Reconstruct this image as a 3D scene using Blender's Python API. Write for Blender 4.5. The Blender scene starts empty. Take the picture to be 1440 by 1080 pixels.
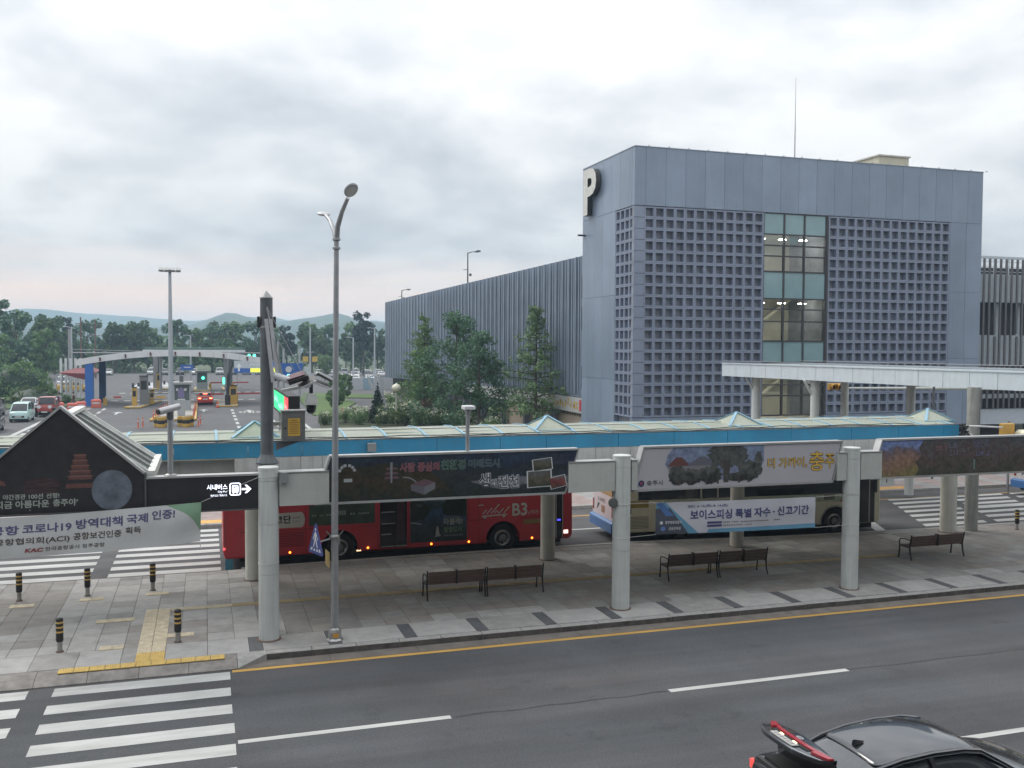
import bpy, bmesh, math, random
from mathutils import Vector, Matrix
random.seed(7)
R = math.radians
SC = bpy.context.scene
COL = SC.collection

# ------------------------------------------------------------------ camera
def set_camera():
    yaw, pitch, roll, fpx = .312966, .0396313, .0050095, 1333.0
    f = Vector((math.sin(yaw)*math.cos(pitch), math.cos(yaw)*math.cos(pitch), -math.sin(pitch)))
    r = Vector((math.cos(yaw), -math.sin(yaw), 0)); d = f.cross(r)
    c, s = math.cos(roll), math.sin(roll)
    r2 = c*r - s*d; d2 = s*r + c*d
    cam = bpy.data.cameras.new('camera'); o = bpy.data.objects.new('camera', cam); COL.objects.link(o)
    cam.sensor_width = 36; cam.lens = fpx*36/1440; cam.clip_start = .1; cam.clip_end = 12000
    m = Matrix.Identity(4)
    for i in range(3): m[i][0] = r2[i]; m[i][1] = -d2[i]; m[i][2] = -f[i]
    m.translation = (0, 0, 7.0); o.matrix_world = m
    SC.camera = o
set_camera()

# ------------------------------------------------------------------ sky and sun
SUN_EL, SUN_AZ = R(46), R(-40)          # azimuth from +Y towards +X
def set_world():
    w = bpy.data.worlds.new('World'); SC.world = w; w.use_nodes = True
    nt = w.node_tree; N = nt.nodes; L = nt.links; N.clear()
    out = N.new('ShaderNodeOutputWorld')
    sky = N.new('ShaderNodeTexSky'); sky.sky_type = 'NISHITA'; sky.sun_disc = False
    sky.sun_elevation = SUN_EL; sky.sun_rotation = SUN_AZ; sky.air_density = 1.2; sky.dust_density = 2.5
    b1 = N.new('ShaderNodeBackground'); b1.inputs[1].default_value = .09; L.new(sky.outputs[0], b1.inputs[0])
    tc = N.new('ShaderNodeTexCoord')
    # project the view direction on a cloud deck so that the clouds flatten towards the horizon
    sep = N.new('ShaderNodeSeparateXYZ'); L.new(tc.outputs['Generated'], sep.inputs[0])
    def math_(op, a, b=None, c=None):
        n = N.new('ShaderNodeMath'); n.operation = op
        for i, v in enumerate((a, b, c)):
            if v is None: continue
            if isinstance(v, (int, float)): n.inputs[i].default_value = v
            else: L.new(v, n.inputs[i])
        return n.outputs[0]
    zz = math_('ADD', math_('MAXIMUM', sep.outputs[2], 0), .30)
    cb = N.new('ShaderNodeCombineXYZ')
    L.new(math_('DIVIDE', sep.outputs[0], zz), cb.inputs[0]); L.new(math_('DIVIDE', sep.outputs[1], zz), cb.inputs[1])
    cb.inputs[2].default_value = 1.7
    n1 = N.new('ShaderNodeTexNoise'); n1.inputs['Scale'].default_value = 1.5; n1.inputs['Detail'].default_value = 6; n1.inputs['Roughness'].default_value = .5
    n1.inputs['Distortion'].default_value = .35
    L.new(cb.outputs[0], n1.inputs['Vector'])
    n2 = N.new('ShaderNodeTexNoise'); n2.inputs['Scale'].default_value = 4.5; n2.inputs['Detail'].default_value = 7; n2.inputs['Roughness'].default_value = .5
    L.new(cb.outputs[0], n2.inputs['Vector'])
    f = math_('MULTIPLY_ADD', n2.outputs['Fac'], .35, math_('MULTIPLY', n1.outputs['Fac'], .65))
    rp = N.new('ShaderNodeValToRGB'); L.new(f, rp.inputs[0])
    e = rp.color_ramp.elements
    e[0].position = .36; e[0].color = (.49, .515, .555, 1)
    e[1].position = .58; e[1].color = (.88, .88, .875, 1)
    m = e.new(.445); m.color = (.62, .64, .67, 1)
    m = e.new(.51); m.color = (.74, .75, .765, 1)
    # the low evening band
    mr = N.new('ShaderNodeMapRange'); L.new(sep.outputs[2], mr.inputs[0])
    mr.inputs[1].default_value = .02; mr.inputs[2].default_value = .11; mr.inputs[3].default_value = .95; mr.inputs[4].default_value = 0
    mr.interpolation_type = 'SMOOTHSTEP'
    n3 = N.new('ShaderNodeTexNoise'); n3.inputs['Scale'].default_value = 1.0; n3.inputs['Detail'].default_value = 4
    mp = N.new('ShaderNodeMapping'); mp.inputs['Scale'].default_value = (1.6, 1.6, 30)
    L.new(tc.outputs['Generated'], mp.inputs[0]); L.new(mp.outputs[0], n3.inputs['Vector'])
    hz = N.new('ShaderNodeValToRGB'); L.new(n3.outputs['Fac'], hz.inputs[0])
    hz.color_ramp.elements[0].position = .35; hz.color_ramp.elements[0].color = (1.12, .90, .80, 1)
    hz.color_ramp.elements[1].position = .56; hz.color_ramp.elements[1].color = (1.75, 1.08, .72, 1)
    mx = N.new('ShaderNodeMixRGB'); L.new(math_('MULTIPLY', mr.outputs[0], math_('MULTIPLY_ADD', sep.outputs[0], -.35, .85)), mx.inputs[0]); L.new(rp.outputs[0], mx.inputs[1]); L.new(hz.outputs[0], mx.inputs[2])
    # an overcast sky grows brighter towards the zenith
    b2 = N.new('ShaderNodeBackground'); L.new(mx.outputs[0], b2.inputs[0])
    L.new(math_('MULTIPLY_ADD', math_('MAXIMUM', sep.outputs[2], 0), 1.35, .55), b2.inputs[1])
    ms = N.new('ShaderNodeMixShader'); ms.inputs[0].default_value = .96
    L.new(b1.outputs[0], ms.inputs[1]); L.new(b2.outputs[0], ms.inputs[2]); L.new(ms.outputs[0], out.inputs[0])
set_world()
def set_sun():
    l = bpy.data.lights.new('sun', 'SUN'); l.energy = 1.15; l.angle = R(26); l.color = (1, .95, .88)
    o = bpy.data.objects.new('sun', l); COL.objects.link(o)
    d = Vector((math.sin(SUN_AZ)*math.cos(SUN_EL), math.cos(SUN_AZ)*math.cos(SUN_EL), math.sin(SUN_EL)))
    o.rotation_euler = d.to_track_quat('Z', 'Y').to_euler(); o.location = d*300
set_sun()
SC.view_settings.view_transform = 'Standard'; SC.view_settings.look = 'None'
SC.view_settings.exposure = 0.56; SC.view_settings.gamma = 1; SC.view_settings.use_curve_mapping = False
SC.render.engine = 'CYCLES'
cy = SC.cycles
cy.use_denoising = True; cy.max_bounces = 6; cy.diffuse_bounces = 3; cy.glossy_bounces = 3
cy.transparent_max_bounces = 10; cy.transmission_bounces = 4; cy.volume_bounces = 1; cy.caustics_reflective = False; cy.caustics_refractive = False
cy.sample_clamp_indirect = 4.0

# ------------------------------------------------------------------ materials
MATS = {}
def mat(name, col, rough=.6, metal=0., var=.12, scale=3., bump=0., bscale=60., spec=.5, coat=0., emit=None, estr=0., stretch=None, col2=None, dirt=0., alpha=None):
    """principled material with colour variation in world space"""
    if name in MATS: return MATS[name]
    m = bpy.data.materials.new(name); m.use_nodes = True; MATS[name] = m
    nt = m.node_tree; N = nt.nodes; L = nt.links; b = N['Principled BSDF']
    b.inputs['Roughness'].default_value = rough; b.inputs['Metallic'].default_value = metal
    b.inputs['Specular IOR Level'].default_value = spec; b.inputs['Coat Weight'].default_value = coat; b.inputs['Coat Roughness'].default_value = .04
    if emit:
        b.inputs['Emission Color'].default_value = (*emit, 1); b.inputs['Emission Strength'].default_value = estr
    if alpha is not None: b.inputs['Alpha'].default_value = alpha
    b.inputs['Base Color'].default_value = (*col, 1)
    if var > 0 or bump > 0 or col2 or dirt > 0:
        g = N.new('ShaderNodeNewGeometry'); vec = g.outputs['Position']
        if stretch:
            mp = N.new('ShaderNodeMapping'); mp.inputs['Scale'].default_value = stretch; L.new(vec, mp.inputs[0]); vec = mp.outputs[0]
        n = N.new('ShaderNodeTexNoise'); n.inputs['Scale'].default_value = scale; n.inputs['Detail'].default_value = 5; n.inputs['Roughness'].default_value = .6
        L.new(vec, n.inputs['Vector'])
        rp = N.new('ShaderNodeValToRGB'); L.new(n.outputs['Fac'], rp.inputs[0])
        c2 = col2 if col2 else tuple(min(1, c*(1+var)) for c in col)
        c1 = col if col2 else tuple(c*(1-var) for c in col)
        rp.color_ramp.elements[0].position = .3; rp.color_ramp.elements[0].color = (*c1, 1)
        rp.color_ramp.elements[1].position = .7; rp.color_ramp.elements[1].color = (*c2, 1)
        outc = rp.outputs[0]
        if dirt > 0:   # rain streaks and grime with a shape of their own
            mp2 = N.new('ShaderNodeMapping'); mp2.inputs['Scale'].default_value = (7, 7, .5); L.new(g.outputs['Position'], mp2.inputs[0])
            n2 = N.new('ShaderNodeTexNoise'); n2.inputs['Scale'].default_value = 1.3; n2.inputs['Detail'].default_value = 5; L.new(mp2.outputs[0], n2.inputs['Vector'])
            r2 = N.new('ShaderNodeMapRange'); L.new(n2.outputs['Fac'], r2.inputs[0]); r2.inputs[1].default_value = .48; r2.inputs[2].default_value = .75; r2.inputs[4].default_value = dirt
            mx = N.new('ShaderNodeMixRGB'); mx.blend_type = 'MIX'; L.new(r2.outputs[0], mx.inputs[0]); L.new(outc, mx.inputs[1]); mx.inputs[2].default_value = (.10, .095, .085, 1)
            outc = mx.outputs[0]
        L.new(outc, b.inputs['Base Color'])
        if bump > 0:
            nb = N.new('ShaderNodeTexNoise'); nb.inputs['Scale'].default_value = bscale; nb.inputs['Detail'].default_value = 3; L.new(g.outputs['Position'], nb.inputs['Vector'])
            bp = N.new('ShaderNodeBump'); bp.inputs['Strength'].default_value = bump; bp.inputs['Distance'].default_value = .02; L.new(nb.outputs['Fac'], bp.inputs['Height']); L.new(bp.outputs[0], b.inputs['Normal'])
    return m

def asphalt(name, base, tint=(1, 1, 1.03), tracks=True, fine=34):
    m = bpy.data.materials.new(name); m.use_nodes = True; MATS[name] = m
    nt = m.node_tree; N = nt.nodes; L = nt.links; b = N['Principled BSDF']
    b.inputs['Roughness'].default_value = .85; b.inputs['Specular IOR Level'].default_value = .35
    g = N.new('ShaderNodeNewGeometry')
    def noise(sc, det, st=None, rough=.6):
        v = g.outputs['Position']
        if st:
            mp = N.new('ShaderNodeMapping'); mp.inputs['Scale'].default_value = st; L.new(v, mp.inputs[0]); v = mp.outputs[0]
        n = N.new('ShaderNodeTexNoise'); n.inputs['Scale'].default_value = sc; n.inputs['Detail'].default_value = det; n.inputs['Roughness'].default_value = rough; L.new(v, n.inputs['Vector']); return n.outputs['Fac']
    def rng(v, a, b_, c, d):
        r = N.new('ShaderNodeMapRange'); L.new(v, r.inputs[0]); 
        for i, x in enumerate((a, b_, c, d)): r.inputs[i+1].default_value = x
        return r.outputs[0]
    def mul(a, b_):
        n = N.new('ShaderNodeMath'); n.operation = 'MULTIPLY'; L.new(a, n.inputs[0]); L.new(b_, n.inputs[1]); return n.outputs[0]
    v = mul(rng(noise(fine, 4, None, .75), .3, .7, .60, 1.40), rng(noise(.35, 5), .3, .7, .84, 1.16))
    v = mul(v, rng(noise(14, 3), .3, .7, .93, 1.07))
    if tracks:
        v = mul(v, rng(noise(1, 3, (.05, .75, 1)), .3, .7, .76, 1.22))
        v = mul(v, rng(noise(1, 4, (.12, 2.6, 1)), .35, .7, .95, 1.05))
    v = mul(v, rng(noise(.8, 4, None, .7), .60, .72, 1.0, .74))      # oil and damp stains
    v = mul(v, rng(noise(5, 3, None, .6), .66, .74, 1.0, .80))
    # sealed cracks
    vo = N.new('ShaderNodeTexNoise'); vo.inputs['Scale'].default_value = .22; vo.inputs['Detail'].default_value = 6; vo.inputs['Roughness'].default_value = .7; L.new(g.outputs['Position'], vo.inputs['Vector'])
    d = N.new('ShaderNodeMath'); d.operation = 'SUBTRACT'; L.new(vo.outputs['Fac'], d.inputs[0]); d.inputs[1].default_value = .5
    ab = N.new('ShaderNodeMath'); ab.operation = 'ABSOLUTE'; L.new(d.outputs[0], ab.inputs[0])
    v = mul(v, rng(ab.outputs[0], .0, .0022, .78, 1.0))
    cb = N.new('ShaderNodeCombineColor')
    for i in range(3):
        q = N.new('ShaderNodeMath'); q.operation = 'MULTIPLY'; L.new(v, q.inputs[0]); q.inputs[1].default_value = base*tint[i]; L.new(q.outputs[0], cb.inputs[i])
    # faint reddish wear
    mxr = N.new('ShaderNodeMixRGB'); mxr.blend_type = 'MULTIPLY'; L.new(rng(noise(.22, 5, (.6, 1.4, 1), .7), .46, .66, 0, .9), mxr.inputs[0]); L.new(cb.outputs[0], mxr.inputs[1]); mxr.inputs[2].default_value = (1.07, .955, .94, 1)
    L.new(mxr.outputs[0], b.inputs['Base Color'])
    bp = N.new('ShaderNodeBump'); bp.inputs['Strength'].default_value = .35; bp.inputs['Distance'].default_value = .01; L.new(noise(180, 2), bp.inputs['Height']); L.new(bp.outputs[0], b.inputs['Normal'])
    return m

def glass_mat(name, tint=(.8, .9, .9), refl=.12, rough=.02):
    if name in MATS: return MATS[name]
    m = bpy.data.materials.new(name); m.use_nodes = True; MATS[name] = m
    nt = m.node_tree; N = nt.nodes; L = nt.links; N.remove(N['Principled BSDF'])
    t = N.new('ShaderNodeBsdfTransparent'); t.inputs[0].default_value = (*tint, 1)
    g = N.new('ShaderNodeBsdfGlossy'); g.inputs['Roughness'].default_value = rough; g.inputs[0].default_value = (.95, .97, 1, 1)
    fr = N.new('ShaderNodeFresnel'); fr.inputs[0].default_value = 1.5
    ad = N.new('ShaderNodeMath'); ad.operation = 'ADD'; ad.use_clamp = True; L.new(fr.outputs[0], ad.inputs[0]); ad.inputs[1].default_value = refl
    mx = N.new('ShaderNodeMixShader'); L.new(ad.outputs[0], mx.inputs[0]); L.new(t.outputs[0], mx.inputs[1]); L.new(g.outputs[0], mx.inputs[2])
    L.new(mx.outputs[0], N['Material Output'].inputs[0])
    return m

def foliage(name, c1, c2, transl=.25):
    if name in MATS: return MATS[name]
    m = bpy.data.materials.new(name); m.use_nodes = True; MATS[name] = m
    nt = m.node_tree; N = nt.nodes; L = nt.links; b = N['Principled BSDF']
    b.inputs['Roughness'].default_value = .55; b.inputs['Specular IOR Level'].default_value = .3
    g = N.new('ShaderNodeNewGeometry')
    n = N.new('ShaderNodeTexNoise'); n.inputs['Scale'].default_value = .7; n.inputs['Detail'].default_value = 4; L.new(g.outputs['Position'], n.inputs['Vector'])
    ad = N.new('ShaderNodeMath'); ad.operation = 'MULTIPLY_ADD'; L.new(g.outputs['Random Per Island'], ad.inputs[0]); ad.inputs[1].default_value = .45; L.new(n.outputs['Fac'], ad.inputs[2])
    rp = N.new('ShaderNodeValToRGB'); L.new(ad.outputs[0], rp.inputs[0])
    rp.color_ramp.elements[0].position = .35; rp.color_ramp.elements[0].color = (*c1, 1)
    rp.color_ramp.elements[1].position = 1.0; rp.color_ramp.elements[1].color = (*c2, 1)
    L.new(rp.outputs[0], b.inputs['Base Color'])
    t = N.new('ShaderNodeBsdfTranslucent'); L.new(rp.outputs[0], t.inputs[0])
    mx = N.new('ShaderNodeMixShader'); mx.inputs[0].default_value = transl
    L.new(b.outputs[0], mx.inputs[1]); L.new(t.outputs[0], mx.inputs[2]); L.new(mx.outputs[0], N['Material Output'].inputs[0])
    return m

# ------------------------------------------------------------------ mesh builder
def rootloc(o):
    v = Vector((0, 0, 0))
    while o is not None:
        v += o.location; o = o.parent
    return v
class MB:
    def __init__(s): s.v = []; s.f = []; s.m = []; s.k = 0
    def mi(s, k): s.k = k; return s
    def add(s, vs, fs):
        o = len(s.v); s.v += [tuple(p) for p in vs]
        for f in fs: s.f.append(tuple(i+o for i in f)); s.m.append(s.k)
        return s
    def quad(s, a, b, c, d): return s.add((a, b, c, d), ((0, 1, 2, 3),))
    def poly(s, pts): return s.add(pts, (tuple(range(len(pts))),))
    def box(s, x0, x1, y0, y1, z0, z1):
        return s.add(((x0,y0,z0),(x1,y0,z0),(x1,y1,z0),(x0,y1,z0),(x0,y0,z1),(x1,y0,z1),(x1,y1,z1),(x0,y1,z1)),
            ((0,3,2,1),(4,5,6,7),(0,1,5,4),(1,2,6,5),(2,3,7,6),(3,0,4,7)))
    def cbox(s, x0, x1, y0, y1, z0, z1, c=.02):
        """box whose top edges are chamfered"""
        return s.add(((x0,y0,z0),(x1,y0,z0),(x1,y1,z0),(x0,y1,z0),(x0,y0,z1-c),(x1,y0,z1-c),(x1,y1,z1-c),(x0,y1,z1-c),
                      (x0+c,y0+c,z1),(x1-c,y0+c,z1),(x1-c,y1-c,z1),(x0+c,y1-c,z1)),
            ((0,1,5,4),(1,2,6,5),(2,3,7,6),(3,0,4,7),(4,5,9,8),(5,6,10,9),(6,7,11,10),(7,4,8,11),(8,9,10,11)))
    def obox(s, mtx, hx, hy, hz):
        vs = [mtx @ Vector((a*hx, b*hy, c*hz)) for c in (-1, 1) for a, b in ((-1,-1),(1,-1),(1,1),(-1,1))]
        return s.add(vs, ((0,3,2,1),(4,5,6,7),(0,1,5,4),(1,2,6,5),(2,3,7,6),(3,0,4,7)))
    def bar(s, a, b, w, h=None, up=(0,0,1)):
        a, b = Vector(a), Vector(b); h = h or w; d = (b-a); L_ = d.length; d.normalize()
        x = d.cross(Vector(up));
        if x.length < 1e-4: x = d.cross(Vector((1,0,0)))
        x.normalize(); y = x.cross(d)
        m = Matrix((x, d, y)).transposed().to_4x4(); m.translation = (a+b)/2
        return s.obox(m, w/2, L_/2, h/2)
    def prism(s, poly, axis, a, b):
        """extrude a 2d polygon; axis 'y': poly=(x,z), 'x': poly=(y,z), 'z': poly=(x,y)"""
        def P(p, t): return (p[0], t, p[1]) if axis == 'y' else ((t, p[0], p[1]) if axis == 'x' else (p[0], p[1], t))
        n = len(poly); vs = [P(p, a) for p in poly] + [P(p, b) for p in poly]
        fs = [tuple(range(n))[::-1], tuple(range(n, 2*n))] + [(i, (i+1) % n, n+(i+1) % n, n+i) for i in range(n)]
        return s.add(vs, fs)
    def tube(s, pts, rad, n=8, caps=True):
        pts = [Vector(p) for p in pts]
        if isinstance(rad, (int, float)): rad = [rad]*len(pts)
        vs = []; prev = None
        for i, p in enumerate(pts):
            d = (pts[min(i+1, len(pts)-1)] - pts[max(i-1, 0)]).normalized()
            if prev is None:
                x = d.cross(Vector((0, 0, 1)));
                if x.length < 1e-3: x = d.cross(Vector((1, 0, 0)))
            else: x = prev - d*prev.dot(d)
            x.normalize(); prev = x; y = d.cross(x)
            for k in range(n):
                t = 2*math.pi*k/n; vs.append(p + (x*math.cos(t) + y*math.sin(t))*rad[i])
        fs = []
        for i in range(len(pts)-1):
            for k in range(n): fs.append((i*n+k, i*n+(k+1) % n, (i+1)*n+(k+1) % n, (i+1)*n+k))
        if caps: fs.append(tuple(range(n))[::-1]); fs.append(tuple(range((len(pts)-1)*n, len(pts)*n)))
        return s.add(vs, fs)
    def cyl(s, x, y, z0, z1, r, n=16, r2=None): return s.tube(((x,y,z0),(x,y,z1)), [r, r if r2 is None else r2], n)
    def lathe(s, prof, c, axis='z', n=16):
        """profile of (radius, t) turned about an axis through c"""
        vs = []
        for r_, t in prof:
            for k in range(n):
                a = 2*math.pi*k/n; u, w = r_*math.cos(a), r_*math.sin(a)
                vs.append({'z': (c[0]+u, c[1]+w, c[2]+t), 'y': (c[0]+u, c[1]+t, c[2]+w), 'x': (c[0]+t, c[1]+u, c[2]+w)}[axis])
        fs = [(i*n+k, i*n+(k+1) % n, (i+1)*n+(k+1) % n, (i+1)*n+k) for i in range(len(prof)-1) for k in range(n)]
        return s.add(vs, fs)
    def disc(s, c, r, axis='y', n=20):
        vs = []
        for k in range(n):
            a = 2*math.pi*k/n; u, w = r*math.cos(a), r*math.sin(a)
            vs.append({'y': (c[0]+u, c[1], c[2]+w), 'z': (c[0]+u, c[1]+w, c[2]), 'x': (c[0], c[1]+u, c[2]+w)}[axis])
        return s.poly(vs)
    def sphere(s, c, r, n=12, sz=1.0):
        prof = [(r*math.sin(math.pi*i/(n//2+2)), -r*sz*math.cos(math.pi*i/(n//2+2))) for i in range(n//2+3)]
        return s.lathe(prof, c, 'z', n)
    def mesh(s, name, mats, smooth=False, off=Vector((0, 0, 0))):
        me = bpy.data.meshes.new(name)
        me.from_pydata([(v[0]-off[0], v[1]-off[1], v[2]-off[2]) for v in s.v], [], s.f)
        if not isinstance(mats, (list, tuple)): mats = [mats]
        for m in mats: me.materials.append(m)
        if len(mats) > 1: me.polygons.foreach_set('material_index', s.m)
        bm = bmesh.new(); bm.from_mesh(me); bmesh.ops.recalc_face_normals(bm, faces=bm.faces); bm.to_mesh(me); bm.free()
        if smooth:
            me.polygons.foreach_set('use_smooth', [True]*len(me.polygons))
            try: me.set_sharp_from_angle(angle=R(38))
            except Exception: pass
        me.update(); return me
    def build(s, name, mats, parent=None, smooth=False, bevel=0):
        if parent is not None: off = rootloc(parent)
        else:
            xs = [v[0] for v in s.v]; ys = [v[1] for v in s.v]; zs = [v[2] for v in s.v]
            off = Vector(((min(xs)+max(xs))/2, (min(ys)+max(ys))/2, min(zs)))
        me = s.mesh(name, mats, smooth, off)
        o = bpy.data.objects.new(name, me); COL.objects.link(o)
        if parent is not None: o.parent = parent
        else: o.location = off
        if bevel:
            b = o.modifiers.new('bevel', 'BEVEL'); b.width = bevel; b.segments = 2; b.limit_method = 'ANGLE'; b.angle_limit = R(35)
        return o
def link(name, me, parent=None, loc=(0,0,0), rot=(0,0,0), scale=None):
    o = bpy.data.objects.new(name, me); COL.objects.link(o); o.parent = parent; o.location = loc; o.rotation_euler = rot
    if scale: o.scale = scale
    return o
LABELS = set()
def tag(o, label, cat, group=None):
    o['label'] = label; o['category'] = cat
    if group: o['group'] = group
    return o
def thing(name, label, cat, loc=(0,0,0), group=None, rz=0):
    o = bpy.data.objects.new(name, None); COL.objects.link(o); o.location = loc; o.empty_display_size = .2
    o.rotation_euler.z = rz
    return tag(o, label, cat, group)
def structure(o): o['kind'] = 'structure'; return o
def stuff(o): o['kind'] = 'stuff'; return o
def copy_tree(src, loc=None, rz=None, label=None, scale=None, parent=None):
    o = src.copy(); COL.objects.link(o); o.parent = parent
    if loc is not None: o.location = loc
    if rz is not None: o.rotation_euler.z = rz
    if scale is not None: o.scale = (scale,)*3 if isinstance(scale, (int, float)) else scale
    if label: o['label'] = label
    for ch in src.children: copy_tree(ch, parent=o)
    return o

# ------------------------------------------------------------------ lettering
TXT = None
def text_mesh(body, mats, w=None, h=None, bold=0., extrude=0., shear=0., align='LEFT', space=1.0):
    global TXT
    if TXT is None: TXT = bpy.data.scenes.new('lettering_workshop')
    cu = bpy.data.curves.new('lettering', 'FONT'); cu.body = body; cu.resolution_u = 3; cu.offset = bold; cu.extrude = extrude; cu.shear = shear; cu.space_character = space
    o = bpy.data.objects.new('lettering_source', cu); TXT.collection.objects.link(o)
    vl = TXT.view_layers[0]; vl.update()
    me = bpy.data.meshes.new_from_object(o.evaluated_get(vl.depsgraph))
    bpy.data.objects.remove(o); bpy.data.curves.remove(cu)
    me.name = 'lettering'; me.materials.clear(); me.materials.append(mats)
    if len(me.vertices) == 0: return me
    xs = [v.co.x for v in me.vertices]; ys = [v.co.y for v in me.vertices]
    x0, x1, y0, y1 = min(xs), max(xs), min(ys), max(ys)
    sx = w/(x1-x0) if w else None; sy = h/(y1-y0) if h else None
    if sx is None: sx = sy
    if sy is None: sy = sx
    for v in me.vertices:
        v.co.x = (v.co.x - x0)*sx; v.co.y = (v.co.y - y0)*sy
    me.update(); return me
def text(body, m, loc, w=None, h=None, parent=None, rot=(R(90), 0, 0), name='lettering', **k):
    """lettering with its lower left corner at loc (world); faces -Y by default"""
    me = text_mesh(body, m, w, h, **k)
    o = link(name, me, parent, Vector(loc) - (rootloc(parent) if parent else Vector((0,0,0))), rot)
    return o
# ================================================================== ground, roads, pavements
A_ROAD = asphalt('asphalt_road', .073, (.95, 1.0, 1.07))
A_BUS = asphalt('asphalt_bus_lane', .085, (1.0, 1.0, 1.03))
A_LOT = asphalt('asphalt_lot', .10, (1.0, 1.02, 1.06), tracks=False, fine=12)
def road_paint(name, c):
    """thermoplastic paint with chips and grey tyre wear"""
    m = bpy.data.materials.new(name); m.use_nodes = True; MATS[name] = m; nt = m.node_tree; N = nt.nodes; L = nt.links; b = N['Principled BSDF']; b.inputs['Roughness'].default_value = .75
    g = N.new('ShaderNodeNewGeometry')
    def nz(sc, det, st=(1, 1, 1)):
        mp = N.new('ShaderNodeMapping'); mp.inputs['Scale'].default_value = st; L.new(g.outputs['Position'], mp.inputs[0])
        n = N.new('ShaderNodeTexNoise'); n.inputs['Scale'].default_value = sc; n.inputs['Detail'].default_value = det; n.inputs['Roughness'].default_value = .65; L.new(mp.outputs[0], n.inputs['Vector']); return n.outputs['Fac']
    def ramp(v, p0, p1, c0, c1):
        r = N.new('ShaderNodeValToRGB'); L.new(v, r.inputs[0]); e = r.color_ramp.elements; e[0].position = p0; e[0].color = (*c0, 1); e[1].position = p1; e[1].color = (*c1, 1); return r.outputs[0]
    base = ramp(nz(1.1, 6, (.5, 1.5, 1)), .32, .66, tuple(x*.72 for x in c), c)
    mx = N.new('ShaderNodeMixRGB'); L.new(ramp(nz(24, 5), .69, .73, (0, 0, 0), (1, 1, 1)), mx.inputs[0]); L.new(base, mx.inputs[1]); mx.inputs[2].default_value = (.09, .09, .092, 1)
    m2 = N.new('ShaderNodeMixRGB'); m2.blend_type = 'MULTIPLY'; m2.inputs[0].default_value = 1; L.new(mx.outputs[0], m2.inputs[1]); L.new(ramp(nz(1, 4, (.35, 3.0, 1)), .38, .6, (.84, .84, .83), (1, 1, 1)), m2.inputs[2])
    L.new(m2.outputs[0], b.inputs['Base Color']); return m
M_WHITE = road_paint('road_white', (.54, .545, .53))
M_YELL = road_paint('road_yellow', (.60, .36, .09))
M_GUT = mat('gutter_concrete', (.15, .135, .12), .85, var=.25, scale=2.2, bump=.3)
M_KERB = mat('kerb_granite', (.30, .295, .285), .8, var=.16, scale=7, bump=.25, bscale=120)
SLAB = [mat('slab_grey', (.275, .268, .258), .8, var=.16, scale=3, bump=.2, bscale=120),
        mat('slab_light', (.34, .335, .325), .8, var=.14, scale=3, bump=.2, bscale=120),
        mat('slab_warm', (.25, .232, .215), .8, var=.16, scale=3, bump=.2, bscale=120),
        mat('slab_dark', (.215, .206, .198), .8, var=.16, scale=3, bump=.2, bscale=120),
        mat('slab_insert', (.085, .088, .094), .75, var=.2, scale=4, bump=.2, bscale=120)]
M_TACT = mat('tactile_yellow', (.56, .39, .12), .75, var=.16, scale=6, bump=.2)
M_TACT2 = mat('tactile_worn', (.55, .48, .35), .8, var=.2, scale=6, bump=.2)
M_JOINT = mat('paving_joint', (.19, .182, .172), .9, var=.2)
M_SOIL = mat('terrain_green', (.07, .09, .045), .95, var=.4, scale=.02)

structure(MB().poly([(-6000,-400,-.35),(6000,-400,-.35),(6000,6500,-.35),(-6000,6500,-.35)]).build('terrain', M_SOIL))
road = structure(MB().box(-90, 120, -14, 30.5, -.3, 0).build('road', A_ROAD))
bus_road = structure(MB().box(-90, 120, 30.5, 42.4, -.3, -.003).build('bus_road', A_BUS))
lot = structure(MB().box(-120, 140, 42.4, 246, -.3, -.006).build('parking_lot', A_LOT))

def sheet(name, pts, m, parent, z=.004):
    return MB().poly([(x, y, z) for x, y in pts]).build(name, m, parent)
def rect(name, x0, x1, y0, y1, m, parent, z=.004):
    return sheet(name, [(x0, y0), (x1, y0), (x1, y1), (x0, y1)], m, parent, z)
# near road: yellow edge line, gutter, lane lines, crosswalk stripes
for i in range(28):
    x0 = .55 + i*1.6 if i else .55
    j = random.uniform(-.006, .006)
    rect('gutter_slab', .62+i*2.0, .62+(i+1)*2.0-.012, 21.02, 21.47, M_GUT, road, .006)
rect('edge_line', .5, 60, 20.86, 21.01, M_YELL, road)
rect('edge_line', -60, -12, 20.86, 21.01, M_YELL, road)
for x0, x1 in ((.5, 4.36), (8.95, 13.25), (18.6, 22.2), (26.5, 30.5), (-20, -16)): rect('lane_line', x0, x1, 17.05, 17.21, M_WHITE, road)
for x0, x1 in ((12.1, 16.3), (20.5, 24.5), (3.2, 7.4)): rect('lane_line', x0, x1, 13.36, 13.52, M_WHITE, road)
for k in range(9):
    y1 = 20.92 - k*.962; y0 = y1 - .475
    for x0, x1 in ((-2.95, .45), (-6.85, -3.43), (-10.75, -7.33)):
        rect('crosswalk_stripe', x0 + random.uniform(-.015, .015), x1 + random.uniform(-.015, .015), y0, y1, M_WHITE, road)
M_SEAM = mat('sealed_seam', (.035, .034, .034), .7, var=.3, scale=3)
for a, b in ((4.45, 8.9), (13.3, 22), (22, 40)):
    n = 14; up = [(a+(b-a)*i/n, 17.10+.03*math.sin(i*1.7+a)) for i in range(n+1)]
    sheet('sealed_seam', up + [(x, y+.05+.02*math.sin(x*3)) for x, y in up[::-1]], M_SEAM, road, .003)
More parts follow.
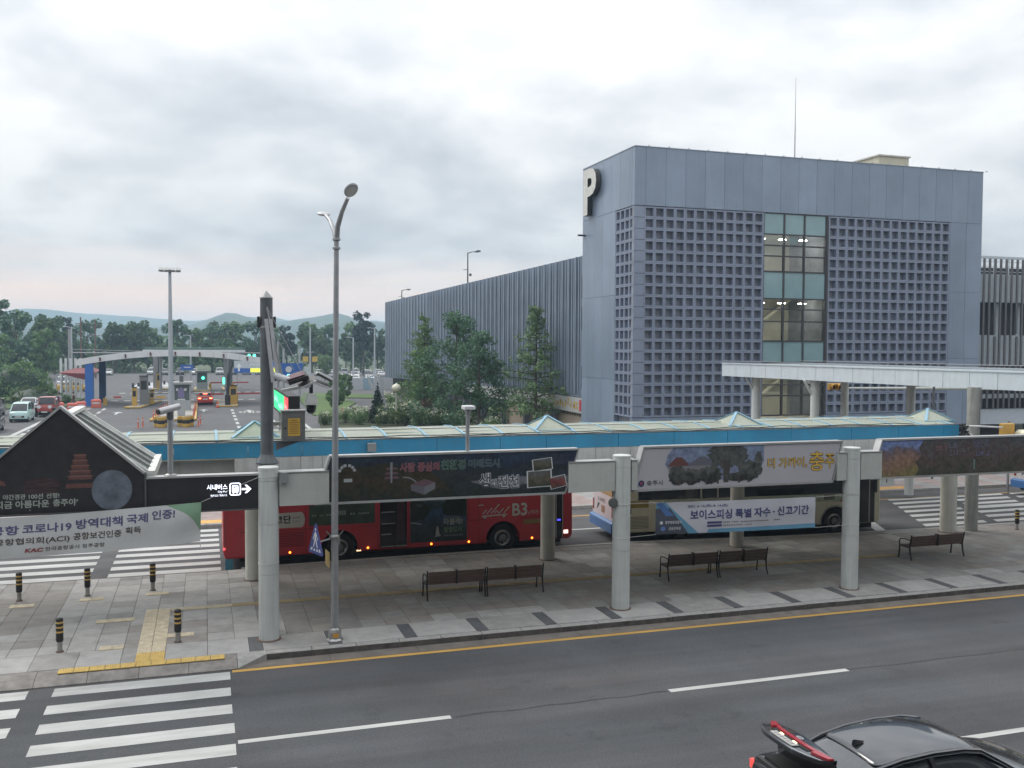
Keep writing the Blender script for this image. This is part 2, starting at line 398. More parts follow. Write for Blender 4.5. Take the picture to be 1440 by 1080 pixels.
# bus road: crosswalk stripes left, skewed crosswalk right, centre line, far edge line
for k in range(8):
    y0 = 30.55 + k*.93; y1 = y0 + .47
    for x0, x1 in ((-2.85, .42), (-6.75, -3.35), (-10.6, -7.2)): rect('crosswalk_stripe', x0, x1, y0, y1, M_WHITE, bus_road)
for k in range(7):
    y0 = 30.25 + k*.93; y1 = y0 + .46
    for a in (26.75, 30.3, 33.85):
        f = lambda y: a + (y-29.9)*.52
        sheet('crosswalk_stripe', [(f(y0), y0), (f(y0)+3.05, y0), (f(y1)+3.05, y1), (f(y1), y1)], M_WHITE, bus_road)
for x0, x1 in ((12.9, 17.5), (20, 24.2), (32.5, 44), (1.0, 5.0), (7, 11)): rect('lane_line', x0, x1, 33.5, 33.64, M_WHITE, bus_road)
rect('stop_line', 24.0, 24.0+.01, 30.3, 30.31, M_WHITE, bus_road)
sheet('stop_line', [(24.4, 30.0), (24.85, 30.0), (26.4, 33.3), (25.95, 33.3)], M_WHITE, bus_road)
rect('edge_line', 1.0, 60, 36.2, 36.34, M_YELL, bus_road)

# ---- the bus island: a base, then kerb stones, slabs and tactile tiles laid on it
REAR = [(-60, 30.0), (0, 30.08), (6, 30.32), (14, 30.30), (20, 29.62), (26, 29.34), (60, 29.3)]
def rear_y(x):
    for (a, b), (c, d) in zip(REAR, REAR[1:]):
        if a <= x <= c: return b + (d-b)*(x-a)/(c-a)
    return 30
isl_poly = [(-60, 21.5), (60, 21.5), (60, 29.1)] + [(x, y-.22) for x, y in REAR[::-1][1:]]
island = structure(MB().prism([(x, y) for x, y in isl_poly], 'z', -.05, .118).build('bus_island', M_JOINT))
# slab field: block pattern of tones; 300 nearest as separate slabs
PZ = .15
slab_meshes = {}
def slab_mesh(w, d, t):
    k = (round(w, 3), round(d, 3), t)
    if k not in slab_meshes:
        slab_meshes[k] = MB().cbox(.004, w-.004, .004, d-.004, -.04, 0, .004).mesh('paving_slab', SLAB[t])
    return slab_meshes[k]
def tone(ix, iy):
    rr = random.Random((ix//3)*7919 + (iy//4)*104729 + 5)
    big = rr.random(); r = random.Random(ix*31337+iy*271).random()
    if -9 + ix*.6 > .6 and iy > 1: big *= .62      # canopy shade put into darker, browner slab tones over the waiting area
    elif -9 + ix*.6 < .6: big = .25 + big*.75  # brighter light of the open plaza put into paler slab tones
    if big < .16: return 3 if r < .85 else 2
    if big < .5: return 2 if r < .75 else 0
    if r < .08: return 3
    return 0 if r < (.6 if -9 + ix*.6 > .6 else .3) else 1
tact_rects = [(-3.0, .36, 21.36, 21.70), (-1.52, -.92, 21.70, 25.95), (-.92, 30.0, 25.35, 25.65), (-2.62, -1.98, 22.68, 22.98), (-.86, -.2, 22.9, 23.05)]
cand = []
XW, YW = .6, .6
rows = [(21.72, 1.10, True)]
y = 22.82
while y < 30.0: rows.append((y, YW, False)); y += YW
for ri, (y0, d, border) in enumerate(rows):
    x = -9.0; ix = 0
    while x < 44:
        if border:
            # long light slabs broken by dark inserts
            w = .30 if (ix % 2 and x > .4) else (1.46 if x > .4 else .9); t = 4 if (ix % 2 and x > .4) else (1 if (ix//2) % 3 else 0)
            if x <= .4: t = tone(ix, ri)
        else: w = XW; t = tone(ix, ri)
        xx = x; dd = d
        lim = rear_y(xx+w/2) - .24
        if y0 < lim - .05:
            dd = min(d, lim - y0)
            cand.append((math.hypot(xx+w/2-2, (y0+dd/2-16)*1.0) + (0 if -6 < xx < 26 else 60), xx, y0, w, dd, t))
        x += w; ix += 1
cand.sort()
rest = MB(); nslab = 0
def clip_by_tact(x, y, w, d):
    """true when the slab lies wholly below a tactile tile run"""
    return any(a <= x and x+w <= b and c <= y and y+d <= e for a, b, c, e in tact_rects)
for dist, x, y0, w, d, t in cand:
    dz = random.uniform(-.002, .002)
    if nslab < 290:
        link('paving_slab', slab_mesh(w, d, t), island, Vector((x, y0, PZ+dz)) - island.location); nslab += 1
    else:
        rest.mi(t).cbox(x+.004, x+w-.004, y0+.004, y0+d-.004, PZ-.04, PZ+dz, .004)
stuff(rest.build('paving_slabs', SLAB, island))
# dropped kerb and kerb stones of the near edge
def kerb_run(pts, h0, h1, wdt, parent, seg=1.0, inward=1):
    pass
M_KFACE = mat('kerb_face_stain_shade', (.095, .085, .078), .9, var=.35, scale=5, bump=.3)  # dirt and the shade on the kerb face, both put into its colour
ks = MB().cbox(0, .99, 0, .22, -.2, 0, .018); ks.m[0] = 1; ks = ks.mesh('kerb_stone', [M_KERB, M_KFACE])
for i in range(44): link('kerb_stone', ks, island, Vector((1.25+i*1.0, 21.48, PZ+random.uniform(-.004, .004))) - island.location)
for i in range(30): 
    x = .62 - (i+1)*1.0
    ko = MB().add([(x,21.03,-.1),(x+.99,21.03,-.1),(x+.99,21.70,-.1),(x,21.70,-.1),(x,21.03,.025),(x+.99,21.03,.025),(x+.99,21.34,.13),(x,21.34,.13),(x,21.70,.147),(x+.99,21.70,.147)],
        [(0,1,5,4),(4,5,6,7),(7,6,9,8),(1,2,9,6,5),(0,4,7,8,3),(2,3,8,9)]).build('dropped_kerb_stone', mat('kerb_worn', (.22, .205, .19), .85, var=.3, scale=4, bump=.3), island)
    if i > 9: break
# flare between the dropped and the full kerb
MB().add([(.62,21.03,-.1),(1.25,21.47,-.1),(1.25,21.72,-.1),(.62,21.72,-.1),(.62,21.03,.03),(1.25,21.47,.15),(1.25,21.72,.15),(.62,21.72,.15),(.62,21.3,.14)],
    [(0,1,5,4),(4,5,8),(5,6,7,8),(1,2,6,5),(2,3,7,6),(3,0,4,8,7)]).build('kerb_ramp_stone', M_KERB, island)
for i in range(42):
    x = -6 + i*1.0; ya, yb = rear_y(x), rear_y(x+1)
    drop = .0 if x > .2 else .08
    MB().prism([(x+.005, ya-.22), (x+.995, yb-.22), (x+.995, yb), (x+.005, ya)], 'z', -.1, PZ-drop+.003).build('kerb_stone', M_KERB, island)
# tactile tiles: raised bars on a yellow plate
def tact_mesh(kind, m, s=.3):
    b = MB().cbox(.004, s-.004, .004, s-.004, -.01, .006, .003)
    if kind == 'bar_y':
        for k in range(4): b.cbox(.03+k*.068, .03+k*.068+.035, .02, s-.02, .006, .012, .003)
    elif kind == 'bar_x':
        for k in range(4): b.cbox(.02, s-.02, .03+k*.068, .03+k*.068+.035, .006, .012, .003)
    else:
        for i in range(5):
            for j in range(5): b.cbox(.03+i*.055, .03+i*.055+.03, .03+j*.055, .03+j*.055+.03, .006, .012, .006)
    return b.mesh('tactile_tile', m)
TD, TY, TX, TW = tact_mesh('dot', M_TACT), tact_mesh('bar_y', M_TACT2), tact_mesh('bar_x', mat('tactile_shade', (.42, .33, .19), .8, var=.2)), tact_mesh('bar_x', M_TACT2)
def tile(me, x, y): link('tactile_tile', me, island, Vector((x, y, PZ+.008)) - island.location)
for i in range(11): tile(TD, -2.98+i*.304, 21.38)
for j in range(14):
    for i in range(2): tile(TD if j < 2 else TY, -1.5+i*.302, 21.69+j*.302)
for i in range(75): tile(TW if i < 5 else TX, -.88+i*.302, 25.62)
for x, y in ((-2.62, 25.0), (-2.32, 25.0), (-2.02, 25.0), (-2.62+.3, 22.75), (-2.4+.3, 22.75), (-.9, 23.3), (-.6, 23.3), (-4.9, 27.1), (-4.6, 27.1), (-3.25, 27.3), (-2.95, 27.3), (-1.6, 27.4), (-1.3, 27.4)):
    tile(TY, x, y)

# ---- far pavement behind the bus road
M_PINK = mat('pavers_pink', (.27, .215, .20), .85, var=.25, scale=1.5, bump=.2)
M_PINK2 = mat('pavers_grey', (.26, .25, .245), .85, var=.2, scale=1.5, bump=.2)
far_pav = structure(MB().box(-60, 80, 38.0, 42.0, -.2, .135).build('far_pavement', M_PINK))
fk = MB().cbox(0, 1.98, 0, .2, -.2, 0, .02).mesh('kerb_stone', M_KERB)
for i in range(36): link('kerb_stone', fk, far_pav, Vector((-20+i*2.0, 37.8, .15)) - far_pav.location)
for i in range(24): rect('paver_band', -10+i*2.2, -10+i*2.2+1.0, 38.02, 41.9, M_PINK2, far_pav, .139)
for x0, x1 in ((-3, .6), (27, 33)): rect('tactile_strip', x0, x1, 38.05, 38.75, mat('tactile_orange', (.60, .33, .10), .8, var=.15), far_pav, .143)

# ---- unseen terminal the view is taken from, added to shade the near side of the street
tb = thing('terminal_building', 'unseen grey airport terminal front added directly behind the viewpoint', 'building', (8, -10, 0))
M_TERM = mat('terminal_panel', (.30, .31, .32), .6, var=.06); M_TGL = mat('terminal_glass', (.05, .06, .065), .08, var=.1)
MB().box(-70, 90, -16, -1.6, 0, 15).build('wall', M_TERM, tb)
for i in range(40):
    for z0, z1 in ((.6, 4.4), (5.6, 9.4), (10.6, 13.8)): MB().box(-69.8+i*4, -66.0+i*4, -1.6, -1.52, z0, z1).build('window_pane', M_TGL, tb)
MB().box(-71, 91, -16.5, 1.2, 15, 15.6).build('roof_overhang', M_TERM, tb)
MB().box(-70, 90, -1.5, 3.6, 4.5, 4.75).build('kerbside_canopy', M_TERM, tb)
# ================================================================== street things on the island
M_POLE = mat('pole_steel', (.33, .335, .345), .45, .5, var=.12, scale=4)
M_DARKPOLE = mat('pole_dark_steel', (.115, .125, .135), .5, .35, var=.2, scale=3)
M_COLW = mat('column_paint', (.52, .545, .53), .6, var=.06, scale=2, dirt=.22)
M_COLR = mat('column_paint_rear', (.70, .69, .62), .6, var=.07, scale=2, dirt=.12)
M_BLACK = mat('black_rubber', (.018, .018, .02), .6, var=.2)
M_BAND = mat('reflective_yellow', (.55, .36, .10), .5, var=.15, scale=20)
M_STAIN = mat('galvanised', (.36, .36, .35), .4, .7, var=.18, scale=9)
M_RUST = mat('rusty_steel', (.16, .10, .075), .7, .2, var=.3, scale=12)

def bollard(loc, label):
    t = thing('bollard', label, 'bollard', loc, 'black and yellow bollards')
    x, y, z = loc
    MB().lathe([(.085, .0), (.085, .012), (.066, .03)], (x, y, z), 'z', 14).build('base_ring', M_RUST, t, True)
    MB().cyl(x, y, z+.01, z+.26, .056, 14).build('steel_foot', M_STAIN, t, True)
    MB().lathe([(.066, .24), (.078, .26), (.078, .72), (.074, .75), (.05, .765), (0, .768)], (x, y, z), 'z', 16).build('rubber_sleeve', M_BLACK, t, True)
    for k in range(3):
        MB().lathe([(.0785, .44+k*.105), (.0805, .445+k*.105), (.0805, .475+k*.105), (.0785, .48+k*.105)], (x, y, z), 'z', 16).build('reflective_band', M_BAND, t, True)
for (x, y), lb in zip(((-4.77, 27.86), (-3.10, 27.88), (-1.44, 28.0), (-3.13, 22.93), (-.65, 22.91), (29.23, 28.06)),
    ('striped bollard by the rear crosswalk, farthest left of three under the hanging banner', 'striped bollard by the rear crosswalk, middle one of three in the back line',
     'striped bollard by the rear crosswalk, nearest the parked red bus', 'striped bollard near the front kerb, left of the yellow tactile path',
     'striped bollard near the front kerb, between tactile path and big white column', 'lone striped bollard at the right edge beside the skewed crosswalk')):
    bollard((x, y, PZ), lb)

def column(x, y, h, r, m, label, group, joints=(), cap=True):
    t = thing('canopy_column', label, 'column', (x, y, PZ), group)
    prof = [(r, PZ)]
    for j in joints: prof += [(r, PZ+j-.008), (r-.012, PZ+j-.005), (r-.012, PZ+j+.005), (r, PZ+j+.008)]
    prof.append((r, h))
    MB().lathe(prof, (x, y, 0), 'z', 28).build('shaft', m, t, True)
    MB().lathe([(0, h-.001), (r+.006, h-.001), (r+.006, h+.05), (r-.01, h+.06), (0, h+.062)], (x, y, 0), 'z', 28).build('column_cap', m, t, True)
    MB().lathe([(r+.05, PZ+.001), (r+.05, PZ+.012), (r, PZ+.02)], (x, y, 0), 'z', 24).build('base_collar', M_RUST, t, True)
    return t
for x, lb in ((1.37, 'thick white front column with lane sign fixed to its left, nearest left'), (10.32, 'thick white front column between the dark billboard and the pale billboard'), (17.45, 'thick white front column right of the pale billboard')):
    column(x, 22.55, 4.13, .232, M_COLW, lb, 'front canopy columns', (1.55, 2.72, 3.72))
for x, lb in ((1.3, 'cream rear canopy column half hidden by the nearest white column'), (10.46, 'cream rear canopy column in front of the red bus nose'), (17.4, 'cream rear canopy column behind the white slogan banner'), (26.4, 'cream rear canopy column left of the two beside the skewed crosswalk')):
    column(x, 28.5, 3.85, .235 if x < 20 else .29, M_COLR, lb, 'rear canopy columns')

# lamp post with two heads
def lamp_post():
    x, y = 2.82, 22.02
    t = thing('street_lamp', 'tall grey street lamp with two oval heads at the near kerb', 'street lamp', (x, y, PZ))
    MB().lathe([(.20, 0), (.20, .02), (.16, .06), (.15, .2), (.13, .26), (.105, .30)], (x, y, PZ), 'z', 8).build('base_shoe', M_STAIN, t)
    for k in range(4):
        a = R(45+90*k); MB().cyl(x+.165*math.cos(a), y+.165*math.sin(a), PZ+.02, PZ+.07, .016, 6).build('anchor_bolt', M_STAIN, t)
    for dx in (-.05, .02): MB().box(x+dx-.01, x+dx+.05, y-.168, y-.160, PZ+.1, PZ+.19).build('warning_sticker', mat('sticker_orange', (.65, .33, .04), .6), t)
    MB().tube([(x, y, PZ+.25), (x+.005, y, 2.8), (x+.03, y, 6), (x+.06, y, 9.45)], [.092, .080, .068, .056], 14).build('shaft', M_POLE, t, True)
    for z in (9.2, 9.4): MB().lathe([(.075, z), (.092, z+.01), (.092, z+.05), (.075, z+.06)], (x+.06, y, 0), 'z', 14).build('collar', M_POLE, t, True)
    MB().tube([(x+.06, y, 9.4), (x+.08, y-.06, 9.72), (x+.14, y-.35, 10.02), (x+.22, y-.72, 10.28)], [.066, .06, .05, .042], 10).build('near_arm', M_POLE, t, True)
    MB().tube([(x+.05, y+.02, 9.4), (x+.03, y+.14, 9.62), (x-.02, y+.5, 9.92), (x-.07, y+.95, 10.10)], [.06, .055, .045, .04], 10).build('far_arm', M_POLE, t, True)
    hm = mat('lamp_head_grey', (.45, .45, .46), .5, .2)
    def head(c, d, nm):
        m = Matrix.Translation(c) @ Vector(d).to_track_quat('Y', 'Z').to_matrix().to_4x4()
        b = MB(); n = 18; vs = []
        prof = [(0, .05), (.09, .045), (.14, .025), (.155, 0), (.135, -.03), (0, -.04)]
        for r_, tt in prof:
            for k in range(n):
                a = 2*math.pi*k/n; vs.append(m @ Vector((r_*math.cos(a), r_*1.35*math.sin(a), tt)))
        b.add(vs, [(i*n+k, i*n+(k+1) % n, (i+1)*n+(k+1) % n, (i+1)*n+k) for i in range(len(prof)-1) for k in range(n)])
        h = b.build(nm, hm, t, True)
        b = MB(); b.poly([m @ Vector((.115*math.cos(2*math.pi*k/n), .155*math.sin(2*math.pi*k/n), -.042)) for k in range(n)]); b.build('lens', mat('lamp_lens', (.6, .6, .58), .3), h)
    head(Vector((x+.26, y-.93, 10.42)), (.08, -.37, .30), 'lamp_head'); head(Vector((x-.09, y+1.18, 10.16)), (-.05, .45, .1), 'lamp_head')
    # clamp with hooks at sign height
    MB().lathe([(.1, 2.52), (.115, 2.54), (.115, 2.60), (.1, 2.62)], (x, y, 0), 'z', 14).build('clamp', M_STAIN, t, True)
    for s in (-1, 1): MB().tube([(x+s*.09, y-.02, 2.60), (x+s*.13, y-.05, 2.64), (x+s*.19, y-.08, 2.72)], .014, 6).build('hook', M_STAIN, t)
    MB().box(x+.08, x+.12, y-.04, y+.04, 2.39, 2.60).build('clamp_lug', M_STAIN, t)
lamp_post()
def pedestrian_sign():
    x, y, z = 2.42, 22.02, 1.75
    t = thing('pedestrian_sign', 'blue triangular pedestrian crossing sign bracketed to the street lamp, seen edge-on', 'road sign', (2.72, 22.02, 2.0))
    MB().tube([(2.73, 22.02, 2.53), (2.45, 22.02, 2.46)], .02, 8).build('bracket', M_POLE, t, True)
    a = R(70)      # plate turned away from the viewer
    ux, uy = math.cos(a), -math.sin(a)
    blue = mat('sign_blue', (.055, .075, .26), .4, var=.08); wh = mat('sign_white', (.75, .76, .78), .4, var=.05)
    c = Vector((2.40, 22.05, 2.03))
    def P(u, w, d=0): return (c[0]+ux*u*.86 + uy*d, c[1]+uy*u*.86 - ux*d, c[2]+w*.86)
    def plate(pts, m, nm, d0, d1):
        n = len(pts); b = MB(); b.add([P(u, w, d0) for u, w in pts]+[P(u, w, d1) for u, w in pts], [tuple(range(n))[::-1], tuple(range(n, 2*n))]+[(i, (i+1)%n, n+(i+1)%n, n+i) for i in range(n)]); return b.build(nm, m, t)
    plate([(-.40, .18), (.40, .18), (.42, .24), (.04, 1.0), (-.04, 1.0), (-.42, .24)], blue, 'plate', 0, .012)
    for p in ([(-.05, .58), (.03, .58), (.06, .74), (0, .80), (-.05, .74)], [(-.05, .59), (.0, .59), (-.09, .36), (-.14, .36)], [(-.02, .59), (.04, .59), (.13, .36), (.08, .36)], [(-.03, .82), (.03, .82), (.035, .88), (-.035, .88)], [(-.07, .72), (-.04, .72), (-.12, .55), (-.15, .57)], [(.04, .74), (.07, .72), (.14, .58), (.11, .56)],
              [(-.30, .26), (-.20, .26), (-.17, .34), (-.25, .34)], [(-.13, .26), (-.03, .26), (-.02, .32), (-.1, .32)], [(.05, .26), (.14, .26), (.13, .32), (.06, .32)], [(.21, .26), (.31, .26), (.26, .34), (.18, .34)]):
        plate(p, wh, 'pictogram', .013, .016); 
    for p in ([(-.05, .58), (.03, .58), (.06, .74), (0, .80), (-.05, .74)], [(-.05, .59), (.0, .59), (-.09, .36), (-.14, .36)], [(-.02, .59), (.04, .59), (.13, .36), (.08, .36)], [(-.03, .82), (.03, .82), (.035, .88), (-.035, .88)], [(-.07, .72), (-.04, .72), (-.12, .55), (-.15, .57)], [(.04, .74), (.07, .72), (.14, .58), (.11, .56)],
              [(-.30, .26), (-.20, .26), (-.17, .34), (-.25, .34)], [(-.13, .26), (-.03, .26), (-.02, .32), (-.1, .32)], [(.05, .26), (.14, .26), (.13, .32), (.06, .32)], [(.21, .26), (.31, .26), (.26, .34), (.18, .34)]):
        plate(p, wh, 'pictogram', -.004, -.001)
pedestrian_sign()
tag(MB().add([(2.60, 21.95, 1.95), (2.71, 22.03, 1.83), (2.71, 22.03, 2.2), (2.60, 21.95, 2.32), (2.60, 21.965, 1.95), (2.71, 22.045, 1.83), (2.71, 22.045, 2.2), (2.60, 21.965, 2.32)],
    [(0,1,2,3),(7,6,5,4),(0,4,5,1),(1,5,6,2),(2,6,7,3),(3,7,4,0)]).build('notice_plate', mat('notice_yellow', (.62, .45, .20), .6)), 'small pale yellow notice plate on the street lamp below the blue sign', 'sign')

# benches: slatted backs towards us
M_WOOD = mat('bench_wood', (.115, .068, .05), .6, var=.25, scale=9, stretch=(1, 6, 6))
M_IRON = mat('bench_iron', (.022, .018, .018), .5, .3, var=.2)
def bench_proto():
    t = thing('bench', 'bench', 'bench', (0, 0, 0), 'benches on the bus island')
    Lb = 1.62
    for k in range(4):
        z = .47 + k*.088; y = .0 - k*.022
        MB().cbox(-Lb/2+.03, Lb/2-.03, y-.014, y+.014, z-.038, z+.038, .006).build('back_slat', M_WOOD, t)
    for k in range(4):
        y = .07 + k*.105
        MB().cbox(-Lb/2+.03, Lb/2-.03, y, y+.09, .40, .43, .006).build('seat_slat', M_WOOD, t)
    for s in (-1, 1):
        x = s*(Lb/2)
        MB().tube([(x, -.10, .0), (x, -.03, .2), (x, .0, .42), (x, -.04, .62), (x, -.09, .82)], [.024, .022, .024, .022, .018], 8).build('rear_leg', M_IRON, t, True)
        MB().tube([(x, .50, .0), (x, .47, .2), (x, .46, .41)], [.024, .02, .022], 8).build('front_leg', M_IRON, t, True)
        MB().tube([(x, .0, .40), (x, .47, .40)], .02, 6).build('seat_rail', M_IRON, t, True)
        MB().tube([(x, -.04, .64), (x, .2, .655), (x, .42, .63), (x, .48, .56), (x, .465, .42)], .017, 8).build('armrest', M_IRON, t, True)
    MB().box(-.02, .02, -.09, .03, .42, .80).build('centre_rib', M_IRON, t)
    return t
bp = bench_proto()
bl = [(6.44, 24.75, 'slatted wooden bench left of the nearest pair, behind the street lamp', 0), (8.12, 24.75, 'slatted wooden bench right of the nearest pair, before the red bus front wheel', 0),
      (13.66, 24.8, 'slatted wooden bench left of the pair under the white slogan banner', 0), (15.34, 24.78, 'slatted wooden bench right of the pair under the white slogan banner', .0), (22.7, 25.0, 'single slatted wooden bench near the skewed crosswalk', 0)]
for i, (x, y, lb, a) in enumerate(bl):
    b = bp if i == 0 else copy_tree(bp)
    b.location = (x, y, PZ); b.rotation_euler.z = R(a); b['label'] = lb
    if i in (0, 2): b.scale = (1.0, 1, 1)
    if i == 4: b.scale = (1.3, 1, 1)
# ================================================================== bus stop canopy
M_BLUE = mat('fascia_blue', (.025, .21, .37), .45, var=.16, scale=.8, dirt=.2)
M_SOFF = mat('soffit_white', (.42, .42, .41), .6, var=.08, dirt=.3)
M_POLYC = mat('polycarbonate', (.52, .565, .47), .35, var=.12, scale=1.2, dirt=.2)
def translucent(m, c, f):
    nt = m.node_tree; N = nt.nodes; L = nt.links; t = N.new('ShaderNodeBsdfTranslucent'); t.inputs[0].default_value = (*c, 1); mx = N.new('ShaderNodeMixShader'); mx.inputs[0].default_value = f
    L.new(N['Principled BSDF'].outputs[0], mx.inputs[1]); L.new(t.outputs[0], mx.inputs[2]); L.new(mx.outputs[0], N['Material Output'].inputs[0])
translucent(M_POLYC, (.62, .58, .46), .38)
M_RIB = mat('rib_blue', (.22, .38, .48), .5, var=.1)
M_GUTT = mat('gutter_grey', (.20, .20, .19), .6, .2, var=.3, scale=3)
canopy = thing('bus_canopy', 'long bus stop canopy with blue fascia panels and pale green roof', 'canopy', (10, 28.6, 3.8))
XC0, XC1 = -14.0, 25.6
# fascia panels
xs = [XC0]; 
while xs[-1] < XC1-.3: xs.append(min(XC1, xs[-1] + random.choice((1.48, 1.95, 2.4))))
for a, b in zip(xs, xs[1:]):
    MB().box(a+.008, b-.008, 27.2+random.uniform(0, .008), 27.27, 3.87, 4.28).build('fascia_panel', M_BLUE, canopy)
for a, b in zip(xs, xs[1:]): MB().box(a+.008, b-.008, 30.1, 30.16, 3.9, 4.28).build('fascia_panel', M_BLUE, canopy)
MB().box(XC0, XC1, 27.24, 27.36, 4.27, 4.315).build('gutter', M_GUTT, canopy)
for i in range(17): MB().box(XC0+.6+i*2.38, XC0+.7+i*2.38, 27.3, 30.08, 3.76, 3.868).build('cross_beam', M_SOFF, canopy)
MB().box(XC0, XC1-.2, 27.55, 27.8, 3.42, 3.798).build('front_beam', M_SOFF, canopy)
MB().box(XC0, XC1-.2, 29.4, 29.65, 3.42, 3.798).build('rear_beam', M_SOFF, canopy)
# flat deck between the sign beams and the fascia, with seams and an upstand
M_DECK = mat('deck_membrane', (.40, .405, .39), .7, var=.12, scale=1.2, dirt=.35)
x = .75
while x < 25.2:
    w = min(2.2, 25.3-x); MB().box(x+.006, x+w-.006, 22.84, 27.18, 3.40, 3.47+random.uniform(-.006, .006)).build('deck_panel', M_DECK, canopy); x += 2.2
for i in range(42): MB().box(.75+i*.6, .75+i*.6+.588, 27.20, 27.235, 3.44, 3.86).build('upstand_panel', M_SOFF, canopy)
# roof: double pitched sheets between blue ribs
roof_pts = lambda: [(27.3, 4.30), (28.7, 4.44), (30.1, 4.40)]
x = XC0; k = 0
while x < XC1-.05:
    w = min(1.19, XC1-x)
    b = MB()
    pts = [(27.3, 4.30), (28.0, 4.395), (28.7, 4.44), (29.4, 4.44), (30.1, 4.40)]
    sag = random.uniform(-.012, .012)
    for (y0, z0), (y1, z1) in zip(pts, pts[1:]):
        b.quad((x+.04, y0, z0+sag), (x+w-.04, y0, z0), (x+w-.04, y1, z1), (x+.04, y1, z1-sag))
    b.build('roof_sheet', M_POLYC, canopy)
    r = MB()
    for (y0, z0), (y1, z1) in zip(pts, pts[1:]): r.bar((x, y0, z0+.012), (x, y1, z1+.012), .075, .03)
    r.build('roof_rib', M_RIB, canopy)
    x += 1.19
MB().box(XC0, XC1, 28.66, 28.74, 4.45, 4.475).build('ridge_strip', mat('ridge_white', (.6, .62, .58), .5), canopy)
for i in range(20): MB().cyl(XC0+1+i*1.98, 27.26, 4.31, 4.37, .012, 6).build('gutter_bracket', M_STAIN, canopy)
for x in (1.35, 10.4, 17.32, 26.25-.9):
    pm = MB(); h = .64
    ap = (x, 28.5, 4.78)
    c = [(x-h, 28.5-h, 4.37), (x+h, 28.5-h, 4.37), (x+h, 28.5+h, 4.37), (x-h, 28.5+h, 4.37)]
    for i in range(4): pm.add([c[i], c[(i+1) % 4], ap], [(0, 1, 2)])
    p = pm.build('roof_pyramid', M_POLYC, canopy)
    for i in range(4): MB().bar((c[i][0], c[i][1], c[i][2]+.015), (ap[0], ap[1], ap[2]+.02), .09, .03).build('pyramid_rib', M_RIB, p)
    MB().box(x-h-.03, x+h+.03, 28.5-h-.05, 28.5-h, 4.30, 4.39).build('pyramid_curb', M_RIB, p)
# torn end with loose ducting at the right end of the canopy
MB().tube([(25.7, 27.4, 4.22), (26.6, 27.3, 4.2), (27.6, 27.25, 4.14)], .035, 8).build('loose_pipe', mat('pvc_white', (.75, .76, .75), .5), canopy, True)
MB().tube([(26.0, 27.1, 3.95), (26.25, 27.05, 3.78), (26.5, 27.05, 3.7), (27.2, 27.0, 3.7)], .03, 8).build('loose_pipe', MATS['pvc_white'], canopy, True)
b = MB()
for i in range(14):
    a = [Vector((random.uniform(25.55, 26.1), random.uniform(27.1, 27.6), random.uniform(3.8, 4.3))) for _ in range(4)]
    b.tube(a, .03, 5)
stuff(b.build('cable_tangle', mat('cable_black', (.03, .03, .032), .7), canopy))
# cables lying along the gutter
for y0, z0, s in ((27.18, 4.33, 1), (27.3, 4.36, 2)):
    pts = [(x*.9-6, y0+random.uniform(-.04, .04), z0+.02*math.sin(x*1.3*s)+random.uniform(0, .02)) for x in range(34)]
    MB().tube(pts, .014, 5).build('cable', mat('cable_black', (.03, .03, .032), .7), canopy)

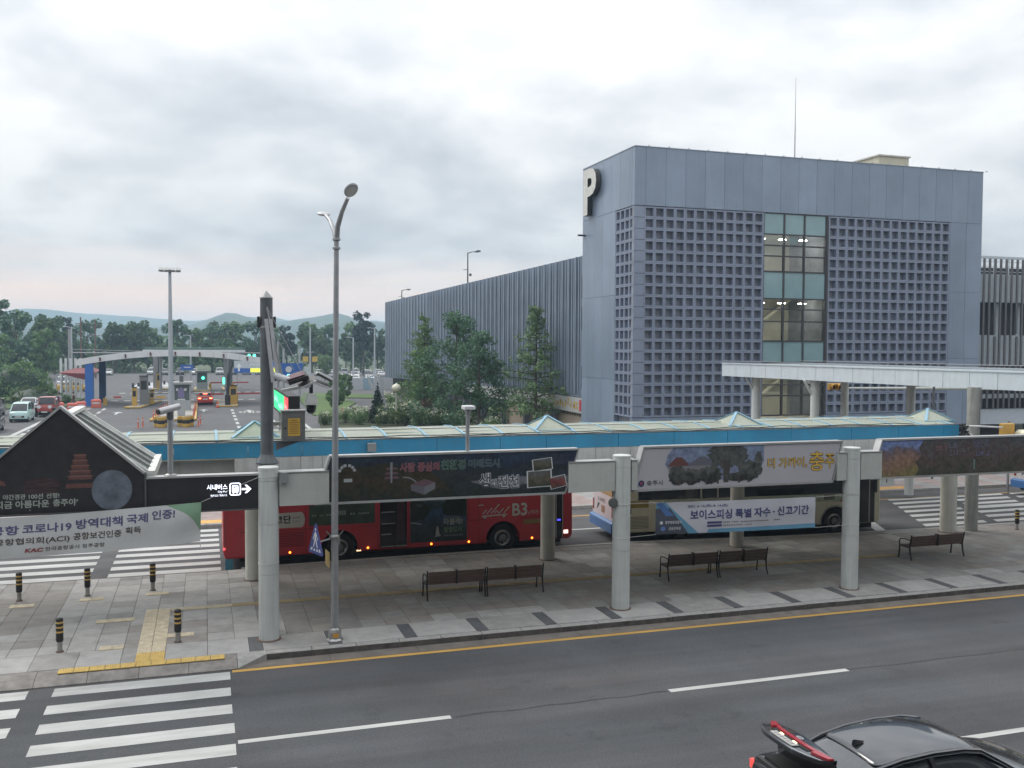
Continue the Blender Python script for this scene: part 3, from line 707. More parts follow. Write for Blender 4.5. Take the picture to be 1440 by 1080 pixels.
# ------------------------------------------------------------------ sign beams and billboards on the front columns
M_BEAM = mat('beam_white', (.46, .48, .45), .6, var=.06, dirt=.08)
M_FRAME = mat('frame_alu', (.48, .48, .47), .4, .5, var=.1)
for x0, x1, lb in ((1.61, 2.75, 'short white sign beam right of the nearest column'), (8.80, 10.08, 'white sign beam joining the dark billboard to the second column'), (10.56, 10.72, 'narrow white beam stub right of the second column'), (16.9, 17.21, 'narrow white beam stub left of the third column'), (17.69, 18.4, 'white sign beam with splayed end right of the third column')):
    t = thing('sign_beam', lb, 'beam', ((x0+x1)/2, 22.62, 3.2))
    MB().cbox(x0, x1, 22.44, 22.80, 3.27, 4.04, .015).build('box_casing', M_BEAM, t)
    MB().box(x0, x1, 22.42, 22.82, 4.04, 4.065).build('top_plate', M_FRAME, t)
MC = {}
def print_mat(name, stops, warp=.25, scale=1.2, x0=0, x1=1, z0=0, z1=1, seed=0., tint2=None, gain=1.):
    """printed picture: colour bands over height bent by noise"""
    m = bpy.data.materials.new(name); m.use_nodes = True; nt = m.node_tree; N = nt.nodes; L = nt.links; b = N['Principled BSDF']
    b.inputs['Roughness'].default_value = .38; b.inputs['Specular IOR Level'].default_value = .4
    g = N.new('ShaderNodeNewGeometry'); s = N.new('ShaderNodeSeparateXYZ'); L.new(g.outputs['Position'], s.inputs[0])
    def mr(v, a, b_, c=0, d=1):
        r = N.new('ShaderNodeMapRange'); L.new(v, r.inputs[0]); r.inputs[1].default_value = a; r.inputs[2].default_value = b_; r.inputs[3].default_value = c; r.inputs[4].default_value = d; return r.outputs[0]
    def nz(sc, det, st=(1, 1, 1)):
        mp = N.new('ShaderNodeMapping'); mp.inputs['Location'].default_value = (seed, seed*.7, seed*1.3); mp.inputs['Scale'].default_value = st; L.new(g.outputs['Position'], mp.inputs[0])
        n = N.new('ShaderNodeTexNoise'); n.inputs['Scale'].default_value = sc; n.inputs['Detail'].default_value = det; n.inputs['Roughness'].default_value = .65; L.new(mp.outputs[0], n.inputs['Vector']); return n.outputs['Fac']
    ad = N.new('ShaderNodeMath'); ad.operation = 'ADD'; L.new(mr(s.outputs[2], z0, z1), ad.inputs[0]); L.new(mr(nz(scale, 6), .25, .75, -warp, warp), ad.inputs[1])
    rp = N.new('ShaderNodeValToRGB'); L.new(ad.outputs[0], rp.inputs[0]); e = rp.color_ramp.elements
    e[0].position = stops[0][0]; e[0].color = (*[c*gain for c in stops[0][1]], 1); e[1].position = stops[-1][0]; e[1].color = (*[c*gain for c in stops[-1][1]], 1)
    for p, c in stops[1:-1]: q = e.new(p); q.color = (*[k*gain for k in c], 1)
    out = rp.outputs[0]
    if tint2:
        mx = N.new('ShaderNodeMixRGB'); L.new(mr(s.outputs[0], x0, x1), mx.inputs[0]); L.new(out, mx.inputs[1])
        mm = N.new('ShaderNodeMixRGB'); mm.blend_type = 'MULTIPLY'; mm.inputs[0].default_value = 1; L.new(out, mm.inputs[1]); mm.inputs[2].default_value = (*tint2, 1); L.new(mm.outputs[0], mx.inputs[2]); out = mx.outputs[0]
    m2 = N.new('ShaderNodeMixRGB'); m2.blend_type = 'MULTIPLY'; m2.inputs[0].default_value = 1; L.new(out, m2.inputs[1])
    gr = N.new('ShaderNodeCombineColor'); v = mr(nz(9, 5), .3, .7, .55, 1.4)
    for i in range(3): L.new(v, gr.inputs[i])
    L.new(gr.outputs[0], m2.inputs[2]); L.new(m2.outputs[0], b.inputs['Base Color'])
    return m
def lmat(name, c, e=0, rough=.5): return mat(name, c, rough, var=0, emit=c if e else None, estr=e)
L_WHITE = lmat('print_white', (.62, .63, .64)); L_DIM = lmat('print_dim', (.20, .21, .225)); L_GREY = lmat('print_grey', (.36, .38, .39))
def billboard(name, label, xa, xb, sl, z0, z1, face, yb=22.50, zr=None):
    """parallelogram box sign: sl = how far the top edge is shifted to the right"""
    t = thing(name, label, 'billboard', ((xa+xb)/2, yb+.12, z0), 'billboards over the bus island')
    p = [(xa, z0), (xb, z0), (xb+sl, z1), (xa+sl, z1)]
    MB().prism([(xa+.02, z0+.02), (xb-.02, z0+.02), (xb+sl-.02, z1-.02), (xa+sl+.02, z1-.02)], 'y', yb+.005, yb+.24).build('light_box', mat('sign_box', (.10, .10, .10), .6), t)
    def fr(a, b, nm, w=.05): MB().bar((a[0], yb+.11, a[1]), (b[0], yb+.11, b[1]), w, .27, up=(0, 1, 0)).build(nm, M_FRAME, t)
    fr(p[0], p[1], 'bottom_rail', .055); fr(p[3], p[2], 'top_rail', .05); fr(p[0], p[3], 'end_rail', .045); fr(p[1], p[2], 'end_rail', .03)
    c = MB().poly([(q[0], yb, q[1]) for q in ((xa+.03, z0+.03), (xb-.03, z0+.03), (xb+sl-.03, z1-.03), (xa+sl+.03, z1-.03))]).build('printed_face', face, t)
    return t
def printed(name, pts, m, parent, y): return MB().poly([(x, y, z) for x, z in pts]).build(name, m, parent)
def ring(cx, cz, r0, r1, a0, a1, n=16):
    return [(cx+r1*math.cos(R(a0+(a1-a0)*i/n)), cz+r1*math.sin(R(a0+(a1-a0)*i/n))) for i in range(n+1)] + [(cx+r0*math.cos(R(a1-(a1-a0)*i/n)), cz+r0*math.sin(R(a1-(a1-a0)*i/n))) for i in range(n+1)]
YB = 22.50
# --- dark landscape billboard
f1 = print_mat('print_valley', [(0, (.022, .028, .026)), (.3, (.05, .052, .045)), (.5, (.035, .045, .05)), (.62, (.06, .06, .07)), (.8, (.03, .038, .055)), (1, (.045, .06, .085))], .42, 1.1, 3.5, 7.5, 3.25, 4.4, 3.1, (1.0, 1.1, 1.35), .72)
bb1 = billboard('billboard', 'dark landscape billboard with pink, green and white slogan right of the street lamp', 2.42, 8.72, .36, 3.27, 4.38, f1)
M_HILL = print_mat('print_autumn', [(0, (.02, .028, .02)), (.5, (.048, .036, .022)), (1, (.022, .028, .02))], .5, 3.0, z0=3.3, z1=4.3, seed=8)
printed('printed_hill', [(2.6, 3.33), (5.9, 3.33), (5.6, 3.6), (5.2, 3.95), (4.7, 4.0), (4.2, 4.18), (3.4, 4.1), (2.9, 4.2)], M_HILL, bb1, YB-.004)
M_HILL2 = print_mat('print_far_hills', [(0, (.02, .028, .02)), (.5, (.03, .036, .04)), (1, (.02, .028, .04))], .4, 2.2, z0=3.3, z1=4.2, seed=18)
printed('printed_hill', [(5.85, 3.33), (7.0, 3.33), (7.3, 3.5), (6.9, 3.62), (6.3, 3.7), (5.75, 3.62)], M_HILL2, bb1, YB-.003)
printed('printed_hill', [(5.7, 3.9), (6.3, 4.02), (7.0, 3.96), (7.8, 4.08), (8.95, 3.98), (8.9, 3.84), (7.6, 3.86), (6.4, 3.8)], M_HILL2, bb1, YB-.003)
printed('printed_river', [(6.2, 3.66), (7.3, 3.74), (8.86, 3.72), (8.82, 3.6), (7.7, 3.55), (7.1, 3.42), (6.6, 3.52)], print_mat('print_river', [(0, (.11, .115, .13)), (1, (.17, .175, .19))], .3, 2, z0=3.3, z1=3.9), bb1, YB-.004)
for a0, a1 in ((10, 30), (35, 55), (60, 82), (95, 118), (122, 144), (150, 172)): printed('emblem', ring(3.18, 3.98, .15, .215, a0, a1, 5), L_GREY, bb1, YB-.008)
printed('emblem', [(3.1, 3.76), (3.3, 3.76), (3.3, 3.84), (3.1, 3.84)], L_GREY, bb1, YB-.008)
printed('printed_house', [(4.72, 3.50), (5.05, 3.38), (5.05, 3.58), (4.72, 3.64)], lmat('print_lavender', (.11, .105, .13)), bb1, YB-.009)
printed('printed_house', [(5.05, 3.38), (5.32, 3.52), (5.32, 3.68), (5.05, 3.58)], lmat('print_pale', (.15, .15, .17)), bb1, YB-.009)
printed('printed_house_roof', [(4.72, 3.64), (5.05, 3.575), (5.32, 3.68), (5.05, 3.77)], lmat('print_mauve', (.12, .07, .08)), bb1, YB-.0095)
for i in range(3): printed('printed_tower', [(4.06+i*.02, 3.80+i*.11), (4.44-i*.02, 3.80+i*.11), (4.40-i*.02, 3.855+i*.11), (4.1+i*.02, 3.855+i*.11)], lmat('print_plum', (.12, .07, .085)), bb1, YB-.009)
printed('printed_tower', [(4.22, 3.7), (4.26, 3.7), (4.27, 4.2), (4.21, 4.2)], L_DIM, bb1, YB-.010)
printed('printed_path', ring(4.55, 3.42, .39, .42, 35, 95, 10), L_DIM, bb1, YB-.0085)
def outlined(body, m_in, m_out, x, z, w, h, parent, y, b=.055):
    text(body, m_out, (x, y+.002, z), w, h, parent, bold=b*.75); text(body, m_in, (x+.01, y, z+.008), w-.02, h-.016, parent, bold=.008)
L_PINK = lmat('print_pink', (.36, .17, .19)); L_GREEN = lmat('print_green', (.18, .29, .24)); L_TEAL = lmat('print_teal', (.14, .20, .22)); L_DARK = lmat('print_dark', (.05, .05, .07))
outlined('사람 중심의', lmat('print_wine', (.16, .05, .06)), L_PINK, 4.44, 3.95, .98, .23, bb1, YB-.014)
outlined('친환경', lmat('print_deepgreen', (.04, .075, .06)), L_GREEN, 5.46, 3.97, .62, .25, bb1, YB-.014)
outlined('미래도시', lmat('print_deepteal', (.05, .085, .10)), L_TEAL, 6.16, 3.99, .80, .22, bb1, YB-.014)
outlined('생', L_DARK, L_WHITE, 6.42, 3.46, .32, .40, bb1, YB-.014, .07); outlined('거', L_DARK, L_WHITE, 6.74, 3.52, .14, .18, bb1, YB-.014, .07); outlined('진천', L_DARK, L_WHITE, 6.92, 3.45, .56, .34, bb1, YB-.014, .07)
def photo(x, z, w, h, a, seed, parent=bb1):
    c, s = math.cos(R(a)), math.sin(R(a))
    q = lambda k: [(x+c*u*w*k-s*v*h*k, z+s*u*w*k+c*v*h*k) for u, v in ((-.5,-.5),(.5,-.5),(.5,.5),(-.5,.5))]
    printed('printed_photo_border', q(1.08), L_WHITE, parent, YB-.006-seed*.0006); 
    printed('printed_photo', q(.98), print_mat('print_snap%d' % seed, [(0, (.04, .05, .03)), (.5, (.10, .085, .06) if seed != 3 else (.2, .05, .05)), (1, (.11, .12, .12))], .3, 3, z0=z-h/2, z1=z+h/2, seed=seed), parent, YB-.0085-seed*.0006)
photo(8.02, 3.66, .62, .40, 2, 1); photo(8.10, 4.02, .50, .28, 6, 2); photo(8.52, 3.56, .42, .28, 12, 3)
# --- pale billboard
f2 = mat('print_lavender_ground', (.42, .41, .44), .45, var=.05, scale=.7)
bb2 = billboard('billboard', 'pale lavender billboard with tree photograph and yellow lettering', 10.62, 16.78, .30, 3.24, 4.37, f2)
M_SKYP = print_mat('print_sky_violet', [(0, (.16, .18, .26)), (1, (.20, .25, .37))], .3, 1, z0=3.3, z1=4.4)
printed('printed_sky', [(11.55, 3.9), (11.62, 4.15), (11.8, 4.345), (14.55, 4.345), (14.55, 3.9), (14.4, 3.62), (14.3, 3.46), (12.2, 3.40), (11.75, 3.6)], M_SKYP, bb2, YB-.003)
M_TREEP = print_mat('print_tree', [(0, (.03, .032, .03)), (.5, (.10, .105, .095)), (1, (.065, .07, .07))], .6, 3.2, z0=3.3, z1=4.4, seed=4)
def blob(cx, cz, rx, rz, n, seed, j=.18):
    r = random.Random(seed); return [(cx+rx*(1+r.uniform(-j, j))*math.cos(2*math.pi*i/n), min(4.335, cz+rz*(1+r.uniform(-j, j))*math.sin(2*math.pi*i/n))) for i in range(n)]
printed('printed_tree', blob(13.45, 4.12, .60, .36, 40, 3), M_TREEP, bb2, YB-.0060)
printed('printed_tree', [(13.3, 3.36), (13.45, 3.36), (13.52, 3.95), (13.28, 3.95)], lmat('print_trunk', (.06, .05, .045)), bb2, YB-.0065)
for i, (cx, cz, rx, rz) in enumerate(((11.9, 3.60, .28, .26), (12.35, 3.56, .3, .22), (12.9, 3.58, .35, .24), (14.1, 3.66, .36, .28), (14.38, 3.95, .12, .22), (13.8, 3.5, .5, .12), (12.2, 3.5, .5, .1))):
    printed('printed_bush', blob(cx, cz, rx, rz, 30, 20+i), M_TREEP, bb2, YB-.0070-i*.0005)
for cx, w, c in ((11.95, .30, (.13, .05, .045)), (12.65, .42, (.12, .12, .15))):
    printed('printed_cottage', [(cx-w, 3.68), (cx+w, 3.68), (cx+w, 3.86), (cx-w, 3.86)], lmat('print_cot%.2f' % cx, (.20, .19, .20)), bb2, YB-.0040-(.0006 if cx > 12 else 0))
    printed('printed_cottage_roof', [(cx-w*1.15, 3.84), (cx+w*1.15, 3.84), (cx+.08, 4.08), (cx-.08, 4.08)], lmat('print_roof%.2f' % cx, c), bb2, YB-.0052-(.0004 if cx > 12 else 0))
for x in (11.93, 12.25, 12.75, 13.1, 13.75, 14.05): printed('printed_trunk', [(x, 3.33), (x+.05, 3.33), (x+.06, 3.55), (x-.01, 3.55)], MATS['print_trunk'], bb2, YB-.0108)
printed('emblem', ring(10.86, 3.42, .035, .085, 0, 359, 20), lmat('print_navy', (.03, .035, .10)), bb2, YB-.008); printed('emblem', ring(10.86, 3.42, .0, .034, 0, 359, 12), lmat('print_red', (.42, .05, .06)), bb2, YB-.008)
text('충주시', lmat('print_ink', (.06, .06, .07)), (11.02, YB-.008, 3.36), .46, .13, bb2, bold=.01)
L_GOLD = lmat('print_gold', (.62, .40, .07)); L_INK2 = lmat('print_brown', (.10, .06, .02))
outlined('더 가까이,', L_GOLD, L_INK2, 14.66, 3.66, 1.28, .32, bb2, YB-.012, .05); outlined('충', L_GOLD, L_INK2, 16.0, 3.56, .50, .56, bb2, YB-.010, .05); outlined('주', L_GOLD, L_INK2, 16.52, 3.62, .32, .42, bb2, YB-.010, .05)
# --- third billboard, cut by the right edge
f3 = print_mat('print_mountain', [(0, (.07, .06, .025)), (.25, (.10, .062, .042)), (.5, (.075, .05, .046)), (.62, (.05, .04, .045)), (.75, (.07, .09, .16)), (1, (.06, .08, .17))], .32, 1.3, 18, 26, 3.27, 4.38, 12.2, (.8, .8, .8), 2.6)
bb3 = billboard('billboard', 'brown mountain landscape billboard cut off by the right edge', 18.08, 25.0, .36, 3.27, 4.37, f3)
M_DKP = print_mat('print_dark_valley', [(0, (.055, .06, .045)), (.5, (.10, .07, .066)), (1, (.085, .09, .095))], .5, 2.4, z0=3.3, z1=4.4, seed=21)
printed('printed_ground', [(19.62, 3.31), (25.3, 3.31), (25.3, 4.33), (19.9, 4.33), (19.72, 4.1), (19.85, 3.9), (19.6, 3.7), (19.75, 3.5)], M_DKP, bb3, YB-.003)
def blocks(x, z, w, h, m, seed, n=4, rows=2):
    """lettering too small to read in the photograph: strokes of letter-sized marks"""
    r = random.Random(seed); b = MB(); cw = w/n; rh = h/rows
    for i in range(n):
        for j in range(rows):
            x0, z0 = x+i*cw+cw*.08, z+j*rh+rh*.10; a, c = cw*.84, rh*.8; s = min(a, c)*.17
            for k in range(3):
                t = r.random()
                if t < .5: zz = z0 + (c-s)*r.choice((0, .5, 1)); b.add([(x0, YB-.012-k*.0006, zz), (x0+a*r.uniform(.7, 1), YB-.012-k*.0006, zz), (x0+a*.9, YB-.012-k*.0006, zz+s), (x0, YB-.012-k*.0006, zz+s)], [(0,1,2,3)])
                else: xx = x0 + (a-s)*r.choice((0, .45, 1)); b.add([(xx, YB-.012-k*.0006, z0), (xx+s, YB-.012-k*.0006, z0), (xx+s, YB-.012-k*.0006, z0+c*r.uniform(.6, 1)), (xx, YB-.012-k*.0006, z0+c*.9)], [(0,1,2,3)])
    return stuff(b.build('lettering', m, bb3))
blocks(20.32, 4.0, .42, .24, lmat('print_rose', (.30, .13, .13)), 1, 3, 1); blocks(20.78, 4.06, .36, .22, lmat('print_steel', (.17, .18, .24)), 2, 3, 1); blocks(20.82, 3.84, .36, .18, MATS['print_steel'], 3, 3, 1); blocks(21.25, 3.94, .32, .14, L_DIM, 4, 3, 1)
blocks(21.66, 4.06, .60, .24, lmat('print_slateblue', (.13, .14, .26)), 5, 4, 2); blocks(21.80, 3.8, .5, .2, MATS['print_slateblue'], 6, 3, 1)
printed('printed_pole', [(21.72, 3.42), (21.78, 3.42), (21.78, 3.72), (21.72, 3.72)], lmat('print_bottle', (.14, .22, .20)), bb3, YB-.006)

# ------------------------------------------------------------------ gable sign with pagoda, and the lane sign
M_GBLK = mat('print_night', (.026, .024, .026), .42, var=.25, scale=5, bump=.0)
ga = thing('gable_sign', 'big black gable shaped night scenery sign with pagoda and grey moon', 'sign', (-3.0, 22.7, 3.3))
gp = [(-4.85, 3.32), (-1.31, 3.32), (-1.31, 4.12), (-3.0, 5.62), (-4.85, 3.98)]
gp = [(-4.69, 3.32), (-1.31, 3.32), (-1.31, 4.12), (-3.0, 5.62), (-4.69, 4.12)]
MB().prism(gp, 'y', 22.52, 22.70).build('sign_face', M_GBLK, ga)
for a, b in ((2, 3), (3, 4)): MB().bar((gp[a][0], 22.60, gp[a][1]+.02), (gp[b][0], 22.60, gp[b][1]+.02), .05, .24, up=(0, 1, 0)).build('gable_edging', M_FRAME, ga)
for a, b in ((0, 1), (1, 2)): MB().bar((gp[a][0]+(.02 if a else 0), 22.6, gp[a][1]-.0), (gp[b][0]+(.02 if a else 0), 22.6, gp[b][1]), .035, .22, up=(0, 1, 0)).build('edge_rail', mat('edge_dark', (.09, .09, .09), .5), ga)
M_PAG = mat('print_pagoda', (.12, .052, .045), .5, var=.35, scale=14, stretch=(1, 1, 4))
YG = 22.515
def gprint(nm, pts, m, dy=0): return MB().poly([(x, YG-dy, z) for x, z in pts]).build(nm, m, ga)
for i in range(6):
    w = .30 - i*.035; z = 3.93 + i*.115 if i else 3.86
    w = .24 - (i-1)*.03 if i else .30
    gprint('printed_pagoda', [(-2.62-w, z), (-2.62+w, z), (-2.62+w*.93, z+(.10 if i == 0 else .07)), (-2.62-w*.93, z+(.10 if i == 0 else .07))], M_PAG, .001)
    if i: gprint('printed_pagoda_roof', [(-2.62-w*1.18, z+.075), (-2.62-w*.9, z+.06), (-2.62+w*.9, z+.06), (-2.62+w*1.18, z+.075), (-2.62+w*.7, z+.10), (-2.62-w*.7, z+.10)], lmat('print_pagroof', (.17, .085, .07)), .002)
gprint('printed_water', [(-3.75, 3.8), (-3.1, 3.72), (-3.0, 4.0), (-3.3, 4.12), (-3.7, 4.08)], mat('print_water', (.045, .024, .026), .5, var=.7, scale=5, stretch=(1, 1, 7)), .0008)
gprint('printed_lamp', [(-4.25, 3.98), (-4.08, 3.96), (-4.1, 4.04), (-4.2, 4.1)], M_PAG, .001)
MB().poly([(-1.98+.415*math.cos(2*math.pi*i/48), YG-.0015, 3.79+.445*math.sin(2*math.pi*i/48)) for i in range(48) if 3.79+.445*math.sin(2*math.pi*i/48) > 3.36]).build('printed_moon', mat('print_moon', (.115, .135, .165), .5, var=.4, scale=4.5, bump=0), ga)
L_CHALK = lmat('print_chalk', (.36, .40, .36))
text('야간경관', L_CHALK, (-4.14, YG-.004, 3.66), .44, .115, ga, bold=.02); text('100선', L_CHALK, (-3.64, YG-.004, 3.66), .28, .115, ga, bold=.02); text('선정!', L_CHALK, (-3.30, YG-.004, 3.66), .26, .115, ga, bold=.02)
text('‘지금', L_CHALK, (-4.33, YG-.004, 3.47), .37, .165, ga, bold=.02); text('아름다운', L_CHALK, (-3.90, YG-.004, 3.47), .66, .165, ga, bold=.02); text('충주야’', L_CHALK, (-3.17, YG-.004, 3.48), .50, .16, ga, bold=.02)
MB().disc((-3.62, YG-.004, 3.42), .012).build('printed_dot', L_CHALK, ga)
# glazed roof behind the gable sign
gr = thing('gable_roof', 'white ribbed glazed pitched roof behind the black gable sign', 'roof', (-3.0, 24.4, 3.9))
M_GLZ = mat('roof_glazing', (.46, .50, .49), .12, var=.08, spec=.6, coat=.5); M_RIBW = mat('rib_white', (.62, .62, .59), .5, var=.06, dirt=.2)
ridge = (-3.0, 5.36); eL, eR = (-4.75, 4.06), (-1.18, 4.06)
for e in (eL, eR):
    n = 4
    for i in range(n):
        y0, y1 = 22.75+i*.82, 22.75+(i+1)*.82-.05
        MB().add([(ridge[0], y0, ridge[1]), (ridge[0], y1, ridge[1]), (e[0], y1, e[1]), (e[0], y0, e[1]), (ridge[0], y0, ridge[1]-.03), (ridge[0], y1, ridge[1]-.03), (e[0], y1, e[1]-.03), (e[0], y0, e[1]-.03)], [(0,1,2,3),(7,6,5,4),(0,4,5,1),(1,5,6,2),(2,6,7,3),(3,7,4,0)]).build('glass_pane', M_GLZ, gr)
    for i in range(n+1):
        y = 22.72+i*.82; MB().bar((ridge[0], y, ridge[1]+.03), (e[0], y, e[1]+.03), .055, .07).build('rafter', mat('rafter_grey', (.15, .155, .15), .5) if 0 < i < n else M_RIBW, gr)
    MB().bar((e[0], 22.7, e[1]), (e[0], 26.15, e[1]), .16, .20).build('eave_beam', M_RIBW, gr)
MB().bar((ridge[0], 22.72, ridge[1]+.04), (ridge[0], 26.1, ridge[1]+.04), .22, .08).build('ridge_cap', M_RIBW, gr)
for e in (eL, eR): MB().cyl(e[0]*.92-.25, 26.0, PZ, 4.05, .12, 12).build('support_post', M_COLR, gr, True) if False else None
# lane sign: lit white characters on a black box
ls = thing('lane_sign', 'black illuminated direction sign with bus symbol and arrow beside the nearest column', 'sign', (-.05, 22.62, 3.25))
MB().cbox(-1.28, 1.14, 22.52, 22.78, 3.24, 4.0, .01).build('sign_box', mat('sign_gloss_black', (.030, .029, .032), .35, var=.15), ls)
MB().box(-1.30, 1.15, 22.50, 22.80, 4.0, 4.045).build('top_trim', M_FRAME, ls)
MB().box(-1.30, 1.15, 22.51, 22.79, 3.205, 3.238).build('bottom_trim', mat('edge_dark', (.09, .09, .09), .5), ls)
L_LIT = mat('sign_light', (.9, .9, .95), .5, var=0, emit=(.80, .84, 1.0), estr=1.6)
YL = 22.512
text('시내버스', L_LIT, (.01, YL, 3.70), .45, .125, ls, bold=.012)
text('City Bus', L_LIT, (.25, YL, 3.625), .20, .05, ls, bold=.005)
text('市内公交 / 市内バス', L_LIT, (.09, YL, 3.545), .36, .05, ls, bold=.005)
def rrect(x0, x1, z0, z1, r, n=5):
    p = []
    for cx, cz, a in ((x1-r, z0+r, -90), (x1-r, z1-r, 0), (x0+r, z1-r, 90), (x0+r, z0+r, 180)):
        p += [(cx+r*math.cos(R(a+90*i/n)), cz+r*math.sin(R(a+90*i/n))) for i in range(n+1)]
    return p
def strip_ring(o, i, y): n = len(o); return MB().add([(x, y, z) for x, z in o]+[(x, y, z) for x, z in i], [(k, (k+1) % n, n+(k+1) % n, n+k) for k in range(n)])
strip_ring(rrect(.505, .755, 3.555, 3.845, .05), rrect(.528, .732, 3.578, 3.822, .035), YL).build('bus_symbol_frame', L_LIT, ls)
strip_ring(rrect(.56, .70, 3.62, 3.79, .03), [(x, z) for x, z in rrect(.585, .675, 3.735, 3.765, .008)], YL).build('bus_symbol', L_LIT, ls)
MB().poly([(.575, YL, 3.60), (.605, YL, 3.60), (.605, YL, 3.63), (.575, YL, 3.63)]).build('bus_symbol_wheel', L_LIT, ls); MB().poly([(.655, YL, 3.60), (.685, YL, 3.60), (.685, YL, 3.63), (.655, YL, 3.63)]).build('bus_symbol_wheel', L_LIT, ls)
MB().poly([(x, YL, z) for x, z in ((.775, 3.715), (.90, 3.715), (.84, 3.79), (.885, 3.79), (.985, 3.693), (.885, 3.60), (.84, 3.60), (.90, 3.672), (.775, 3.672))]).build('arrow', L_LIT, ls)
# junction box beside the first column, cable loops
tag(MB().cbox(1.64, 1.80, 22.25, 22.43, 3.83, 4.08, .01).build('junction_box', mat('box_grey', (.22, .225, .23), .6, var=.1)), 'small grey junction box on the beam right of the nearest column', 'junction box')

# ------------------------------------------------------------------ cloth banners
def banner(name, label, tl, tr, bl, br, y, m, sag=.04, nx=44, nz=10, fold=.03, seed=1):
    t = thing(name, label, 'banner', ((tl[0]+tr[0])/2, y, min(bl[1], br[1])))
    r = random.Random(seed); b = MB(); vs = []
    def pt(u, v, dy=0):
        x = (tl[0]*(1-u)+tr[0]*u)*(1-v) + (bl[0]*(1-u)+br[0]*u)*v
        z = (tl[1]*(1-u)+tr[1]*u)*(1-v) + (bl[1]*(1-u)+br[1]*u)*v - sag*4*u*(1-u)*(.6+.5*v)
        yy = y + fold*(math.sin(u*9+v*2.2+seed)*.5 + math.sin(u*23+v*5)*.25 + .8*math.sin(v*6+u*3)*(.3+abs(u-.5))) + dy
        return (x, yy, z)
    for j in range(nz+1):
        for i in range(nx+1): vs.append(pt(i/nx, j/nz))
    b.add(vs, [(j*(nx+1)+i, j*(nx+1)+i+1, (j+1)*(nx+1)+i+1, (j+1)*(nx+1)+i) for j in range(nz) for i in range(nx)])
    b.build('cloth', m, t, True)
    return t, pt
def on_cloth(t, pt, me, u0, v0, W, Hh, m, nm='lettering', off=-.004, dens=True):
    """lay a flat mesh (x 0..w, y 0..h) on the cloth; u0,v0 = lower left"""
    for v in me.vertices:
        u = u0 + v.co.x/W; w = v0 - v.co.y/Hh
        p = pt(u, w, off); v.co = Vector(p) - t.location
    me.update(); return link(nm, me, t)
def cloth_poly(t, pt, uv, m, nm, off=-.002, n=14):
    """four-cornered printed area subdivided to follow the cloth"""
    b = MB(); vs = []
    for j in range(n//2+1):
        for i in range(n+1):
            a, c = i/n, j/(n//2)
            u = (uv[0][0]*(1-a)+uv[1][0]*a)*(1-c) + (uv[3][0]*(1-a)+uv[2][0]*a)*c; v = (uv[0][1]*(1-a)+uv[1][1]*a)*(1-c) + (uv[3][1]*(1-a)+uv[2][1]*a)*c
            vs.append(pt(u, v, off))
    b.add(vs, [(j*(n+1)+i, j*(n+1)+i+1, (j+1)*(n+1)+i+1, (j+1)*(n+1)+i) for j in range(n//2) for i in range(n)])
    return b.build(nm, m, t, True)
M_CLOTH = mat('banner_cloth_grey', (.52, .53, .53), .8, var=.05, scale=1.5)
W1, H1 = 4.62, .88
b1, p1 = banner('hanging_banner', 'grey white airport banner with violet lettering hung below the black gable sign', (-4.75, 3.30), (-.11, 3.47), (-4.75, 2.45), (-.14, 2.58), 22.30, M_CLOTH, .045, fold=.035, seed=2)
cloth_poly(b1, p1, [(.84, .0), (1, .0), (1, .75), (.955, .3)], mat('banner_green', (.20, .33, .22), .8, var=.1), 'printed_corner', -.003)
L_VIO = lmat('print_violet', (.09, .092, .19)); L_BRN = lmat('print_umber', (.10, .085, .08)); L_KRED = lmat('print_kac', (.26, .05, .06))
def bt(body, m, x0, x1, z_frac, h, **k):
    me = text_mesh(body, m, x1-x0, h, **k); return on_cloth(b1, p1, me, (x0+4.75)/W1, z_frac, W1, H1, m, off=-.006)
bt('공항', L_VIO, -4.36, -3.80, .43, .20, bold=.026); bt('코로나19', L_VIO, -3.74, -2.78, .42, .20, bold=.026); bt('방역대책', L_VIO, -2.70, -1.76, .40, .21, bold=.026); bt('국제', L_VIO, -1.68, -1.24, .37, .20, bold=.026); bt('인증!', L_VIO, -1.16, -.68, .33, .20, bold=.026)
bt('공항협의회(ACI)', L_BRN, -4.27, -2.82, .70, .165, bold=.02); bt('공항보건인증', L_BRN, -2.75, -1.78, .665, .155, bold=.02); bt('획득', L_BRN, -1.70, -1.38, .62, .15, bold=.02)
bt('KAC', L_KRED, -3.70, -3.33, .885, .09, bold=.05, shear=.15); bt('한국공항공사 청주공항', L_BRN, -3.30, -2.12, .875, .09, bold=.01)
for a, b in (((-.11, 22.3, 3.47), (1.14, 22.33, 3.98)), ((-.14, 22.3, 2.58), (-.13, 22.3, 2.40))): MB().tube([a, b], .006, 5).build('tie_rope', mat('rope', (.5, .5, .48), .8), b1)
M_CLOTH2 = mat('banner_cloth_white', (.47, .475, .52), .75, var=.05, scale=1.5)
b2, p2 = banner('slogan_banner', 'white blue slogan banner stretched between the second and third white columns', (11.28, 2.90), (16.20, 2.84), (11.25, 2.06), (16.21, 1.98), 22.46, M_CLOTH2, .015, fold=.02, seed=5)
W2, H2 = 4.95, .86
M_CY = mat('banner_blue', (.11, .27, .40), .7, var=.08); M_NV = mat('banner_slate', (.055, .062, .085), .7, var=.08); M_BL = mat('banner_cobalt', (.065, .14, .33), .7, var=.08)
cloth_poly(b2, p2, [(0, .0), (.055, 0), (.26, 1), (0, 1)], M_CY, 'printed_band', -.003)
cloth_poly(b2, p2, [(0, .19), (.085, .19), (.20, 1), (0, 1)], M_NV, 'printed_field', -.005)
cloth_poly(b2, p2, [(.0, .02), (.04, .02), (.11, .43), (.06, .43)], M_BL, 'printed_stroke', -.007)
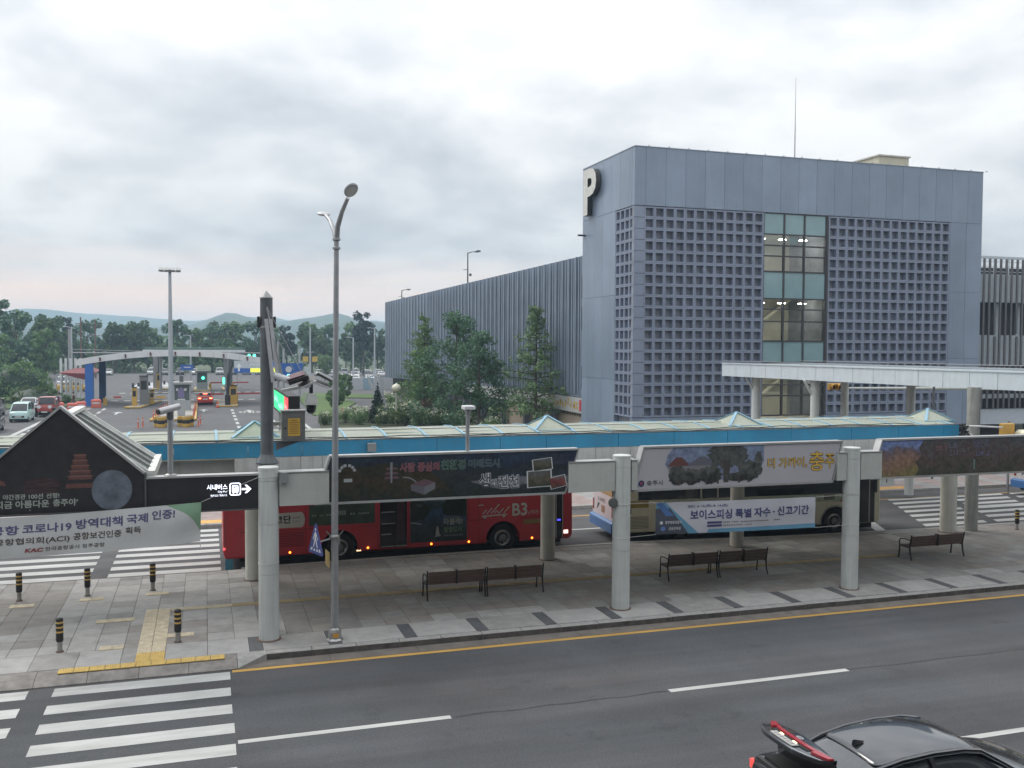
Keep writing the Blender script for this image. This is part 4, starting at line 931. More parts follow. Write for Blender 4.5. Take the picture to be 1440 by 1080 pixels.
cloth_poly(b2, p2, [(.32, .88), (1, .86), (1, 1), (.31, 1)], M_CY, 'printed_band', -.003, 30)
def bt2(body, m, x0, x1, vf, h, **k):
    me = text_mesh(body, m, x1-x0, h, **k); return on_cloth(b2, p2, me, (x0-11.27)/W2, vf, W2, H2, m, off=-.009)
L_NAVY = lmat('print_ink_navy', (.055, .06, .16))
bt2('2021. 6. 15.(화)~8. 14.(토)', L_NAVY, 12.22, 13.42, .20, .085, bold=.02)
bt2('보이스피싱', L_NAVY, 12.30, 13.56, .57, .26, bold=.026); bt2('특별', L_NAVY, 13.66, 14.16, .56, .25, bold=.026); bt2('자수', L_NAVY, 14.24, 14.76, .55, .25, bold=.026); bt2('·', L_NAVY, 14.84, 14.90, .44, .05, bold=.05); bt2('신고기간', L_NAVY, 14.98, 16.0, .55, .26, bold=.026)
for i, vf in enumerate((.70, .80)):
    cloth_poly(b2, p2, [(.31, vf-.055), (.40, vf-.057), (.40, vf+.01), (.31, vf+.012)], L_NAVY, 'printed_tab', -.007)
for x0, x1, vf, n in ((13.3, 15.1, .695, 34), (13.3, 14.2, .795, 16)):
    for i in range(n):
        if random.random() < .14: continue
        u = (x0 + (x1-x0)*i/n - 11.27)/W2; cloth_poly(b2, p2, [(u, vf-.03), (u+.006, vf-.03), (u+.006, vf), (u, vf)], L_BRN, 'fine_print', -.007, 2)
L_W2 = lmat('print_offwhite', (.50, .52, .54))
bt2('청주청원경찰서', L_W2, 11.55, 12.04, .68, .085, bold=.02); bt2('금융감독원', L_W2, 11.66, 12.02, .88, .09, bold=.02)
me = text_mesh('●', L_W2, .09, .09); on_cloth(b2, p2, me, .025, .69, W2, H2, L_W2, 'emblem', -.009)
me = text_mesh('●', lmat('print_cobalt', (.12, .2, .45)), .15, .13); on_cloth(b2, p2, me, .03, .90, W2, H2, None, 'emblem', -.009)
for a, b in (((10.5, 22.45, 2.92), (11.3, 22.45, 2.90)), ((10.5, 22.45, 2.03), (11.27, 22.45, 2.06)), ((16.19, 22.45, 2.84), (17.25, 22.42, 2.86)), ((16.2, 22.45, 1.98), (17.25, 22.42, 2.0))): MB().tube([a, b], .006, 5).build('tie_rope', mat('rope', (.5, .5, .48), .8), b2)
# rope rings tied round the columns
for x, z in ((10.32, 2.92), (10.32, 2.03), (17.45, 2.86), (17.45, 2.0), (1.37, 1.95), (1.37, 3.97)):
    tag(MB().lathe([(.233, -.006), (.243, 0), (.233, .006)], (x, 22.55, z), 'z', 24).build('rope_ring', MATS['rope'], None, True), {10.32: 'thin rope tied round the second column', 17.45: 'thin rope tied round the third column', 1.37: 'thin rope tied round the nearest column'}[x] + (', upper one' if z in (2.92, 2.86, 3.97) else ', lower one'), 'rope', 'ropes tied round columns')
# round speaker hanging by the second column
sp = thing('hanging_mirror', 'small dark round loudspeaker hanging beside the second column', 'loudspeaker', (10.02, 22.45, 2.75))
sp.name = 'hanging_loudspeaker'
MB().tube([(10.02, 22.45, 3.27), (10.02, 22.45, 3.12)], .012, 6).build('hanger', M_IRON, sp)
MB().lathe([(0, -.05), (.11, -.045), (.13, 0), (.11, .05), (0, .06)], (10.02, 22.42, 2.97), 'y', 18).build('speaker_body', mat('speaker_grey', (.10, .105, .10), .6), sp, True)
# ================================================================== poles with cameras
def cctv_pole():
    x, y = 1.39, 23.3
    t = thing('camera_mast', 'thick dark steel camera mast with pointed cap behind the nearest column', 'mast', (x, y, PZ))
    MB().lathe([(.155, PZ), (.152, 4.3), (.146, 8.12)], (x, y, 0), 'z', 22).build('shaft', M_DARKPOLE, t, True)
    MB().lathe([(.152, 8.11), (.152, 8.13), (.0, 8.30)], (x, y, 0), 'z', 22).build('pointed_cap', mat('cap_grey', (.28, .28, .28), .5, .3), t, True)
    MB().lathe([(.26, 4.16), (.26, 4.2), (.18, 4.34), (.156, 4.4)], (x, y, 0), 'z', 10).build('flange', M_DARKPOLE, t)
    for s in (-1, 1): MB().cbox(x+s*.185-.03, x+s*.185+.03, y-.1, y+.1, 7.42, 7.68, .01).build('antenna_box', M_BLACK, t)
    MB().lathe([(.15, 7.40), (.165, 7.41), (.165, 7.45), (.15, 7.46)], (x, y, 0), 'z', 20).build('band', M_STAIN, t, True)
    for k in range(2): MB().bar((x-.02+k*.1, y-.24, 7.62), (x+.13+k*.12, y-.26, 6.12), .085, .05, up=(0, 1, 0)).build('antenna_panel', mat('panel_grey', (.42, .43, .45), .5), t)
    MB().tube([(x+.0, y-.18, 7.9), (x+.2, y-.28, 6.9), (x+.36, y-.3, 6.2)], .02, 6).build('cable_conduit', M_POLE, t, True)
    MB().tube([(x+.08, y-.1, 7.5), (x+.62, y-.2, 6.4)], .008, 5).build('stay_wire', M_POLE, t)
    MB().tube([(x+.0, y-.18, 7.9), (x+.85, y-.3, 6.25)], .008, 5).build('stay_wire', M_POLE, t)
    MB().tube([(x+.1, y-.1, 6.18), (x+1.1, y-.2, 6.16)], .03, 8).build('arm', M_IRON, t, True)
    bx = thing('camera_box', 'stainless control box with orange notice hung on the camera mast', 'control box', (1.97, 23.0, 4.72))
    MB().cbox(1.70, 2.24, 22.82, 23.12, 4.74, 5.44, .01).build('cabinet', mat('stainless', (.33, .33, .31), .35, .75, var=.15, scale=5), bx)
    MB().cbox(1.67, 2.27, 22.79, 23.14, 5.44, 5.475, .01).build('rain_lid', M_STAIN, bx)
    MB().cbox(1.73, 2.21, 22.812, 22.822, 4.77, 5.40, .003).build('door', mat('stainless_door', (.27, .27, .26), .35, .7, var=.15, scale=6), bx)
    MB().box(1.84, 2.12, 22.806, 22.811, 4.86, 5.28).build('notice', mat('notice_orange', (.50, .31, .05), .6, var=.1), bx)
    for i in range(7):
        w = .22 if i else .14; MB().box(1.98-w/2, 1.98+w/2, 22.8035, 22.8055, 5.22-i*.05, 5.235-i*.05).build('notice_line', lmat('notice_ink', (.20, .10, .03)), bx)
    MB().tube([(1.775, 22.80, 5.05), (1.775, 22.78, 5.05)], .022, 10).build('lock', M_IRON, bx)
    MB().add([(1.58, 22.95, 4.74), (2.2, 22.95, 4.74), (1.58, 22.95, 4.52), (1.58, 23.1, 4.74), (2.2, 23.1, 4.74), (1.58, 23.1, 4.52)], [(0,1,2),(5,4,3),(0,3,4,1),(1,4,5,2),(2,5,3,0)]).build('bracket', M_DARKPOLE, bx)
cctv_pole()
bc = thing('bullet_camera', 'white cylindrical camera with red topped dark shade on the camera mast arm', 'camera', (1.75, 23.0, 6.1))
MB().tube([(1.55, 23.05, 6.30), (1.95, 22.95, 6.14)], [.075, .085], 14).build('housing', mat('cam_white', (.55, .56, .57), .45), bc, True)
MB().obox(Matrix.Translation((2.08, 22.98, 6.22)) @ Matrix.Rotation(R(-18), 4, 'Y') @ Matrix.Rotation(R(12), 4, 'X'), .24, .22, .045).build('sunshade', M_BLACK, bc)
MB().obox(Matrix.Translation((2.02, 23.0, 6.285)) @ Matrix.Rotation(R(-18), 4, 'Y') @ Matrix.Rotation(R(12), 4, 'X'), .22, .2, .006).build('shade_top', mat('shade_maroon', (.10, .035, .045), .5), bc)
MB().obox(Matrix.Translation((2.05, 23.1, 5.98)) @ Matrix.Rotation(R(-10), 4, 'Y'), .34, .2, .03).build('tray', mat('tray_grey', (.36, .37, .36), .5), bc)
sp2 = thing('camera_shade_panels', 'three dark tilted shade panels with pale edges on the camera mast arm', 'panel', (2.5, 23.0, 6.0))
for cx, cz, a, b in ((2.30, 6.12, -25, 20), (2.62, 6.10, 22, 15), (2.74, 6.24, 28, -10)):
    mt = Matrix.Translation((cx, 23.05, cz)) @ Matrix.Rotation(R(a), 4, 'Y') @ Matrix.Rotation(R(b), 4, 'X')
    p = MB().obox(mt, .21, .17, .015).build('panel', mat('panel_dark', (.05, .045, .045), .5), sp2)
    MB().obox(mt @ Matrix.Translation((0, -.175, .0)), .21, .012, .025).build('panel_edge', mat('cam_white', (.55, .56, .57), .45), p)
dc = thing('dome_camera', 'grey dome camera with black ball hanging from the camera mast arm', 'camera', (2.40, 23.0, 5.4))
MB().cyl(2.40, 23.0, 5.84, 6.1, .045, 10).build('stem', M_IRON, dc, True)
MB().lathe([(.05, 5.86), (.10, 5.84), (.145, 5.72), (.165, 5.60), (.165, 5.585), (0, 5.58)], (2.40, 23.0, 0), 'z', 18).build('housing', mat('dome_grey', (.40, .41, .40), .5), dc, True)
MB().lathe([(.118, 5.59), (.12, 5.5), (.10, 5.42), (.06, 5.37), (0, 5.355)], (2.40, 23.0, 0), 'z', 18).build('dome', mat('dome_black', (.012, .012, .014), .1), dc, True)
# LED board on the canopy, edge towards us
lb_ = thing('led_board', 'long LED message board in green and red on the canopy behind the camera mast', 'led sign', (2.1, 27, 4.4))
MB().box(1.98, 2.26, 24.35, 29.6, 5.08, 5.72).build('case', M_BLACK, lb_)
g_ = mat('led_green', (.02, .3, .12), .5, var=0, emit=(.02, .62, .22), estr=1.0); r_ = mat('led_red', (.5, .03, .03), .5, var=0, emit=(.9, .06, .07), estr=.9); w_ = mat('led_pale', (.5, .7, .6), .5, var=0, emit=(.45, .85, .65), estr=1.0)
MB().quad((1.975, 25.7, 5.14), (1.975, 29.5, 5.14), (1.975, 29.5, 5.66), (1.975, 25.7, 5.66)).build('led_field', g_, lb_); MB().quad((1.975, 24.42, 5.14), (1.975, 25.68, 5.14), (1.975, 25.68, 5.66), (1.975, 24.42, 5.66)).build('led_field', r_, lb_)
for yy, zz, ww, m_ in ((29.3, 5.42, 1.4, w_), (27.8, 5.3, 1.9, w_), (25.55, 5.4, .9, mat('led_pink', (.7, .4, .4), .5, var=0, emit=(1, .5, .5), estr=.9))):
    b = MB(); r = random.Random(int(yy*10))
    for i in range(int(ww/.12)):
        y0 = yy - i*.12; h = r.uniform(.05, .2); z0 = zz-.1+r.uniform(0, .1); b.quad((1.972, y0, z0), (1.972, y0-.05, z0), (1.972, y0-.05, z0+h), (1.972, y0, z0+h))
    b.build('led_marks', m_, lb_)
for y in (27.6, 29.3): MB().cyl(2.12, y, 4.35, 5.08, .035, 8).build('leg', M_STAIN, lb_)
MB().box(1.5, 2.26, 24.2, 24.34, 5.0, 5.09).build('bracket', M_STAIN, lb_); MB().box(1.45, 1.52, 23.4, 24.3, 5.02, 5.08).build('bracket', M_STAIN, lb_)
# slim camera posts standing on the sign boxes
sl = thing('slim_camera_post', 'slim post with silver bullet camera standing on the black lane sign', 'camera', (-.77, 22.7, 4.04))
MB().cyl(-.77, 22.7, 4.05, 5.45, .058, 12).build('post', M_POLE, sl, True); MB().lathe([(.14, 4.045), (.14, 4.06), (.07, 4.09)], (-.77, 22.7, 0), 'z', 12).build('foot', M_STAIN, sl, True)
MB().lathe([(.058, 5.3), (.075, 5.36), (.075, 5.52), (.0, 5.53)], (-.77, 22.7, 0), 'z', 12).build('head_block', M_DARKPOLE, sl, True)
MB().tube([(-.58, 22.8, 5.60), (-1.0, 22.5, 5.50)], [.075, .08], 12).build('housing', mat('cam_silver', (.45, .45, .46), .35, .4), sl, True)
MB().tube([(-1.0, 22.5, 5.50), (-1.03, 22.48, 5.492)], [.06, .06], 12).build('lens', M_BLACK, sl, True)
sl2 = thing('box_camera_post', 'slim post with flat white camera standing on the dark billboard', 'camera', (6.18, 22.66, 4.4))
MB().cyl(6.18, 22.66, 4.40, 5.42, .05, 12).build('post', M_POLE, sl2, True); MB().lathe([(.05, 5.3), (.07, 5.36), (.1, 5.42), (.1, 5.44)], (6.18, 22.66, 0), 'z', 12).build('head_block', M_POLE, sl2, True)
MB().cbox(6.06, 6.34, 22.5, 22.82, 5.44, 5.53, .02).build('housing', mat('cam_white', (.55, .56, .57), .45), sl2)
tag(MB().cbox(4.42, 4.66, 27.05, 27.19, 3.96, 4.2, .01).build('fascia_box', MATS['box_grey']), 'small grey box fixed to the blue canopy fascia right of the street lamp', 'junction box')

# ================================================================== vehicles
M_TYRE = mat('tyre', (.02, .02, .021), .8, var=.15); M_RIM = mat('rim_alloy', (.30, .30, .31), .4, .7, var=.1)
M_GLASSD = mat('vehicle_glass', (.014, .016, .018), .08, var=0, spec=.6)
M_UNDER = mat('underbody', (.012, .012, .012), .8)
M_LAMPR = mat('tail_lamp', (.25, .012, .015), .25, var=0); M_HEADL = mat('head_lamp', (.62, .65, .68), .15, var=0); M_PLATE = mat('number_plate', (.55, .56, .54), .5, var=.05)
M_ORANGE = mat('marker_lamp', (.8, .25, .03), .4, var=0, emit=(1, .30, .03), estr=3.0)
def wheel(t, x, y, r, w, side, holes=True, rim=None):
    s = side
    ty = MB().lathe([(r*.62, -w/2), (r*.94, -w/2), (r, -w/2+.03), (r, w/2-.03), (r*.94, w/2), (r*.62, w/2)], (x, y, r), 'y', 22).build('wheel', M_TYRE, t, True)
    MB().lathe([(r*.62, 0), (r*.58, -.02*s*-1), (r*.5, .05*s*-1*-1), (r*.28, .06*-s), (r*.26, .02*s), (r*.16, .025*s), (0, .03*s)], (x, y+s*w/2*.92, r), 'y', 22).build('rim', rim or M_RIM, ty, True)
    if holes:
        for k in range(8):
            a = 2*math.pi*k/8; MB().disc((x+r*.44*math.cos(a), y+s*(w/2*.92+.015), r+r*.44*math.sin(a)), r*.065, 'y', 8).build('rim_hole', M_BLACK, ty)
    return ty
def bus_profile(L, z0, z1, arches, ra, zc, rf=.16):
    p = [(rf*.4, z0)]
    for xc in arches:
        a0 = math.asin(max(-1, (z0-zc)/ra))
        for i in range(15):
            a = math.pi - a0 - (math.pi-2*a0)*i/14; p.append((xc+ra*math.cos(a), zc+ra*math.sin(a)))
    p += [(L-rf*.6, z0), (L, z0+.14), (L, 1.1), (L-.03, z1-.35), (L-.14, z1-.08), (L-.32, z1), (.22, z1), (.06, z1-.1), (0, z1-.3), (0, z0+.22)]
    return p
def bus1():
    X0, Y0, W, L = .48, 30.56, 2.45, 11.65
    t = thing('red_bus', 'red city bus B3 parked behind the island with lake poster on its side', 'bus', (X0+L/2, Y0+W/2, 0))
    RED = mat('bus_red', (.55, .04, .055), .38, var=.07, scale=2, coat=.15, dirt=.12)
    pr_ = bus_profile(L, .33, 3.15, (3.6, 9.11), .60, .46)
    MB().prism([(X0+a, b) for a, b in pr_], 'y', Y0, Y0+W).build('body', RED, t, False, .05)
    MB().box(X0+.5, X0+L-.4, Y0+.12, Y0+W-.12, .2, .42).build('underbody', M_UNDER, t)
    YS = Y0-.004
    def pan(nm, x0, x1, z0, z1, m, d=.0, parent=t): return MB().quad((x0, YS-d, z0), (x1, YS-d, z0), (x1, YS-d, z1), (x0, YS-d, z1)).build(nm, m, parent)
    MB().box(X0+.9, X0+L-1.1, Y0-.003, Y0+.05, 1.98, 2.85).build('window_band', M_GLASSD, t)
    # adverts and doors
    gw = pan('green_poster', 3.11, 5.22, 1.24, 1.90, mat('poster_green', (.055, .085, .06), .5, var=.3, scale=3), .002)
    for x0, x1, h in ((3.2, 3.36, .05), (3.44, 3.58, .04), (3.66, 3.9, .06), (4.0, 4.3, .15), (4.42, 4.6, .06), (4.68, 5.05, .06)):
        b = MB(); n = max(2, int((x1-x0)/.06))
        for i in range(n): b.quad((x0+i*(x1-x0)/n, YS-.004, 1.54), (x0+(i+.65)*(x1-x0)/n, YS-.004, 1.54), (x0+(i+.65)*(x1-x0)/n, YS-.004, 1.54+h), (x0+i*(x1-x0)/n, YS-.004, 1.54+h))
        b.build('lettering', lmat('poster_mint', (.26, .34, .28)), gw)
    wp = MB().poly([(x, YS-.002, z) for x, z in ((1.55, 1.22), (2.90, 1.22), (2.96, 1.32), (2.98, 1.48), (2.95, 1.62), (2.88, 1.71), (1.55, 1.68))]).build('white_poster', mat('poster_white', (.58, .57, .54), .5, var=.05), t)
    text('코단', lmat('poster_ink', (.03, .03, .03)), (2.05, YS-.004, 1.36), .50, .26, wp, bold=.03); text('충북혁신', MATS['poster_ink'], (2.60, YS-.004, 1.50), .24, .07, wp); text('도시 1', MATS['poster_ink'], (2.60, YS-.004, 1.38), .22, .07, wp)
    dr = MB().box(5.38, 6.28, Y0-.006, Y0+.04, .40, 2.75).build('rear_door', mat('door_glass', (.022, .019, .021), .12, var=.3, scale=3, spec=.5), t)
    for z, w in ((1.55, .48), (1.17, .48), (.82, .34), (.42, .85)): MB().box(5.42, 5.42+w, Y0-.012, Y0-.007, z, z+.03).build('door_rail', M_FRAME, dr)
    MB().box(5.86, 5.89, Y0-.012, Y0-.007, .42, 2.7).build('door_stile', M_IRON, dr)
    MB().box(5.95, 6.2, Y0-.0115, Y0-.0065, .6, 1.9).build('door_painted_reflection', mat('door_maroon', (.05, .015, .02), .3, var=.4, scale=3), dr)  # reflection in the door glass, painted as a maroon panel
    lk = print_mat('print_lake', [(0, (.02, .026, .028)), (.25, (.03, .038, .042)), (.45, (.03, .048, .075)), (.68, (.035, .07, .13)), (.78, (.025, .038, .035)), (.9, (.03, .05, .06)), (1, (.11, .15, .20))], .10, 1.2, z0=.5, z1=1.98, seed=5, gain=1.6)
    ps = pan('lake_poster', 6.38, 8.32, .50, 2.05, lk, .002)
    printed('printed_wood', [(6.4, 1.2), (6.85, 1.25), (7.1, 1.6), (6.75, 1.86), (6.4, 1.9)], print_mat('print_shore', [(0, (.02, .03, .02)), (1, (.04, .055, .04))], .5, 4, z0=1.2, z1=1.9), ps, YS-.004)
    printed('printed_wood', [(7.5, 1.4), (8.3, 1.3), (8.3, 2.03), (7.7, 2.0), (7.45, 1.7)], MATS.setdefault('x', M_HILL2), ps, YS-.004)
    LW = lmat('poster_chalk', (.42, .44, .42)); LG = lmat('poster_sage', (.17, .26, .17))
    text('타볼래?', LW, (7.52, YS-.006, 1.04), .66, .22, ps, bold=.025); text('별별도시', LG, (7.52, YS-.006, .78), .62, .2, ps, bold=.03)
    for z, x1 in ((1.27, 8.1), (.66, 8.2)):
        b = MB()
        for i in range(12): b.quad((7.52+i*(x1-7.52)/12, YS-.006, z), (7.52+(i+.7)*(x1-7.52)/12, YS-.006, z), (7.52+(i+.7)*(x1-7.52)/12, YS-.006, z+.05), (7.52+i*(x1-7.52)/12, YS-.006, z+.05))
        b.build('lettering', L_DIM, ps)
    printed('printed_sail', [(7.24, .72), (7.38, .72), (7.33, 1.0), (7.28, 1.0)], LW, ps, YS-.006); printed('printed_sail', [(7.22, .66), (7.42, .68), (7.42, .72), (7.22, .70)], LW, ps, YS-.0065)
    printed('printed_wake', [(6.4, 1.16), (6.75, 1.09), (6.76, 1.12), (6.4, 1.19)], LW, ps, YS-.006)
    text('NA', L_DIM, (6.62, YS-.006, 1.68), .16, .1, ps)
    LB = lmat('bus_letter', (.62, .61, .58))
    text('B3', LB, (9.92, YS-.004, 1.22), .54, .44, t, bold=.022); text('(757)', LB, (10.50, YS-.004, 1.24), .36, .14, t, shear=.3)
    for i, (dx, h) in enumerate(((0, .13), (.14, .18), (.28, .30), (.58, .15), (.74, .20))): printed('route_logo', [(8.86+dx, 1.34), (8.89+dx, 1.33), (8.89+dx+h, 1.34+h), (8.86+dx+h, 1.36+h)], LB, t, YS-.004)
    for cx, cz in ((9.30, 1.38), (9.36, 1.42), (9.42, 1.37)): printed('route_logo', ring(cx, cz, .012, .03, 0, 359, 10), LB, t, YS-.0045)
    printed('route_logo', [(8.84, 1.24), (9.74, 1.27), (9.74, 1.31), (8.84, 1.28)], LB, t, YS-.004); printed('route_logo', ring(8.95, 1.22, .0, .05, 0, 359, 10), LB, t, YS-.0045); printed('route_logo', ring(9.62, 1.24, .0, .05, 0, 359, 10), LB, t, YS-.0045)
    printed('route_logo', [(8.72, 1.62), (8.90, 1.63), (8.90, 1.66), (8.72, 1.65)], LB, t, YS-.004)
    yl = pan('yellow_sticker', 10.33, 11.0, .93, 1.08, mat('sticker_ochre', (.30, .22, .08), .6, var=.3, scale=20), .002)
    # front door, open pocket
    fd = MB().box(11.22, 11.78, Y0-.006, Y0+.05, .36, 2.7).build('front_door', mat('door_glass', (.022, .019, .021), .12, var=.3, scale=3, spec=.5), t)
    for x in (11.24, 11.50, 11.74): MB().box(x, x+.03, Y0-.014, Y0-.007, .38, 2.6).build('door_stile', M_FRAME, fd)
    MB().box(11.56, 11.68, Y0-.012, Y0-.007, .98, 1.03).build('blue_lamp', mat('lamp_blue', (.05, .05, .5), .4, var=0, emit=(.06, .06, 1), estr=2), fd)
    MB().box(11.8, 11.96, Y0-.013, Y0-.006, .52, .64).build('head_lamp', mat('head_lamp_on', (.8, .8, .7), .3, var=0, emit=(1, .9, .75), estr=1.2), t)
    # engine grille, marker lamps, rear lamp, panel seams
    b = MB()
    for i in range(9): b.box(2.0, 2.95, Y0-.008, Y0-.002, .62+i*.055, .635+i*.055)
    stuff(b.build('engine_grille', mat('grille_red', (.11, .008, .012), .5), t))
    for x in (2.51, 4.99, 7.1, 8.39, 10.64): MB().sphere((x, Y0-.002, .43), .035, 10).build('marker_lamp', M_ORANGE, t, True)
    MB().box(4.62, 4.76, Y0-.01, Y0-.002, .34, .38).build('marker_strip', mat('lamp_warm', (.8, .5, .3), .4, var=0, emit=(1, .6, .35), estr=1.5), t)
    MB().box(X0+.03, X0+.09, Y0-.012, Y0+.02, .7, 1.7).build('rear_lamp', mat('lamp_pinkred', (.45, .06, .08), .3, var=0), t); MB().box(X0+.0, X0+.07, Y0-.014, Y0+.02, .62, .70).build('rear_lamp', mat('lamp_red_on', (.6, .05, .06), .3, var=0, emit=(1, .12, .15), estr=.8), t)
    for x in (1.5, 2.0, 3.0, 5.3, 6.33, 8.38, 8.72, 11.15): MB().box(x, x+.012, Y0-.0025, Y0+.01, .38, 1.95).build('panel_seam', mat('seam_dark', (.07, .008, .012), .6), t)
    for a, b in ((1.0, 3.3), (4.7, 5.3), (8.4, 9.0), (10.2, 11.1)): MB().box(a, b, Y0-.0022, Y0+.01, 1.14, 1.155).build('panel_seam', MATS['seam_dark'], t)
    for xc in (4.08, 9.59):
        MB().add([(xc+ra_*math.cos(R(a)), y_, .46+ra_*math.sin(R(a))) for ra_, y_ in ((.60, Y0-.02), (.66, Y0-.02), (.66, Y0+.0)) for a in range(-8, 189, 7)], [(i*29+k, i*29+k+1, (i+1)*29+k+1, (i+1)*29+k) for i in range(2) for k in range(28)]).build('arch_trim', RED, t)
        MB().box(xc-.62, xc+.62, Y0+.45, Y0+.5, .2, 1.06).build('wheel_well', M_UNDER, t)
        for s, yy in ((-1, Y0+.20), (1, Y0+W-.2)): wheel(t, xc, yy, .47, .28, s)
    MB().box(X0+.06, X0+.3, Y0+.02, Y0+.05, .0, .33).build('mud_flap', mat('kerb_sign_blue', (.10, .32, .45), .5), t)
bus1()
def bus2_proto():
    """white and cream bus, rear at x=0, near side at y=0"""
    W, L = 2.45, 10.7
    t = thing('city_bus', 'cream city bus', 'bus', (0, 0, 0))
    CR = mat('bus_cream', (.74, .70, .54), .4, var=.08, scale=2, coat=.3, dirt=.1); GRN = mat('bus_palegreen', (.48, .53, .42), .4, var=.06); BL = mat('bus_blue', (.05, .16, .40), .35, var=.05, coat=.4); PK = mat('bus_pinkwhite', (.62, .57, .58), .4, var=.05)
    MB().prism(bus_profile(L, .36, 3.1, (2.6, 8.78), .58, .46), 'y', 0, W).build('body', CR, t, False, .05)
    MB().box(.4, L-.3, .1, W-.1, .18, .44).build('underbody', M_UNDER, t)
    MB().box(.9, L-.15, -.004, .05, 1.52, 2.75).build('window_band', M_GLASSD, t)
    MB().quad((1.9, -.006, 1.24), (L-.9, -.006, 1.24), (L-.9, -.006, 1.5), (1.9, -.006, 1.5)).build('side_stripe', GRN, t)
    MB().quad((.02, -.006, 1.26), (1.3, -.006, 1.26), (1.3, -.006, 1.5), (.02, -.006, 1.5)).build('side_stripe', mat('bus_ochre', (.36, .26, .06), .5), t)
    for x in (3.3, 3.95): MB().box(x, x+.06, -.012, -.004, 1.38, 1.9).build('window_frame', mat('frame_cream', (.5, .5, .44), .5), t)
    g = MB()
    for i in range(9): g.box(.5, 1.3, -.01, -.002, .52+i*.05, .535+i*.05)
    stuff(g.build('engine_grille', mat('grille_cream', (.17, .155, .10), .6), t))
    text('미', lmat('bus_ink', (.03, .03, .03)), (.30, -.008, 1.04), .34, .28, t, bold=.06)
    # rear face: poster and blue bumper
    MB().quad((-.004, .05, .78), (-.004, W-.05, .78), (-.004, W-.05, 1.62), (-.004, .05, 1.62)).build('rear_panel', PK, t)
    MB().quad((-.004, .05, 1.62), (-.004, W-.05, 1.62), (-.004, W-.05, 1.95), (-.004, .05, 1.95)).build('rear_stripe', mat('bus_tan', (.42, .28, .12), .5), t)
    MB().box(.14, .18, .2, W-.2, 1.98, 2.75).build('rear_window', M_GLASSD, t)
    rp = [(1.55, 1.22), (.75, 1.22)]
    text('조성계획도', MATS['bus_ink'], (-.008, 1.8, 1.28), .9, .16, t, rot=(R(90), 0, R(-90)))
    MB().quad((-.008, 1.0, .92), (-.008, 1.4, .92), (-.008, 1.4, 1.18), (-.008, 1.0, 1.18)).build('rear_picture', mat('bus_picture', (.32, .20, .12), .5, var=.2, scale=9), t)
    MB().add([(-.008, 1.95, .95), (-.008, 1.9, .95), (-.008, 1.55, 1.2), (-.008, 1.8, 1.22)], [(0,1,2,3)]).build('rear_picture', mat('bus_ink2', (.08, .08, .08), .5), t)
    MB().cbox(-.12, .3, -.02, W+.02, .36, .76, .06).build('rear_bumper', BL, t, False, .03)
    for y in (.12, W-.22): MB().box(-.02, .0, y, y+.12, .9, 1.3).build('tail_lamp', M_LAMPR, t)
    for xc in (2.6, 8.78):
        MB().add([(xc+ra_*math.cos(R(a)), y_, .46+ra_*math.sin(R(a))) for ra_, y_ in ((.58, -.02), (.64, -.02), (.64, .0)) for a in range(-8, 189, 7)], [(i*29+k, i*29+k+1, (i+1)*29+k+1, (i+1)*29+k) for i in range(2) for k in range(28)]).build('arch_trim', mat('arch_pale', (.45, .44, .38), .5), t)
        for s, yy in ((-1, .2), (1, W-.2)): wheel(t, xc, yy, .47, .28, s)
    MB().box(9.55, 10.45, -.006, .04, .4, 2.7).build('front_door', mat('door_glass', (.022, .019, .021), .12, var=.3, scale=3, spec=.5), t)
    MB().box(10.2, 10.24, -.012, -.004, .4, 2.6).build('door_stile', M_FRAME, t)
    for x in (9.35, 9.45): MB().sphere((x, -.03, 1.12), .07, 10).build('lamp', mat('lamp_white', (.6, .6, .58), .3), t, True)
    MB().box(8.3, 8.75, -.008, -.002, 1.3, 1.5).build('side_notice', mat('bus_olive', (.16, .17, .11), .5, var=.3, scale=20), t); MB().box(9.0, 9.3, -.008, -.002, 1.2, 1.3).build('side_notice', mat('bus_rust', (.4, .18, .08), .5), t)
    MB().tube([(10.6, .0, 2.3), (10.85, -.15, 2.25), (10.85, -.15, 1.9)], .02, 6).build('mirror_arm', M_IRON, t)
    return t
bus2 = bus2_proto(); bus2['group'] = 'cream city buses'
bus2.location = (13.78, 30.72, 0); bus2.rotation_euler.z = R(-4.6); bus2['label'] = 'cream city bus with pink white rear and blue bumper ahead of the red bus'
bus3 = copy_tree(bus2, (37.2, 33.6, 0), R(0), 'white city bus with blue bumper cut off by the right edge'); 

def loft(st, n_cols):
    """st: list of rings with equal length"""
    b = MB(); vs = [p for r_ in st for p in r_]; n = len(st[0])
    fs = [(i*n+k, i*n+k+1, (i+1)*n+k+1, (i+1)*n+k) for i in range(len(st)-1) for k in range(n-1)]
    fs += [tuple(range(n))[::-1], tuple(range((len(st)-1)*n, len(st)*n))]
    return b.add(vs, fs)
SEDAN = dict(L=4.8, W=1.84, body=[(-2.40,.34,.62,.86,.78),(-2.36,.24,.66,1.0,.84),(-2.1,.22,.68,1.08,.90),(-1.5,.22,.68,1.06,.92),(-.6,.22,.66,.98,.92),(.7,.22,.64,.96,.92),(1.0,.22,.62,.95,.92),(1.7,.22,.6,.88,.90),(2.15,.24,.56,.78,.86),(2.36,.28,.5,.66,.76),(2.40,.34,.46,.56,.66)],
    cab=[(-1.95,1.06,.70,1.05,.66),(-1.15,1.05,.80,1.36,.62),(-.5,.99,.84,1.44,.62),(.2,.97,.84,1.45,.62),(.55,.97,.83,1.38,.60),(1.22,.96,.76,.97,.70)], wx=(-1.42, 1.42), wr=.33)
